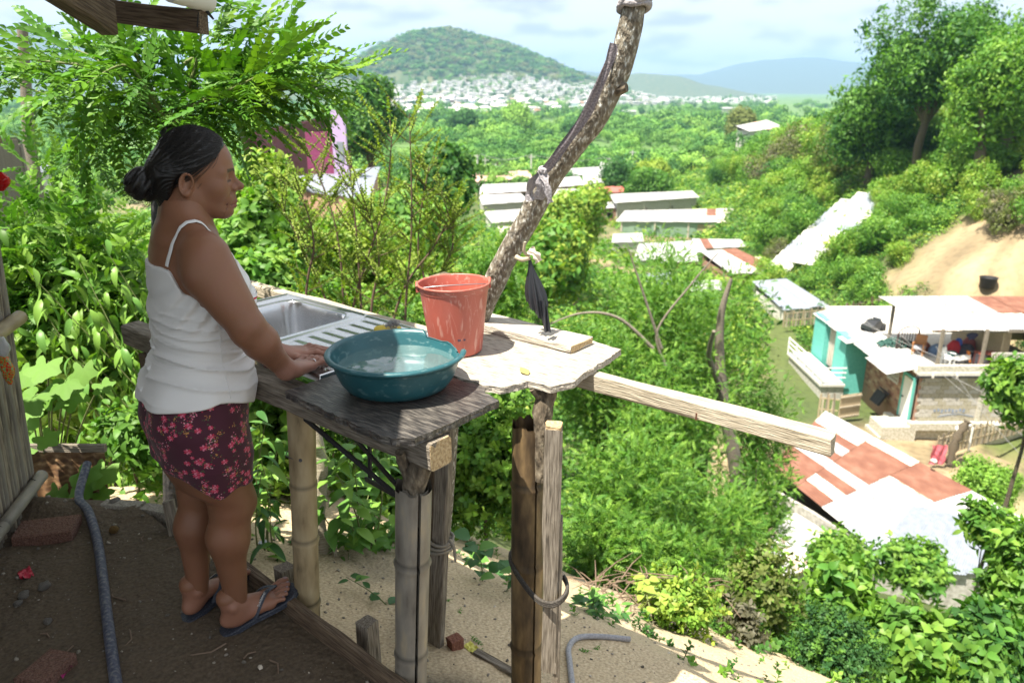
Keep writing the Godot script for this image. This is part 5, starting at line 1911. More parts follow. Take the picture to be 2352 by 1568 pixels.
		for w in [-1.0, 1.0]:
			var base := Vector3(0.085, -0.002, (0.036 if w > 0 else -0.031) * lat)
			var tip := Vector3(0.186, 0.030, -0.019 * lat)
			var path := spline([base, Vector3(0.108, 0.028, (0.034 if w > 0 else -0.030) * lat), Vector3(0.150, 0.0485, (0.010 if w > 0 else -0.021) * lat), tip], 16)
			sbm.grid(4, 16, func(i: int, j: int):
				var p: Vector3 = path[j]
				var d := (path[mini(j + 1, 16)] - path[maxi(j - 1, 0)] as Vector3).normalized()
				var up := Vector3(0, 0.8, 0.55 * lat * w * (1.0 - j / 16.0)).normalized()
				var sd := d.cross(up).normalized()
				var q := (i - 2) / 2.0
				return p + sd * (0.0095 - 0.002 * j / 16.0) * q + up * 0.0035 * (1.0 - q * q))
		sbm.tube([Vector3(0.186, 0.031, -0.019 * lat), Vector3(0.19, 0.0, -0.019 * lat)], [0.006, 0.004], 8)
		part(fl, "thong_strap", sbm.done(), rubber)
		var tm := TextMesh.new()
		tm.text = "SuMMmer"
		var sf := SystemFont.new()
		sf.font_names = PackedStringArray(["Droid Sans"])
		tm.font = sf
		tm.font_size = 48
		tm.pixel_size = 0.00021
		tm.depth = 0.0006
		var pA := Vector3(0.112, 0.0345, 0.0325 * lat)
		var pB := Vector3(0.148, 0.0535, 0.0125 * lat)
		var tx := (pB - pA).normalized() * lat
		var ty := Vector3(-0.35, 0.55, -0.75 * lat)
		ty = (ty - tx * ty.dot(tx)).normalized()
		if lat < 0:
			ty = Vector3(-0.35, 0.55, 0.75)
			ty = (ty - tx * ty.dot(tx)).normalized()
		var tz := tx.cross(ty)
		part(fl, "lettering", tm, mat(lin(0.6, 0.6, 0.6), 0.7), Transform3D(Basis(tx, ty, tz), (pA + pB) * 0.5 + tz * 0.0022))
	# ring
	var rb := MB.new()
	var rp := []
	var rr2 := []
	for j in 15:
		rp.append(Vector3(0, cos(TAU * j / 14) * 0.0112, sin(TAU * j / 14) * 0.0112))
		rr2.append(0.0016)
	rb.tube(rp, rr2, 6, false)
	var rx := Vector3(0.86, 0, -0.51).normalized()
	var rz := rx.cross(Vector3.UP)
	part(o, "finger_ring", rb.done(), mat(lin(0.8, 0.8, 0.8), 0.2, 1.0), Transform3D(Basis(rx, Vector3.UP, rz), Vector3(WRI_R.x + 0.004, 0.8385, WRI_R.z) + rx * 0.103 + rz * 0.012 + Vector3(0, 0.0185, 0)))

# ------------------------------------------------------------------ leaves and plants
func add_leaf(b: MB, xf: Transform3D, length: float, wid: float, fold: float, droop: float, segs: int, col: Color) -> void:
	# blade along x, midrib low, halves lifted by fold, tip bent down by droop
	b.col = col
	var i0 := b.v.size()
	for k in segs + 1:
		var t := float(k) / segs
		var w := wid * pow(sin(PI * pow(t, 0.75)), 0.85) * 0.5 if k < segs else 0.0
		if k == 0:
			w = wid * 0.04
		var a := droop * t
		var x := length * (sin(a) / droop * 1.0 if absf(droop) > 0.01 else t)
		if absf(droop) > 0.01:
			x = length * sin(a) / droop
		var y := -length * (1.0 - cos(a)) / droop if absf(droop) > 0.01 else 0.0
		for s in [-1, 0, 1]:
			var p := Vector3(x, y + (fold * w if s != 0 else 0.0), w * s)
			var n := Vector3(sin(a), cos(a), -s * fold * 0.7).normalized()
			b.vert(xf * p, (xf.basis * n).normalized(), Vector2(t, s))
	for k in segs:
		for s in 2:
			var q := i0 + k * 3 + s
			b.tri(q, q + 1, q + 4)
			b.tri(q, q + 4, q + 3)

func leaf_mesh(length: float, wid: float, fold: float, droop: float, segs := 5) -> ArrayMesh:
	var b := MB.new()
	add_leaf(b, Transform3D(), length, wid, fold, droop, segs, Color(1, 1, 1))
	return b.done()

func frond_mesh(length: float, pairs: int, ll: float, lw: float, droop: float, sd: int, fold := 0.3) -> ArrayMesh:
	# pinnate leaf along x with rounded leaflets in pairs
	var b := MB.new()
	var r := RandomNumberGenerator.new()
	r.seed = sd
	var pts := []
	var rr := []
	for k in 7:
		var t := k / 6.0
		pts.append(Vector3(length * t, -droop * length * t * t * 0.5, 0))
		rr.append(lerpf(0.0016, 0.0006, t))
	b.col = Color(0.9, 1.0, 0.6)
	b.tube(pts, rr, 4, false)
	for k in pairs:
		var t := 0.22 + 0.78 * k / maxf(1.0, pairs - 1.0)
		var p := Vector3(length * t, -droop * length * t * t * 0.5, 0)
		var s := (0.7 + 0.3 * sin(PI * t)) * (1.0 - 0.25 * maxf(0.0, t - 0.8) * 5.0)
		for sg in [-1, 1]:
			var yaw: float = -sg * (1.15 + r.randf_range(-0.12, 0.12) - 0.35 * t)
			var bs := Basis(Vector3.UP, yaw) * Basis(Vector3.RIGHT, sg * fold + r.randf_range(-0.25, 0.25)) * Basis(Vector3(0, 0, 1), r.randf_range(-0.35, 0.1))
			var g := r.randf_range(0.65, 1.0)
			add_leaf(b, Transform3D(bs, p), ll * s, lw * s, 0.25, 0.25, 3, Color(g, g, g * 0.9))
	return b.done()

func spray_mesh(n: int, twig: float, ll: float, lw: float, fold: float, droop: float, sd: int, hang := 0.0) -> ArrayMesh:
	# alternate simple leaves on a twig along y
	var b := MB.new()
	var r := RandomNumberGenerator.new()
	r.seed = sd
	b.col = Color(0.8, 0.8, 0.5)
	b.tube([Vector3.ZERO, Vector3(0.02 * twig, twig * 0.5, 0), Vector3(0, twig, 0.03 * twig)], [0.004 * twig / 0.15, 0.003 * twig / 0.15, 0.0015 * twig / 0.15], 4, false)
	for k in n:
		var t := (k + 0.7) / n
		var yaw := k * 2.4 + r.randf_range(-0.4, 0.4)
		var el := lerpf(0.1, 0.8, t) + r.randf_range(-0.25, 0.25) - hang
		var bs := Basis(Vector3.UP, yaw) * Basis(Vector3(0, 0, 1), el) * Basis(Vector3.RIGHT, r.randf_range(-0.4, 0.4))
		var g := r.randf_range(0.62, 1.0)
		add_leaf(b, Transform3D(bs, Vector3(0, twig * t, 0)), ll * r.randf_range(0.7, 1.1), lw * r.randf_range(0.8, 1.1), fold, droop, 4, Color(g, g, g * 0.9))
	return b.done()

func clump_mesh(n: int, size: float, sd: int) -> ArrayMesh:
	# cheap leaf clump for far crowns: small folded blades in a flattened ball
	var b := MB.new()
	var r := RandomNumberGenerator.new()
	r.seed = sd
	for k in n:
		var d := Vector3(r.randfn(), r.randfn() * 0.7, r.randfn()).normalized()
		var p := d * pow(r.randf(), 0.4)
		var nn := (d + Vector3(0, 0.6, 0) + Vector3(r.randfn(), r.randfn(), r.randfn()) * 0.45).normalized()
		var u := nn.cross(Vector3(r.randfn(), r.randfn(), r.randfn())).normalized()
		var w := nn.cross(u)
		var s := size * r.randf_range(0.6, 1.3)
		var g := r.randf_range(0.75, 1.25)
		b.col = Color(g, g, g * 0.85)
		var i := b.v.size()
		b.vert(p - u * s, (nn - u * 0.3).normalized()); b.vert(p - w * s * 0.45 + nn * s * 0.12, nn); b.vert(p + u * s, (nn + u * 0.3).normalized()); b.vert(p + w * s * 0.45 + nn * s * 0.12, nn)
		b.tri(i, i + 1, i + 2)
		b.tri(i, i + 2, i + 3)
	return b.done()

var LEAF := {}

func leaf_stock() -> void:
	LEAF.frond = []
	for k in 4:
		LEAF.frond.append(frond_mesh(0.23, 8 + k % 2, 0.042, 0.022, [0.2, 0.6, 0.9, 0.4][k], 10 + k))
	LEAF.fine = []
	for k in 3:
		LEAF.fine.append(frond_mesh(0.075, 6, 0.017, 0.0095, 0.5, 20 + k, 0.1))
	LEAF.ovate = []
	LEAF.small = []
	LEAF.droop = []
	LEAF.tiny = []
	for k in 3:
		LEAF.ovate.append(spray_mesh(9, 0.16, 0.105, 0.052, 0.3, 0.7, 30 + k))
		LEAF.small.append(spray_mesh(12, 0.13, 0.042, 0.024, 0.25, 0.4, 40 + k))
		LEAF.droop.append(spray_mesh(8, 0.15, 0.125, 0.036, 0.35, 1.1, 50 + k, 0.9))
		LEAF.tiny.append(spray_mesh(10, 0.12, 0.030, 0.019, 0.2, 0.2, 60 + k))
	LEAF.clump = [clump_mesh(36, 0.20, 1), clump_mesh(36, 0.22, 2), clump_mesh(30, 0.26, 3)]
	LEAF.fclump = [clump_mesh(60, 0.13, 4), clump_mesh(60, 0.12, 5)]
	M.leaf = leafy(lin(1, 1, 1), 0.46)
	M.leaf_gloss = leafy(lin(1, 1, 1), 0.28, 0.32)
	M.leaf_far = leafy(lin(1, 1, 1), 0.3, 0.7)

const GREENS := {
	"bright": [Color(0.145, 0.30, 0.045), Color(0.235, 0.40, 0.075)],
	"mid": [Color(0.08, 0.21, 0.038), Color(0.145, 0.295, 0.06)],
	"deep": [Color(0.032, 0.11, 0.028), Color(0.065, 0.17, 0.04)],
	"yellow": [Color(0.23, 0.35, 0.055), Color(0.33, 0.42, 0.085)],
	"blue": [Color(0.04, 0.125, 0.045), Color(0.075, 0.175, 0.055)],
	"olive": [Color(0.13, 0.165, 0.06), Color(0.20, 0.24, 0.08)],
	"grey": [Color(0.12, 0.12, 0.085), Color(0.20, 0.19, 0.15)],
}

func pick_green(tone: String) -> Color:
	var g: Array = GREENS[tone]
	var c: Color = g[0].lerp(g[1], rng.randf())
	return c * rng.randf_range(0.95, 1.4)

func crown_points(c: Vector3, rad: Vector3, n: int, lobes: int, ragged := 0.25) -> Array:
	# leaf places on the shells of several lobes: [place, outward]
	var ls := []
	for k in lobes:
		var d := Vector3(rng.randfn(), rng.randfn(), rng.randfn()).normalized() * pow(rng.randf(), 0.5) * 0.72
		ls.append([d, rng.randf_range(0.30, 0.52)])
	var out := []
	var tries := 0
	while out.size() < n and tries < n * 4:
		tries += 1
		var l: Array = ls[rng.randi() % lobes]
		var d := Vector3(rng.randfn(), rng.randfn() + 0.25, rng.randfn()).normalized()
		var p: Vector3 = l[0] + d * l[1] * (1.0 - ragged * rng.randf() * rng.randf() * 2.0 + ragged * 0.3 * rng.randfn())
		if p.length() > 1.15:
			continue
		out.append([c + p * rad, (d / rad).normalized()])
	return out

func bush(called: String, label: String, category: String, c: Vector3, rad: Vector3, stock: String, n: int, scale: float, tone: String, opts := {}) -> Node3D:
	var gy := ground_y(c.x, c.z) - 0.1
	if opts.get("fill", false) and c.y - rad.y > gy:      # a thicket leafy down to the ground
		var top := c.y + rad.y
		var old := rad.y
		rad.y = minf((top - gy) * 0.5, rad.y * 2.2)
		c.y = top - rad.y
		n = int(n * pow(rad.y / old, 0.7))
	var base := Vector3(c.x + opts.get("lean", 0.0), minf(gy, c.y - rad.y * 0.4), c.z)
	var o := thing(called, label, category, base, 0.0, opts.get("group", ""))
	c -= base
	var pts := crown_points(c, rad, n, opts.get("lobes", 9), opts.get("ragged", 0.25))
	var lists := []
	var cols := []
	var stk: Array = LEAF[stock]
	for k in stk.size():
		lists.append([])
		cols.append([])
	var pinnate := stock == "frond" or stock == "fine"
	var tone2: String = opts.get("tone2", tone)
	var w2: float = opts.get("mix", 0.0)
	for q in pts:
		var dir: Vector3 = (q[1] + Vector3(0, opts.get("up", 0.3), 0) + Vector3(rng.randfn(), rng.randfn(), rng.randfn()) * (0.75 if pinnate else 0.35)).normalized()
		var sd := dir.cross(Vector3(rng.randfn(), rng.randfn(), rng.randfn())).normalized()
		var bs: Basis
		if pinnate:      # local x along the rachis, y its upper side
			var up = (Vector3.UP * 0.9 + q[1] * 0.5 + sd * 0.5)
			var z := dir.cross(up).normalized()
			bs = Basis(dir, z.cross(dir), z)
		else:
			bs = Basis(sd, dir, sd.cross(dir))
		var k := rng.randi() % stk.size()
		lists[k].append(Transform3D(bs.scaled(Vector3.ONE * scale * rng.randf_range(0.75, 1.25)), q[0]))
		cols[k].append(pick_green(tone2 if rng.randf() < w2 else tone))
	for k in stk.size():
		scatter(o, "crown", stk[k], opts.get("mat", M.leaf), lists[k], cols[k])
	# stems from the ground to the lobes
	var b := MB.new()
	var nl: int = opts.get("limbs", 5)
	var tr: float = opts.get("trunk", 0.02)
	var fork := Vector3(c.x * 0.5 + rng.randf_range(-0.1, 0.1) * rad.x, lerpf(0.0, c.y, opts.get("fork", 0.55)), c.z * 0.5)
	if nl > 0:
		b.tube(spline([Vector3(0, -0.3, 0), fork * 0.5 + Vector3(rng.randf_range(-0.1, 0.1) * rad.x, 0, 0), fork], 8), [tr * 1.35, tr * 1.2, tr * 1.1, tr * 1.05, tr, tr, tr * 0.95, tr * 0.9, tr * 0.85], 8)
		for k in nl:
			var e: Array = pts[rng.randi() % pts.size()]
			var end: Vector3 = c.lerp(e[0], 0.85)
			var mid := fork.lerp(end, 0.5) + Vector3(0, 0.12 * rad.y, 0) + Vector3(rng.randfn(), 0, rng.randfn()) * 0.08 * rad.x
			b.tube(spline([fork, mid, end], 8), [tr * 0.7, tr * 0.62, tr * 0.55, tr * 0.48, tr * 0.4, tr * 0.33, tr * 0.27, tr * 0.2, tr * 0.12], 6, false)
		part(o, opts.get("stem", "trunk"), b.done(), opts.get("bark", M.bark))
	return o

func px_bush(called: String, label: String, category: String, u: float, v: float, depth: float, ru: float, rv: float, stock: String, n: int, scale: float, tone: String, opts := {}) -> Node3D:
	var c := at_depth(u, v, depth)
	var k := depth / FPX * 1.02
	var rz: float = opts.get("rz", ru)
	return bush(called, label, category, c, Vector3(ru * k, rv * k, rz * k), stock, n, scale, tone, opts)

func leaf_basis(dir: Vector3, up: Vector3) -> Basis:
	var z := dir.cross(up).normalized()
	return Basis(dir, z.cross(dir), z)

func build_near_plants() -> void:
	# ---- the feathery tree at the porch corner
	var D := 3.35
	var t := thing("feathery_tree", "young tree with bright feathery paired leaflets behind the porch corner", "tree")
	var base := Vector3(at_depth(378, 1160, D).x, -0.75, -D)
	var p1 := at_depth(368, 480, D)
	var p2 := at_depth(388, 290, D)
	part(t, "trunk", rough_tube(spline([base, base.lerp(p1, 0.5) + Vector3(0.01, 0, 0), p1, p2], 40), Array(range(41)).map(func(i): return 0.055 - 0.0006 * i), 12, 0.004, 90, 4), noisy([[0.0, lin(0.012, 0.013, 0.016)], [0.6, lin(0.03, 0.03, 0.033)], [1.0, lin(0.09, 0.08, 0.07)]], 0.03, Vector3(4, 2, 4), 0.7, 0.4, 121))
	var mats := []
	for c in [Color(0.14, 0.31, 0.028), Color(0.09, 0.24, 0.025), Color(0.20, 0.37, 0.035), Color(0.04, 0.12, 0.018)]:
		mats.append(leafy(c, 0.36))
	var ends := [[[388, 290], [440, 180], [462, 70], [470, -30], 0.0], [[388, 290], [520, 245], [640, 205], [745, 195], 0.15], [[388, 300], [500, 250], [600, 180], [690, 130], -0.1], [[390, 290], [560, 235], [690, 195], [800, 170], 0.35], [[380, 280], [300, 200], [210, 130], [120, 100], 0.1], [[380, 280], [260, 170], [100, 140], [-40, 130], -0.2], [[385, 280], [330, 170], [300, 90], [280, 40], 0.2], [[380, 300], [280, 260], [150, 230], [30, 190], 0.3], [[385, 285], [420, 150], [520, 110], [600, 60], 0.3], [[385, 290], [300, 250], [240, 300], [200, 380], 0.25], [[385, 290], [480, 200], [560, 160], [640, 110], 0.05], [[385, 290], [450, 240], [540, 200], [610, 165], -0.3], [[385, 280], [350, 230], [290, 150], [200, 190], -0.3]]
	var cnt := 0
	for e in ends:
		var pts := []
		for k in 4:
			pts.append(at_depth(e[k][0], e[k][1], D + e[4] * k / 3.0))
		var sp := spline(pts, 24)
		var b := MB.new()
		b.tube(sp, Array(range(25)).map(func(i): return 0.011 - 0.00037 * i), 6)
		var br := part(t, "branch", b.done(), M.twig_green)
		var nf := 23
		for k in nf:
			if cnt >= 300:
				break
			cnt += 1
			var i := 5 + int(19.0 * k / nf)
			var d: Vector3 = (sp[mini(i + 1, 24)] - sp[i - 1]).normalized()
			var side := d.cross(Vector3(0, 0, 1)).normalized()
			var az := k * 2.4 + rng.randf() * 0.8
			var out := (side * cos(az) + d.cross(side) * sin(az))
			var dir := (out * 0.8 + d * (0.4 + 0.8 * k / nf) + Vector3(0, rng.randf_range(-0.35, 0.35), 0)).normalized()
			var bs := leaf_basis(dir, Vector3.UP + out * 0.2 + Vector3(rng.randfn(), 0, rng.randfn()) * 0.25)
			var mi := rng.randi() % 2 if e[3][0] < 500 else (rng.randi() % 3)
			part(t, "leaf", LEAF.frond[rng.randi() % 4], mats[mi], Transform3D(bs.scaled(Vector3.ONE * rng.randf_range(0.9, 1.4)), sp[i]))
	# more leaves of the same crown, joined
	var xf := []
	var cl := []
	for e in ends:
		var pts := []
		for k in 4:
			pts.append(at_depth(e[k][0], e[k][1], D + e[4] * k / 3.0))
		var sp := spline(pts, 24)
		for k in 22:
			var i := rng.randi_range(4, 23)
			var dir := Vector3(rng.randfn(), rng.randfn() * 0.5 - 0.1, rng.randfn()).normalized()
			xf.append(Transform3D(leaf_basis(dir, Vector3.UP).scaled(Vector3.ONE * rng.randf_range(0.7, 1.1)), sp[i] + Vector3(rng.randfn(), rng.randfn() * 0.6, rng.randfn()) * 0.07))
			cl.append(pick_green("mid"))
	scatter(t, "foliage", LEAF.frond[1], M.leaf, xf, cl)

	# ---- shrub of long hanging leaves left of the woman
	leafy_shrub("hanging_leaf_shrub", "dense shrub with long drooping bright leaves beside the woman", [[235, 560], [150, 640], [270, 660], [215, 720], [120, 760], [290, 780], [230, 850], [160, 880], [300, 900], [90, 700], [190, 960], [280, 1000], [120, 960], [310, 680], [255, 1080], [180, 600], [60, 620], [300, 1080]], 3.9, Vector3(-1.55, -1.0, -3.9), 0.13, 0.036, 1.2, 0.9, 17, ["bright", "bright", "mid"], 300)
	px_bush("drooping_bush", "bright bush of hanging leaf sprays behind the long leaf shrub", "bush", 190, 760, 4.25, 180, 290, "droop", 420, 0.95, "bright", {"tone2": "mid", "mix": 0.35, "lobes": 16, "trunk": 0.015, "up": 0.0})
	px_bush("leafy_bush", "deep green leafy mass filling behind the drooping shrub", "bush", 190, 800, 4.9, 260, 330, "ovate", 620, 1.15, "mid", {"tone2": "bright", "mix": 0.5, "lobes": 14, "trunk": 0.02})
	px_bush("feathery_bush", "pale feathery bush between the cane wall and the shrub", "bush", 110, 450, 4.6, 190, 120, "frond", 330, 1.0, "mid", {"fill": true, "tone2": "bright", "mix": 0.45, "lobes": 10, "trunk": 0.015})
	px_bush("feathery_bush", "fine feathered dark bush beside the cane wall", "bush", 70, 690, 4.2, 90, 170, "fine", 800, 1.6, "mid", {"lobes": 9, "trunk": 0.012})
	px_bush("leafy_bush", "small leaved bush at the kerb behind the woman's legs", "bush", 300, 1050, 3.5, 90, 110, "ovate", 130, 0.6, "mid", {"tone2": "bright", "mix": 0.3, "lobes": 6, "trunk": 0.008})
	# ---- squash vine with lobed leaves
	squash()
	# ---- broad leaved weeds behind the table
	leafy_shrub("broad_leaf_shrub", "broad pointed leaf shrub behind the table legs", [[760, 1080], [810, 1030], [860, 1100], [780, 1170], [830, 1220], [730, 1010], [890, 1040], [800, 1270], [860, 1180], [700, 1120], [905, 1240], [750, 1230], [840, 960], [1000, 1130], [960, 1180]], 3.25, Vector3(-0.72, -0.75, -3.2), 0.115, 0.052, 0.7, 0.2, 17, ["bright", "mid", "mid"], 255)
	leafy_shrub("broad_leaf_shrub", "long leaf shrub between the woman's knees and the bamboo post", [[600, 1080], [640, 1010], [620, 1150], [660, 1200], [580, 1200], [610, 960], [640, 1250], [590, 1020]], 3.1, Vector3(-1.1, -0.7, -3.05), 0.12, 0.034, 0.9, 0.4, 14, ["mid", "deep", "bright"], 120)
	px_bush("leafy_bush", "sunny green bush under the sink behind the bamboo post", "bush", 650, 1000, 3.9, 150, 230, "ovate", 420, 0.75, "mid", {"tone2": "bright", "mix": 0.6, "lobes": 10, "trunk": 0.012})
	px_bush("leafy_bush", "leafy green bush beyond the shadowed table legs", "bush", 900, 1130, 4.2, 190, 190, "small", 700, 1.3, "mid", {"tone2": "bright", "mix": 0.5, "lobes": 10, "trunk": 0.012})
	px_bush("leafy_bush", "bright small leaved bush seen between the table posts", "bush", 1130, 1050, 4.3, 130, 190, "small", 620, 1.25, "bright", {"tone2": "mid", "mix": 0.4, "lobes": 9, "trunk": 0.012})
	# heart shaped leaves by the sandy ledge
	leafy_shrub("heart_leaf_vine", "low vine with heart shaped leaves at the edge of the sand", [[1070, 1250], [1110, 1290], [1060, 1310], [1130, 1340], [1095, 1360], [1150, 1310], [1045, 1350]], 3.15, Vector3(-0.1, -0.75, -3.1), 0.075, 0.07, 0.4, -0.1, 13, ["blue", "mid", "blue"], 91)
	leafy_shrub("seedling", "young seedling with broad leaves on the sand under the table", [[795, 1325]], 2.65, Vector3(-0.55, -0.52, -2.62), 0.065, 0.034, 0.5, 0.0, 9, ["mid", "blue"], 9)
	leafy_shrub("cassava_plant", "low plant with fingered leaves beyond the lashed stake", [[1350, 1390], [1400, 1410], [1330, 1420], [1380, 1370], [1430, 1430]], 3.1, Vector3(0.4, -0.85, -3.1), 0.08, 0.026, 0.4, 0.0, 16, ["mid", "deep"], 80)
	leafy_shrub("yellow_weed", "yellow green heart leaf weed on the sunny slope", [[1500, 1350], [1480, 1380], [1520, 1370], [1465, 1345]], 3.6, Vector3(0.72, -1.1, -3.55), 0.07, 0.06, 0.5, 0.1, 7, ["yellow", "yellow"], 28)
	px_bush("weed_patch", "low bright weed patch along the sunny slope edge", "weeds", 1560, 1400, 3.7, 110, 45, "small", 260, 0.9, "yellow", {"lobes": 8, "limbs": 3, "trunk": 0.006, "tone2": "bright", "mix": 0.5})
	px_bush("dry_bush", "half dead grey bush with curled leaves on the ledge", "bush", 1480, 1490, 3.05, 42, 46, "small", 60, 0.6, "grey", {"lobes": 6, "limbs": 8, "trunk": 0.008, "tone2": "deep", "mix": 0.4, "bark": M.twig, "fork": 0.3})
	px_bush("dry_bush", "grey withered broad leaf bush beside the small leaf bush", "bush", 1700, 1440, 4.4, 70, 60, "ovate", 60, 0.55, "grey", {"lobes": 6, "limbs": 8, "trunk": 0.01, "bark": M.twig})
	# brushwood
	var bw := thing("brushwood", "heap of dry brown brushwood under the thicket", "brushwood")
	var b2 := MB.new()
	for k in 90:
		var a := at_depth(rng.randf_range(1330, 1640), rng.randf_range(1320, 1400), rng.randf_range(3.7, 4.3))
		var d := Vector3(rng.randfn(), rng.randfn() * 0.25, rng.randfn()).normalized() * rng.randf_range(0.15, 0.4)
		b2.tube([a, a + d * 0.5 + Vector3(0, 0.02, 0), a + d], [0.005, 0.004, 0.002], 4, false)
	part(bw, "twigs", b2.done(), M.twig).set_meta("kind", "stuff")
	# cut green leaves dropped on the sand
	for q in [[1060, 1415], [1040, 1395], [1080, 1500], [1380, 1470], [1360, 1495], [1110, 1530]]:
		var p := hit_y(q[0], q[1], -0.5)
		solo("fallen_frond", "fresh green feathery leaf dropped on the sandy ledge", "leaf", LEAF.fine[0], mats[1], Transform3D(Basis(Vector3.UP, q[0] * 1.0).scaled(Vector3.ONE * 0.9), Vector3(p.x, near_y(p.x, p.z) + 0.012, p.z)), "fallen leaves on the ledge")

func leafy_shrub(called: String, label: String, tips: Array, depth: float, base: Vector3, ll: float, lw: float, droop: float, hang: float, per: int, tones: Array, most: int) -> void:
	var o := thing(called, label, "plant" if most < 100 else "shrub")
	var ms := [leaf_mesh(ll, lw, 0.3, droop, 5), leaf_mesh(ll * 0.85, lw * 0.95, 0.2, droop * 0.7, 5), leaf_mesh(ll * 1.1, lw, 0.4, droop * 1.25, 5)]
	var mats := []
	for tn in tones:
		mats.append(leafy(GREENS[tn][0].lerp(GREENS[tn][1], 0.5), 0.36, 0.4))
	var cnt := 0
	for q in tips:
		var tip := at_depth(q[0], q[1], depth + rng.randf_range(-0.25, 0.3))
		var sp := spline([base + Vector3(rng.randfn(), 0, rng.randfn()) * 0.06, base.lerp(tip, 0.5) + Vector3(rng.randfn() * 0.05, 0.06, rng.randfn() * 0.05), tip], 20)
		var b := MB.new()
		b.tube(sp, Array(range(21)).map(func(i): return (0.006 - 0.00022 * i) * minf(1.0, ll / 0.1)), 5)
		part(o, "stem", b.done(), M.twig_green)
		for k in per:
			if cnt >= most:
				break
			cnt += 1
			var f := 1.0 - pow(float(k) / per, 1.0) * minf(0.75, 0.28 / maxf(0.1, (tip - base).length()) + 0.25)
			var p: Vector3 = sp[clampi(int(f * 20), 0, 20)] + Vector3(rng.randfn(), rng.randfn(), rng.randfn()) * ll * 0.25
			var az := k * 2.4 + rng.randf()
			var dir := Vector3(cos(az), 0.25 - hang + rng.randf_range(-0.3, 0.3), sin(az) * 0.9 + 0.25).normalized()
			var bs := leaf_basis(dir, Vector3.UP + Vector3(rng.randfn(), 0, rng.randfn()) * 0.2)
			part(o, "leaf", ms[rng.randi() % 3], mats[rng.randi() % mats.size()], Transform3D(bs.scaled(Vector3.ONE * rng.randf_range(0.7, 1.15)), p))

func squash_leaf(sd: int) -> ArrayMesh:
	var b := MB.new()
	var n := 40
	var rim := []
	for k in n:
		var a := TAU * k / n
		var r := 0.5 + 0.10 * cos(a * 5.0) + 0.02 * sin(a * 17 + sd) - 0.34 * exp(-pow(wrapf(a - PI, -PI, PI) / 0.28, 2))
		rim.append(Vector3(cos(a) * r + 0.28, 0.05 * sin(a * 5 + sd) - 0.10 * r * r, sin(a) * r))
	var i0 := b.v.size()
	b.vert(Vector3(0.12, 0.03, 0), Vector3.UP)
	for ringk in 2:
		for k in n:
			var p: Vector3 = Vector3(0.12, 0.03, 0).lerp(rim[k], 0.55 if ringk == 0 else 1.0)
			if ringk == 0:
				p.y += 0.035 + 0.015 * cos(k * TAU / n * 10)
			b.vert(p, Vector3(p.x * 0.2, 1, p.z * 0.3 + 0.12 * sin(k * 0.785)).normalized())
	for k in n:
		var k2 := (k + 1) % n
		b.tri(i0, i0 + 1 + k, i0 + 1 + k2)
		b.tri(i0 + 1 + k, i0 + 1 + n + k, i0 + 1 + n + k2)
		b.tri(i0 + 1 + k, i0 + 1 + n + k2, i0 + 1 + k2)
	return b.done()

func squash() -> void:
	var meshes := [squash_leaf(1), squash_leaf(4)]
	var mm := [leafy(Color(0.13, 0.27, 0.045), 0.42, 0.6), leafy(Color(0.16, 0.31, 0.06), 0.42, 0.6)]
	for grp in [[[[205, 1075, 0.12], [245, 1070, 0.13], [150, 1085, 0.11], [190, 1100, 0.13], [135, 1120, 0.10], [160, 1140, 0.10], [225, 1130, 0.09], [120, 1150, 0.09]], Vector3(-1.98, -0.3, -3.0), "low squash vine with lobed leaves growing over the yard kerb"], [[[70, 850, 0.13], [110, 830, 0.14], [85, 905, 0.15], [150, 870, 0.13], [70, 945, 0.14], [120, 900, 0.11], [160, 905, 0.13], [190, 840, 0.10], [230, 880, 0.09], [95, 1000, 0.10], [60, 1010, 0.12]], Vector3(-2.25, -0.4, -3.3), "squash vine with broad lobed leaves climbing by the cane wall"]]:
		var o := thing("squash_vine", grp[2], "vine")
		for q in grp[0]:
			var p := at_depth(q[0], q[1], 2.98 + rng.randf_range(-0.08, 0.15))
			var b := MB.new()
			b.tube(spline([grp[1], (grp[1] as Vector3).lerp(p, 0.6) + Vector3(0, 0.05, 0), p], 8), [0.006, 0.005, 0.005, 0.005, 0.004, 0.004, 0.004, 0.003, 0.003], 5)
			part(o, "stem", b.done(), M.twig_green)
			var dir := Vector3(rng.randf_range(-0.4, 1.0), -0.35, rng.randf_range(0.1, 0.9)).normalized()
			part(o, "leaf", meshes[rng.randi() % 2], mm[rng.randi() % 2], Transform3D(leaf_basis(dir, Vector3(0, 1, 0.55)).scaled(Vector3.ONE * q[2]), p))

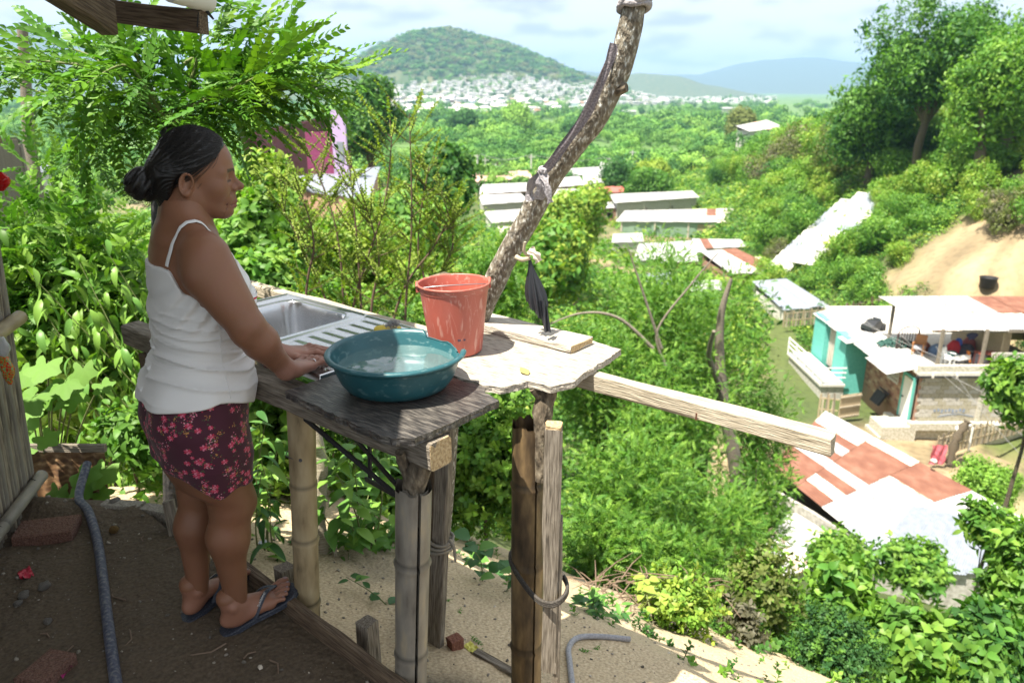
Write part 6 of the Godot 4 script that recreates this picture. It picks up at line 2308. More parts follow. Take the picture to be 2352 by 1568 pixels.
func build_mid_plants() -> void:
	# ---- twiggy saplings with sparse small leaves beyond the sink
	var stems := [[790, 770, 770, 520, 700, 330], [800, 780, 880, 480, 900, 310], [985, 740, 960, 560, 985, 380], [850, 760, 870, 600, 840, 470], [930, 760, 945, 520, 940, 260], [700, 720, 720, 560, 690, 440], [900, 760, 1000, 560, 1050, 480], [760, 770, 690, 560, 640, 470], [1000, 700, 1040, 560, 1010, 430], [830, 780, 820, 560, 800, 360]]
	for s in stems:
		var d := rng.randf_range(4.6, 5.4)
		var o := thing("twiggy_sapling", "thin purple brown sapling with sparse tiny leaves beyond the sink", "sapling", Vector3.ZERO, 0.0, "thin saplings beyond the sink")
		var sp := spline([at_depth(s[0], s[1] + 500, d), at_depth(s[0], s[1], d), at_depth(s[2], s[3], d), at_depth(s[4], s[5], d)], 36)
		var b := MB.new()
		b.tube(sp, Array(range(37)).map(func(i): return 0.013 - 0.00028 * i), 5)
		var xfs := []
		var cols := []
		for k in 26:
			var i := rng.randi_range(13, 35)
			var az := rng.randf() * TAU
			var dir := Vector3(cos(az) * 0.7, rng.randf_range(0.3, 1.0), sin(az) * 0.5).normalized()
			var l := rng.randf_range(0.12, 0.38)
			var e: Vector3 = sp[i] + dir * l
			b.tube([sp[i], (sp[i] + e) * 0.5 + Vector3(0, -0.015, 0), e], [0.003, 0.0022, 0.0012], 4, false)
			for m in 7:
				var f := rng.randf()
				var dd := Vector3(rng.randfn(), rng.randfn(), rng.randfn()).normalized()
				var sd := dd.cross(dir).normalized()
				xfs.append(Transform3D(Basis(sd, dir, sd.cross(dir)).scaled(Vector3.ONE * rng.randf_range(0.4, 0.8)), (sp[i] as Vector3).lerp(e, f)))
				cols.append(pick_green("yellow"))
		part(o, "stem", b.done(), mat(lin(0.12, 0.075, 0.055), 0.85))
		scatter(o, "foliage", LEAF.tiny[rng.randi() % 3], M.leaf, xfs, cols)
	# ---- green masses behind the table, from near to far
	var L := [
		["leafy_bush", "bright yellow green bush next to the woman's face", "bush", 600, 430, 8.5, 80, 60, "ovate", 520, 0.95, "yellow", {"fill": true, "tone2": "bright", "mix": 0.5, "trunk": 0.03}],
		["leafy_bush", "sunlit green bush below the woman's chin", "bush", 600, 520, 7.0, 120, 80, "ovate", 480, 1.0, "bright", {"fill": true, "tone2": "mid", "mix": 0.4, "trunk": 0.03}],
		["leafy_bush", "large leaved green bush beyond the sink bowl", "bush", 640, 650, 6.2, 120, 80, "ovate", 420, 1.0, "mid", {"fill": true, "tone2": "bright", "mix": 0.5, "trunk": 0.03}],
		["thicket_bush", "pale green fine leaved thicket behind the saplings", "thicket", 800, 590, 9.5, 140, 100, "tiny", 1700, 2.2, "yellow", {"fill": true, "tone2": "bright", "mix": 0.5, "lobes": 14, "trunk": 0.03, "limbs": 9}],
		["thicket_bush", "green fine leaved thicket behind the red bucket", "thicket", 980, 650, 9.0, 170, 90, "small", 1100, 1.5, "bright", {"fill": true, "tone2": "yellow", "mix": 0.4, "lobes": 14, "trunk": 0.03, "limbs": 9}],
		["thicket_bush", "green undergrowth just behind the sink and back beam", "thicket", 800, 745, 5.9, 210, 70, "small", 900, 1.2, "mid", {"fill": true, "tone2": "bright", "mix": 0.5, "lobes": 12, "trunk": 0.02}],
		["thicket_bush", "feathered green thicket between bucket and hanging bag", "thicket", 1130, 620, 9.0, 130, 120, "fine", 1600, 2.0, "mid", {"fill": true, "tone2": "bright", "mix": 0.45, "lobes": 12, "trunk": 0.03}],
		["round_tree", "dark round crowned tree behind the saplings", "tree", 1000, 430, 38.0, 95, 70, "clump", 420, 0.9, "deep", {"tone2": "mid", "mix": 0.4, "lobes": 16, "trunk": 0.25}],
		["round_tree", "green tree beside the magenta house", "tree", 930, 560, 26.0, 110, 110, "clump", 420, 0.75, "mid", {"tone2": "bright", "mix": 0.4, "lobes": 14, "trunk": 0.2}],
		["mango_tree", "dense dark mango tree beyond the magenta house", "tree", 850, 275, 75.0, 75, 75, "clump", 520, 1.2, "deep", {"tone2": "mid", "mix": 0.3, "lobes": 16, "trunk": 0.4}],
		["leafy_tree", "sunlit tree above the pale roof below the saplings", "tree", 700, 560, 30.0, 120, 60, "clump", 420, 0.7, "bright", {"tone2": "mid", "mix": 0.4, "lobes": 14, "trunk": 0.2}],
		["leafy_tree", "bright yellow green tree standing among the white roofs", "tree", 1330, 500, 48.0, 85, 70, "clump", 460, 0.75, "yellow", {"tone2": "bright", "mix": 0.4, "lobes": 14, "trunk": 0.2, "limbs": 7}],
		["leafy_tree", "green tree behind the hanging black bag", "tree", 1250, 600, 24.0, 110, 90, "clump", 460, 0.6, "mid", {"tone2": "yellow", "mix": 0.4, "lobes": 14, "trunk": 0.15}],
		["leafy_tree", "tree with thin pale crown left of the turquoise house", "tree", 1480, 420, 120.0, 50, 35, "clump", 260, 1.2, "mid", {"lobes": 10, "trunk": 0.3}],
		["leafy_tree", "yellow green tree among the far end of the white roofs", "tree", 1500, 400, 125.0, 35, 28, "clump", 220, 1.1, "yellow", {"lobes": 10, "trunk": 0.3}],
		["leafy_tree", "dark tree in front of the small white roofed houses", "tree", 1420, 405, 135.0, 40, 28, "clump", 260, 1.3, "deep", {"lobes": 10, "trunk": 0.3}],
	]
	for q in L:
		px_bush(q[0], q[1], q[2], q[3], q[4], q[5], q[6], q[7], q[8], q[9], q[10], q[11], q[12])
	# ---- the wide feathery tree right of the table
	var A := [
		[1480, 620, 11.0, 200, 110, 620, "main crown of yellow tinted feathery leaves over the white roofs"],
		[1380, 790, 9.5, 150, 120, 560, "feathery crown hanging behind the loose plank"],
		[1640, 720, 12.0, 170, 130, 620, "feathery crown towards the turquoise house"],
		[1560, 900, 9.0, 190, 130, 640, "feathery crown above the long beam"],
		[1760, 880, 12.5, 110, 110, 420, "feathery crown end beside the balcony"],
		[1440, 1060, 6.5, 170, 150, 640, "dark feathery thicket under the long beam"],
		[1620, 1120, 7.5, 180, 130, 640, "feathery thicket beside the rusty roof"],
		[1760, 1120, 9.0, 100, 90, 320, "feathery branch end over the rusty roof"],
		[1400, 1240, 5.0, 130, 110, 420, "shady feathery thicket behind the lashed stake"],
		[1560, 1260, 5.6, 140, 90, 400, "low feathery thicket above the brushwood"],
	]
	for q in A:
		px_bush("feathery_thicket", q[6], "tree", q[0], q[1], q[2], q[3], q[4], "fine", int(q[5] * 4.4), 0.95 + 0.055 * q[2], "mid", {"fill": true, "tone2": "bright", "mix": 0.45, "lobes": 16, "trunk": 0.045 * q[2] / 9.0, "limbs": 9, "ragged": 0.4, "fork": 0.4})
	# limbs that show
	var tr := thing("bare_branch", "bare grey brown forked trunk rising through the feathery crown", "tree")
	var b := MB.new()
	b.tube(spline([at_depth(1690, 1400, 10.5), at_depth(1700, 1150, 10.5), at_depth(1660, 900, 10.5), at_depth(1655, 740, 10.5), at_depth(1680, 640, 10.5)], 30), Array(range(31)).map(func(i): return 0.15 - 0.0042 * i), 9)
	b.tube(spline([at_depth(1660, 900, 10.5), at_depth(1630, 820, 10.3), at_depth(1640, 760, 10.0)], 12), Array(range(13)).map(func(i): return 0.06 - 0.003 * i), 7)
	b.tube(spline([at_depth(1530, 840, 9.5), at_depth(1510, 760, 9.5), at_depth(1590, 650, 9.5), at_depth(1650, 580, 9.5)], 20), Array(range(21)).map(func(i): return 0.022 - 0.0008 * i), 6)
	b.tube(spline([at_depth(1500, 800, 9.5), at_depth(1420, 730, 9.5), at_depth(1330, 720, 9.5), at_depth(1230, 760, 9.5)], 20), Array(range(21)).map(func(i): return 0.03 - 0.0012 * i), 6)
	b.tube(spline([at_depth(1520, 800, 9.5), at_depth(1470, 650, 9.5), at_depth(1440, 560, 9.5)], 20), Array(range(21)).map(func(i): return 0.025 - 0.001 * i), 6)
	part(tr, "trunk", b.done(), M.wood_grey)
	# ---- bushes on the slope at lower right
	var R := [
		["leafy_bush", "big leaved bush in front of the bluish corrugated roof", "bush", 2330, 1340, 6.0, 75, 120, "ovate", 340, 1.1, "mid", {"fill": true, "tone2": "bright", "mix": 0.4}],
		["leafy_bush", "broad leaved bush at the lower end of the slope", "bush", 2280, 1520, 5.0, 130, 100, "ovate", 420, 1.15, "mid", {"fill": true, "tone2": "deep", "mix": 0.4}],
		["leafy_bush", "upright leafy bush before the rust spotted roof", "bush", 1950, 1345, 5.6, 75, 75, "ovate", 150, 1.15, "bright", {"fill": true, "tone2": "mid", "mix": 0.4}],
		["leafy_bush", "glossy leaved bush below the corrugated roofs", "bush", 2080, 1460, 5.2, 120, 75, "ovate", 300, 1.15, "mid", {"fill": true, "tone2": "bright", "mix": 0.5}],
		["small_leaf_bush", "dense small leaved blue green bush on the slope", "bush", 1920, 1500, 4.4, 130, 85, "small", 900, 0.75, "blue", {"fill": true, "lobes": 14, "tone2": "mid", "mix": 0.3}],
		["leafy_bush", "pale green weed bush beside the dense small leaved bush", "bush", 1720, 1330, 5.4, 110, 90, "small", 520, 1.3, "olive", {"fill": true, "tone2": "bright", "mix": 0.4}],
		["leafy_bush", "tall leafy shoots between the bluish roof and the fence", "bush", 2270, 1215, 8.0, 45, 55, "ovate", 130, 1.2, "mid", {"tone2": "bright", "mix": 0.4}],
		["leafy_tree", "leafy tree crown in front of the grey block wall", "tree", 2365, 900, 16.0, 70, 95, "ovate", 480, 2.0, "mid", {"limbs": 4, "tone2": "bright", "mix": 0.5, "trunk": 0.06, "fork": 0.3}],
		["leafy_bush", "low green bush by the bamboo fence", "bush", 2290, 1080, 24.0, 70, 40, "clump", 160, 0.35, "bright", {"fill": true, "trunk": 0.03}],
	]
	R.append(["leafy_bush", "green weeds hiding the lower wall of the rusty roofed house", "bush", 1930, 1290, 17.5, 90, 45, "ovate", 420, 2.0, "mid", {"tone2": "bright", "mix": 0.5}])
	R.append(["leafy_bush", "green weeds against the wall below the white roof sheets", "bush", 2090, 1300, 17.0, 90, 40, "ovate", 420, 2.0, "mid", {"tone2": "bright", "mix": 0.5}])
	for q in R:
		px_bush(q[0], q[1], q[2], q[3], q[4], q[5], q[6], q[7], q[8], q[9], q[10], q[11], q[12])
	# ground cover under everything on the near slope
	var xfs := []
	var cols := []
	for k in 5200:
		var x := rng.randf_range(-7.0, 9.0)
		var z := rng.randf_range(-14.0, -2.6)
		var e := edge_dist(x, z)
		if e < 1.15 + 0.3 * n2.get_noise_2d(x * 60, z * 60) and x > -1.2:
			continue
		if e < 0.25:
			continue
		var s := rng.randf_range(0.6, 1.5) * clampf(e * 0.3, 0.7, 2.0)
		xfs.append(Transform3D(Basis.from_euler(Vector3(rng.randf_range(-0.5, 0.5), rng.randf() * TAU, rng.randf_range(-0.5, 0.5))).scaled(Vector3.ONE * s), Vector3(x, ground_y(x, z) - 0.05, z)))
		cols.append(pick_green(["mid", "bright", "deep", "mid"][rng.randi() % 4]))
	var gc := scatter(self, "undergrowth", LEAF.small[0], M.leaf, xfs, cols)
	tag(gc, "low green undergrowth covering the near slope", "undergrowth")

# ------------------------------------------------------------------ houses
var SHEET := {}

func house_materials() -> void:
	M.zinc = noisy([[0.0, lin(0.27, 0.265, 0.26)], [0.4, lin(0.35, 0.352, 0.355)], [1.0, lin(0.45, 0.45, 0.45)]], 0.02, Vector3(0.4, 0.4, 0.4), 0.55, 0.0, 201)
	M.zinc_blue = noisy([[0.0, lin(0.17, 0.195, 0.24)], [1.0, lin(0.26, 0.29, 0.345)]], 0.02, Vector3(0.4, 0.4, 0.4), 0.5, 0.0, 202)
	M.rust = noisy([[0.0, lin(0.13, 0.05, 0.032)], [0.5, lin(0.175, 0.075, 0.048)], [1.0, lin(0.25, 0.125, 0.088)]], 0.012, Vector3(0.22, 0.22, 0.22), 0.85, 0.0, 203, false, 3)
	M.rust_pale = noisy([[0.0, lin(0.30, 0.16, 0.11)], [0.42, lin(0.50, 0.40, 0.34)], [0.55, lin(0.62, 0.60, 0.57)], [1.0, lin(0.70, 0.69, 0.67)]], 0.015, Vector3(0.3, 0.3, 0.3), 0.8, 0.0, 204, false, 4)
	M.pink_roof = noisy([[0.0, lin(0.42, 0.26, 0.21)], [1.0, lin(0.58, 0.42, 0.36)]], 0.02, Vector3(0.4, 0.4, 0.4), 0.8, 0.0, 205)
	M.red_roof = mat(lin(0.45, 0.12, 0.10), 0.8)
	M.block = noisy([[0.0, lin(0.25, 0.24, 0.21)], [0.4, lin(0.40, 0.385, 0.35)], [0.7, lin(0.50, 0.485, 0.45)], [1.0, lin(0.56, 0.545, 0.51)]], 0.02, Vector3(0.5, 0.5, 0.5), 0.95, 0.3, 206)
	M.brickwall = noisy([[0.0, lin(0.22, 0.12, 0.08)], [1.0, lin(0.42, 0.26, 0.19)]], 0.05, Vector3(0.9, 0.9, 0.9), 0.95, 0.3, 207)
	M.plaster = noisy([[0.0, lin(0.50, 0.48, 0.44)], [1.0, lin(0.66, 0.64, 0.60)]], 0.02, Vector3(0.4, 0.4, 0.4), 0.9, 0.0, 208)
	M.teal = noisy([[0.0, lin(0.10, 0.42, 0.38)], [1.0, lin(0.15, 0.50, 0.45)]], 0.02, Vector3(0.5, 0.5, 0.5), 0.8, 0.0, 209)
	M.maroon = noisy([[0.0, lin(0.12, 0.03, 0.045)], [1.0, lin(0.18, 0.05, 0.07)]], 0.02, Vector3(0.5, 0.5, 0.5), 0.8, 0.0, 210)
	M.magenta = noisy([[0.0, lin(0.30, 0.05, 0.14)], [1.0, lin(0.40, 0.09, 0.20)]], 0.02, Vector3(0.5, 0.5, 0.5), 0.8, 0.0, 211)
	M.lilac = mat(lin(0.42, 0.32, 0.52), 0.8)
	M.peach = mat(lin(0.50, 0.30, 0.22), 0.8)
	M.sage = noisy([[0.0, lin(0.18, 0.29, 0.21)], [1.0, lin(0.26, 0.38, 0.29)]], 0.02, Vector3(0.4, 0.4, 0.4), 0.8, 0.0, 212)
	M.cane = noisy([[0.0, lin(0.20, 0.15, 0.09)], [0.5, lin(0.36, 0.29, 0.19)], [1.0, lin(0.5, 0.43, 0.31)]], 0.03, Vector3(2, 0.7, 2), 0.85, 0.1, 213)
	M.glass = mat(lin(0.22, 0.25, 0.28), 0.1)
	M.void = M.wood_grey
	M.concrete = noisy([[0.0, lin(0.28, 0.26, 0.16)], [0.3, lin(0.40, 0.38, 0.30)], [0.6, lin(0.52, 0.50, 0.44)], [1.0, lin(0.60, 0.58, 0.53)]], 0.03, Vector3(0.5, 0.5, 0.5), 0.95, 0.4, 214)

func corrugated(p: Array, waves: int, amp: float) -> ArrayMesh:
	# sheet on the quad p0 p1 p2 p3; ridges run from edge 01 to edge 32
	var b := MB.new()
	var nn: Vector3 = (p[1] - p[0]).cross(p[3] - p[0]).normalized()
	if nn.y < 0:
		nn = -nn
	var nu := waves * 4
	b.grid(nu, 1, func(i: int, j: int):
		var f := float(i) / nu
		var a: Vector3 = p[0].lerp(p[1], f)
		var c: Vector3 = p[3].lerp(p[2], f)
		return a.lerp(c, float(j)) + nn * amp * sin(i * PI / 2.0))
	for i in b.n.size():
		if b.n[i].y < 0:
			b.n[i] = -b.n[i]
	return b.done()

func sheet_roof(o: Node3D, q: Array, nu: int, nv: int, mats: Callable, waves := 7, amp := 0.018) -> void:
	# q: four corners in the house's own axes, back edge first
	var nn: Vector3 = (q[1] - q[0]).cross(q[3] - q[0]).normalized()
	if nn.y < 0:
		nn = -nn
	for i in nu:
		for j in nv:
			var f0 := float(i) / nu - 0.004
			var f1 := float(i + 1) / nu + 0.004
			var g0 := float(j) / nv
			var g1 := minf(float(j + 1) / nv + 0.03, 1.02 + 0.02 * sin(i * 3.7))
			var c := []
			for e in [[f0, g0], [f1, g0], [f1, g1], [f0, g1]]:
				c.append((q[0] as Vector3).lerp(q[1], e[0]).lerp((q[3] as Vector3).lerp(q[2], e[0]), e[1]) + nn * (0.012 * (i % 2) + 0.02 * (nv - j)))
			part(o, "roof_sheet", corrugated(c, waves, amp), mats.call(i, j))

func wall_piece(o: Node3D, a: Vector3, d: Vector3, lo: float, hi: float, m: Material) -> void:
	var dir := Vector3(d.x - a.x, 0, d.z - a.z)
	var top := minf(minf(a.y, d.y) - 0.04, hi)
	if top - lo < 0.03:
		return
	var out := dir.normalized().cross(Vector3.UP)
	part(o, "wall", box_mesh(Vector3(dir.length(), top - lo, 0.14)), m, Transform3D(Basis(dir.normalized(), Vector3.UP, -out), Vector3((a.x + d.x) * 0.5, (top + lo) * 0.5, (a.z + d.z) * 0.5) - out * 0.07))

func quad_house(called: String, label: String, px: Array, y_back: float, y_front: float, wall_h: float, wall: Material, mats: Callable, nu: int, nv: int, opts := {}) -> Node3D:
	var c := []
	for k in 4:
		c.append(hit_y(px[k][0], px[k][1], y_back if k < 2 else y_front))
	var mid: Vector3 = (c[0] + c[1] + c[2] + c[3]) * 0.25
	var base := Vector3(mid.x, minf(y_back, y_front) - wall_h, mid.z)
	var o := thing(called, label, "house", base, 0.0, opts.get("group", ""))
	for k in 4:
		c[k] -= base
	sheet_roof(o, c, nu, nv, mats, opts.get("waves", 7), opts.get("amp", 0.018))
	# walls a little inside the eaves
	var m: Vector3 = (c[0] + c[1] + c[2] + c[3]) * 0.25
	var w := []
	for k in 4:
		w.append(m + (c[k] - m) * opts.get("inset", 0.93))
	for e in [[2, 1], [1, 0], [0, 3]]:
		wall_piece(o, w[e[0]], w[e[1]], -1.2, 99.0, wall)
	# the wall that faces the yard is built round its openings
	var a: Vector3 = w[3]
	var d: Vector3 = w[2]
	var dir := Vector3(d.x - a.x, 0, d.z - a.z)
	var out := dir.normalized().cross(Vector3.UP)
	if out.z < 0:
		out = -out
	var length := dir.length()
	var bs := Basis(dir.normalized(), Vector3.UP, out)
	var holes := []
	for q in opts.get("openings", []):      # [name, along 0..1, bottom, width, height, material]
		if q[0] == "plank_panel":
			var at := a.lerp(d, q[1]) + out * 0.012
			part(o, q[0], box_mesh(Vector3(q[3], q[4], 0.05)), q[5], Transform3D(bs, Vector3(at.x, q[2] + q[4] * 0.5, at.z)))
		else:
			holes.append(q)
	holes.sort_custom(func(p, q): return p[1] < q[1])
	var from := 0.0
	for q in holes:
		var x0: float = clampf(q[1] - q[3] * 0.5 / length, from + 0.01, 0.97)
		var x1: float = clampf(q[1] + q[3] * 0.5 / length, x0 + 0.01, 0.99)
		wall_piece(o, a.lerp(d, from), a.lerp(d, x0), -1.2, 99.0, wall)
		wall_piece(o, a.lerp(d, x0), a.lerp(d, x1), -1.2, q[2], wall)
		wall_piece(o, a.lerp(d, x0), a.lerp(d, x1), q[2] + q[4], 99.0, wall)
		var at := a.lerp(d, (x0 + x1) * 0.5) + out * 0.02
		for side in [-1, 1]:
			part(o, q[0] + "_frame", box_mesh(Vector3(0.07, q[4], 0.07)), M.wood_grey, Transform3D(bs, Vector3(at.x, q[2] + q[4] * 0.5, at.z) + dir.normalized() * side * (x1 - x0) * length * 0.5))
		part(o, q[0] + "_frame", box_mesh(Vector3((x1 - x0) * length, 0.07, 0.08)), M.wood_grey, Transform3D(bs, Vector3(at.x, q[2] + q[4], at.z)))
		from = x1
	wall_piece(o, a.lerp(d, from), d, -1.2, 99.0, wall)
	if opts.get("pilasters", 0) > 0:
		var np: int = opts.pilasters
		for k in np + 1:
			var at := a.lerp(d, float(k) / np) + out * 0.02
			part(o, "pilaster", box_mesh(Vector3(0.18, wall_h + 0.6, 0.1)), M.concrete, Transform3D(Basis(dir.normalized(), Vector3.UP, out), Vector3(at.x, wall_h * 0.5 - 0.35, at.z)))
	return o

func build_houses() -> void:
	house_materials()
	var zinc := func(_i: int, _j: int): return M.zinc
	var blue := func(_i: int, _j: int): return M.zinc_blue
	var patch := func(i: int, j: int): return [M.zinc, M.rust, M.rust_pale, M.zinc][(i * 7 + j * 3) % 4]
	var win := func(x: float, y := 1.0): return ["window", x, y, 1.0, 0.9, M.void]
	quad_house("block_house", "long grey block house with white shed roof below the green spur", [[1400, 446], [1590, 438], [1606, 453], [1412, 466]], -13.1, -13.5, 2.9, M.block, zinc, 10, 1, {"pilasters": 3, "openings": [["vent_hole", 0.35, 1.6, 0.5, 0.25, M.void], ["vent_hole", 0.68, 1.6, 0.5, 0.25, M.void]]})
	quad_house("green_house", "house with sage green wall and partly rusted white roof", [[1436, 484], [1738, 478], [1750, 511], [1416, 508]], -13.0, -13.9, 2.6, M.sage, func(i: int, j: int): return [M.rust, M.rust_pale, M.rust][(i + j) % 3] if i in [7, 8, 10, 11] and j == 0 else (M.rust_pale if i > 7 else M.zinc), 13, 2, {"pilasters": 4, "openings": [["dark_opening", 0.86, 0.0, 3.6, 2.1, M.void], ["plank_panel", 0.66, 1.4, 3.0, 0.9, M.cane]]})
	quad_house("white_roof_house", "low house with blinding white roof behind the feathery crown", [[1468, 560], [1600, 552], [1624, 576], [1455, 602]], -12.9, -13.4, 2.3, M.block, zinc, 8, 1)
	quad_house("white_roof_house", "narrow white roofed shed under the sage green house", [[1590, 548], [1700, 550], [1720, 566], [1600, 572]], -13.2, -13.5, 2.3, M.block, func(i: int, j: int): return M.rust if i == 1 else M.zinc, 6, 1)
	quad_house("rusty_roof_house", "small house with rust streaked roof near the pale slope sheets", [[1610, 578], [1690, 570], [1808, 626], [1678, 628]], -12.6, -13.3, 2.3, M.brickwall, func(i: int, j: int): return [M.zinc, M.zinc, M.rust_pale, M.rust, M.rust][i], 5, 1, {"openings": [["window", 0.4, 1.0, 0.9, 0.8, M.void]]})
	quad_house("blue_roof_house", "house with pale blue roof above a cane fence", [[1728, 646], [1806, 640], [1905, 702], [1800, 712]], -12.3, -12.9, 2.2, M.plaster, blue, 5, 1)
	quad_house("pink_roof_house", "long house with faded pink roof by the power poles", [[1072, 398], [1215, 392], [1222, 408], [1085, 418]], -15.0, -15.4, 2.4, M.plaster, func(_i: int, _j: int): return M.pink_roof, 8, 1)
	quad_house("white_roof_house", "white roofed house just below the faded pink roof", [[1095, 424], [1240, 418], [1252, 436], [1100, 446]], -14.9, -15.3, 2.3, M.brickwall, zinc, 8, 1, {"openings": [win.call(0.3), win.call(0.7)]})
	quad_house("white_roof_house", "white shed with grey block wall beside the leaning pole", [[1098, 448], [1196, 444], [1216, 462], [1108, 470]], -14.6, -15.0, 2.3, M.block, zinc, 6, 1, {"pilasters": 2})
	quad_house("white_roof_house", "flat white roof lowest of the houses by the leaning pole", [[1110, 486], [1256, 476], [1276, 500], [1130, 512]], -14.2, -14.6, 2.3, M.plaster, zinc, 7, 1, {"openings": [["dark_opening", 0.3, 0.4, 2.0, 1.4, M.void]]})
	quad_house("brick_house", "brick walled house with two white roof sheets beyond the pole", [[1288, 388], [1392, 382], [1402, 398], [1284, 404]], -15.2, -15.6, 2.6, M.brickwall, zinc, 6, 1, {"openings": [win.call(0.25), win.call(0.6), ["door", 0.85, 0.0, 0.9, 2.0, M.void]]})
	quad_house("brick_house", "small brick house with tall white gable among the roofs", [[1380, 372], [1416, 370], [1422, 381], [1378, 385]], -15.0, -15.3, 2.8, M.brickwall, zinc, 3, 1, {"openings": [win.call(0.5)]})
	quad_house("brick_house", "brick house with broad white roof in front of the others", [[1268, 410], [1330, 404], [1345, 424], [1275, 430]], -15.0, -15.4, 2.5, M.brickwall, zinc, 5, 1, {"openings": [win.call(0.4)]})
	quad_house("white_roof_house", "white roofed house between the pole and the dark tree", [[1338, 402], [1396, 400], [1404, 418], [1342, 424]], -15.0, -15.4, 2.4, M.plaster, zinc, 5, 1, {"openings": [win.call(0.5)]})
	quad_house("red_roof_house", "low house with dull red roof behind the block house", [[1368, 430], [1428, 427], [1440, 440], [1376, 443]], -14.2, -14.5, 2.2, M.brickwall, func(_i: int, _j: int): return M.red_roof, 4, 1)
	quad_house("white_roof_house", "small white roofed house at the foot of the green spur", [[1500, 370], [1552, 364], [1566, 380], [1512, 390]], -15.2, -15.6, 2.5, M.brickwall, func(i: int, j: int): return M.pink_roof if i == 2 else M.zinc, 3, 1)
	quad_house("white_roof_house", "tiny white roof in front of the yellow green tree", [[1450, 392], [1490, 388], [1500, 400], [1458, 405]], -15.2, -15.5, 2.3, M.plaster, zinc, 3, 1)
	var hh := quad_house("hill_house", "white walled house with pink and white roof on the wooded spur", [[1690, 289], [1762, 275], [1802, 292], [1722, 302]], -6.0, -6.8, 3.2, M.plaster, func(i: int, j: int): return M.pink_roof if i == 2 else M.zinc, 4, 1, {"openings": [["window", 0.3, 1.2, 1.2, 1.0, M.void], ["door", 0.7, 0.0, 1.0, 2.1, M.void]]})
	var more := [[1215, 396, 70, 12, -15.6, "pale"], [1246, 470, 60, 16, -14.4, "zinc"], [1300, 440, 66, 14, -14.8, "zinc"], [1410, 470, 70, 14, -14.0, "zinc"], [1150, 380, 60, 9, -15.8, "zinc"], [1455, 372, 40, 9, -15.8, "zinc"], [1180, 528, 80, 18, -13.9, "rust"], [1330, 366, 44, 8, -16.2, "zinc"], [1440, 545, 70, 20, -13.2, "zinc"], [1560, 590, 80, 22, -13.0, "zinc"], [1500, 640, 80, 26, -12.6, "blue"], [1620, 655, 70, 24, -12.6, "zinc"], [1720, 600, 60, 20, -12.9, "rust"]]
	var words := ["narrow pale roofed house between the pink roof and the pole", "white shed roof tucked behind the leaning pole", "white roof half hidden by the yellow green tree", "small white roof left of the block house", "thin white roof behind the faded pink roof", "distant white roof near the slim power poles", "rust patched roof below the cluster by the pole", "smallest white roof at the far edge of the cluster", "white roof peeping through the feathery crown top", "broad white roof seen through the feathery leaves", "bluish roof deep behind the feathery tree", "white roof between the feathery tree and the blue roof", "rust patched shed roof below the sage green house"]
	for k in more.size():
		var q: Array = more[k]
		var mm: Material = {"pale": M.pink_roof, "zinc": M.zinc, "rust": M.rust_pale, "blue": M.zinc_blue}[q[5]]
		quad_house("roofed_house", words[k], [[q[0] - q[2] * 0.45, q[1] - q[3] * 0.4], [q[0] + q[2] * 0.5, q[1] - q[3] * 0.5], [q[0] + q[2] * 0.55, q[1] + q[3] * 0.5], [q[0] - q[2] * 0.5, q[1] + q[3] * 0.6]], q[4], q[4] - 0.4, 2.4, [M.brickwall, M.block, M.plaster][k % 3], func(_i: int, _j: int): return mm, 4, 1, {"openings": [["window", 0.35, 0.9, 0.9, 0.9, M.wood_grey]]})
	# magenta house with its lower annexe
	var mh := quad_house("magenta_house", "two storey magenta and peach house with overhanging white roof", [[560, 306], [792, 258], [806, 268], [540, 326]], -1.0, -1.6, 5.6, M.maroon, blue, 9, 1, {"inset": 0.9})
	quad_house("annexe_roof_house", "low annexe with broad white metal roof beside the magenta house", [[640, 410], [872, 383], [846, 458], [700, 440]], -4.3, -5.2, 2.8, M.peach, blue, 6, 1)
	var gp := at_depth(748, 352, 57.0) - mh.position
	part(mh, "painted_wall", box_mesh(Vector3(2.7, 3.0, 0.1)), M.magenta, Transform3D(Basis(Vector3.UP, 0.35), gp))
	var gp2 := at_depth(780, 330, 56.5) - mh.position
	part(mh, "painted_wall", box_mesh(Vector3(1.3, 4.6, 0.1)), M.lilac, Transform3D(Basis(Vector3.UP, -0.5), gp2))
	part(mh, "window", box_mesh(Vector3(0.55, 1.3, 0.1)), M.glass, Transform3D(Basis(Vector3.UP, -0.5), gp2 + Vector3(0.05, -0.5, 0.12)))
	quad_house("shed", "pale roofed shed beyond the cane wall", [[-70, 322], [36, 316], [52, 328], [-60, 346]], -0.2, -0.5, 3.2, M.wood_grey, zinc, 6, 1)
	quad_house("shed", "rusty roofed shed low behind the feathery bush", [[20, 385], [110, 372], [120, 392], [20, 412]], -1.6, -1.9, 2.4, M.plaster, func(i: int, j: int): return M.rust if i == 1 else M.zinc_blue, 5, 1)
	build_rusty_roof()
	build_turquoise_house()
	build_slope_sheets()
	build_fences()
	build_poles()

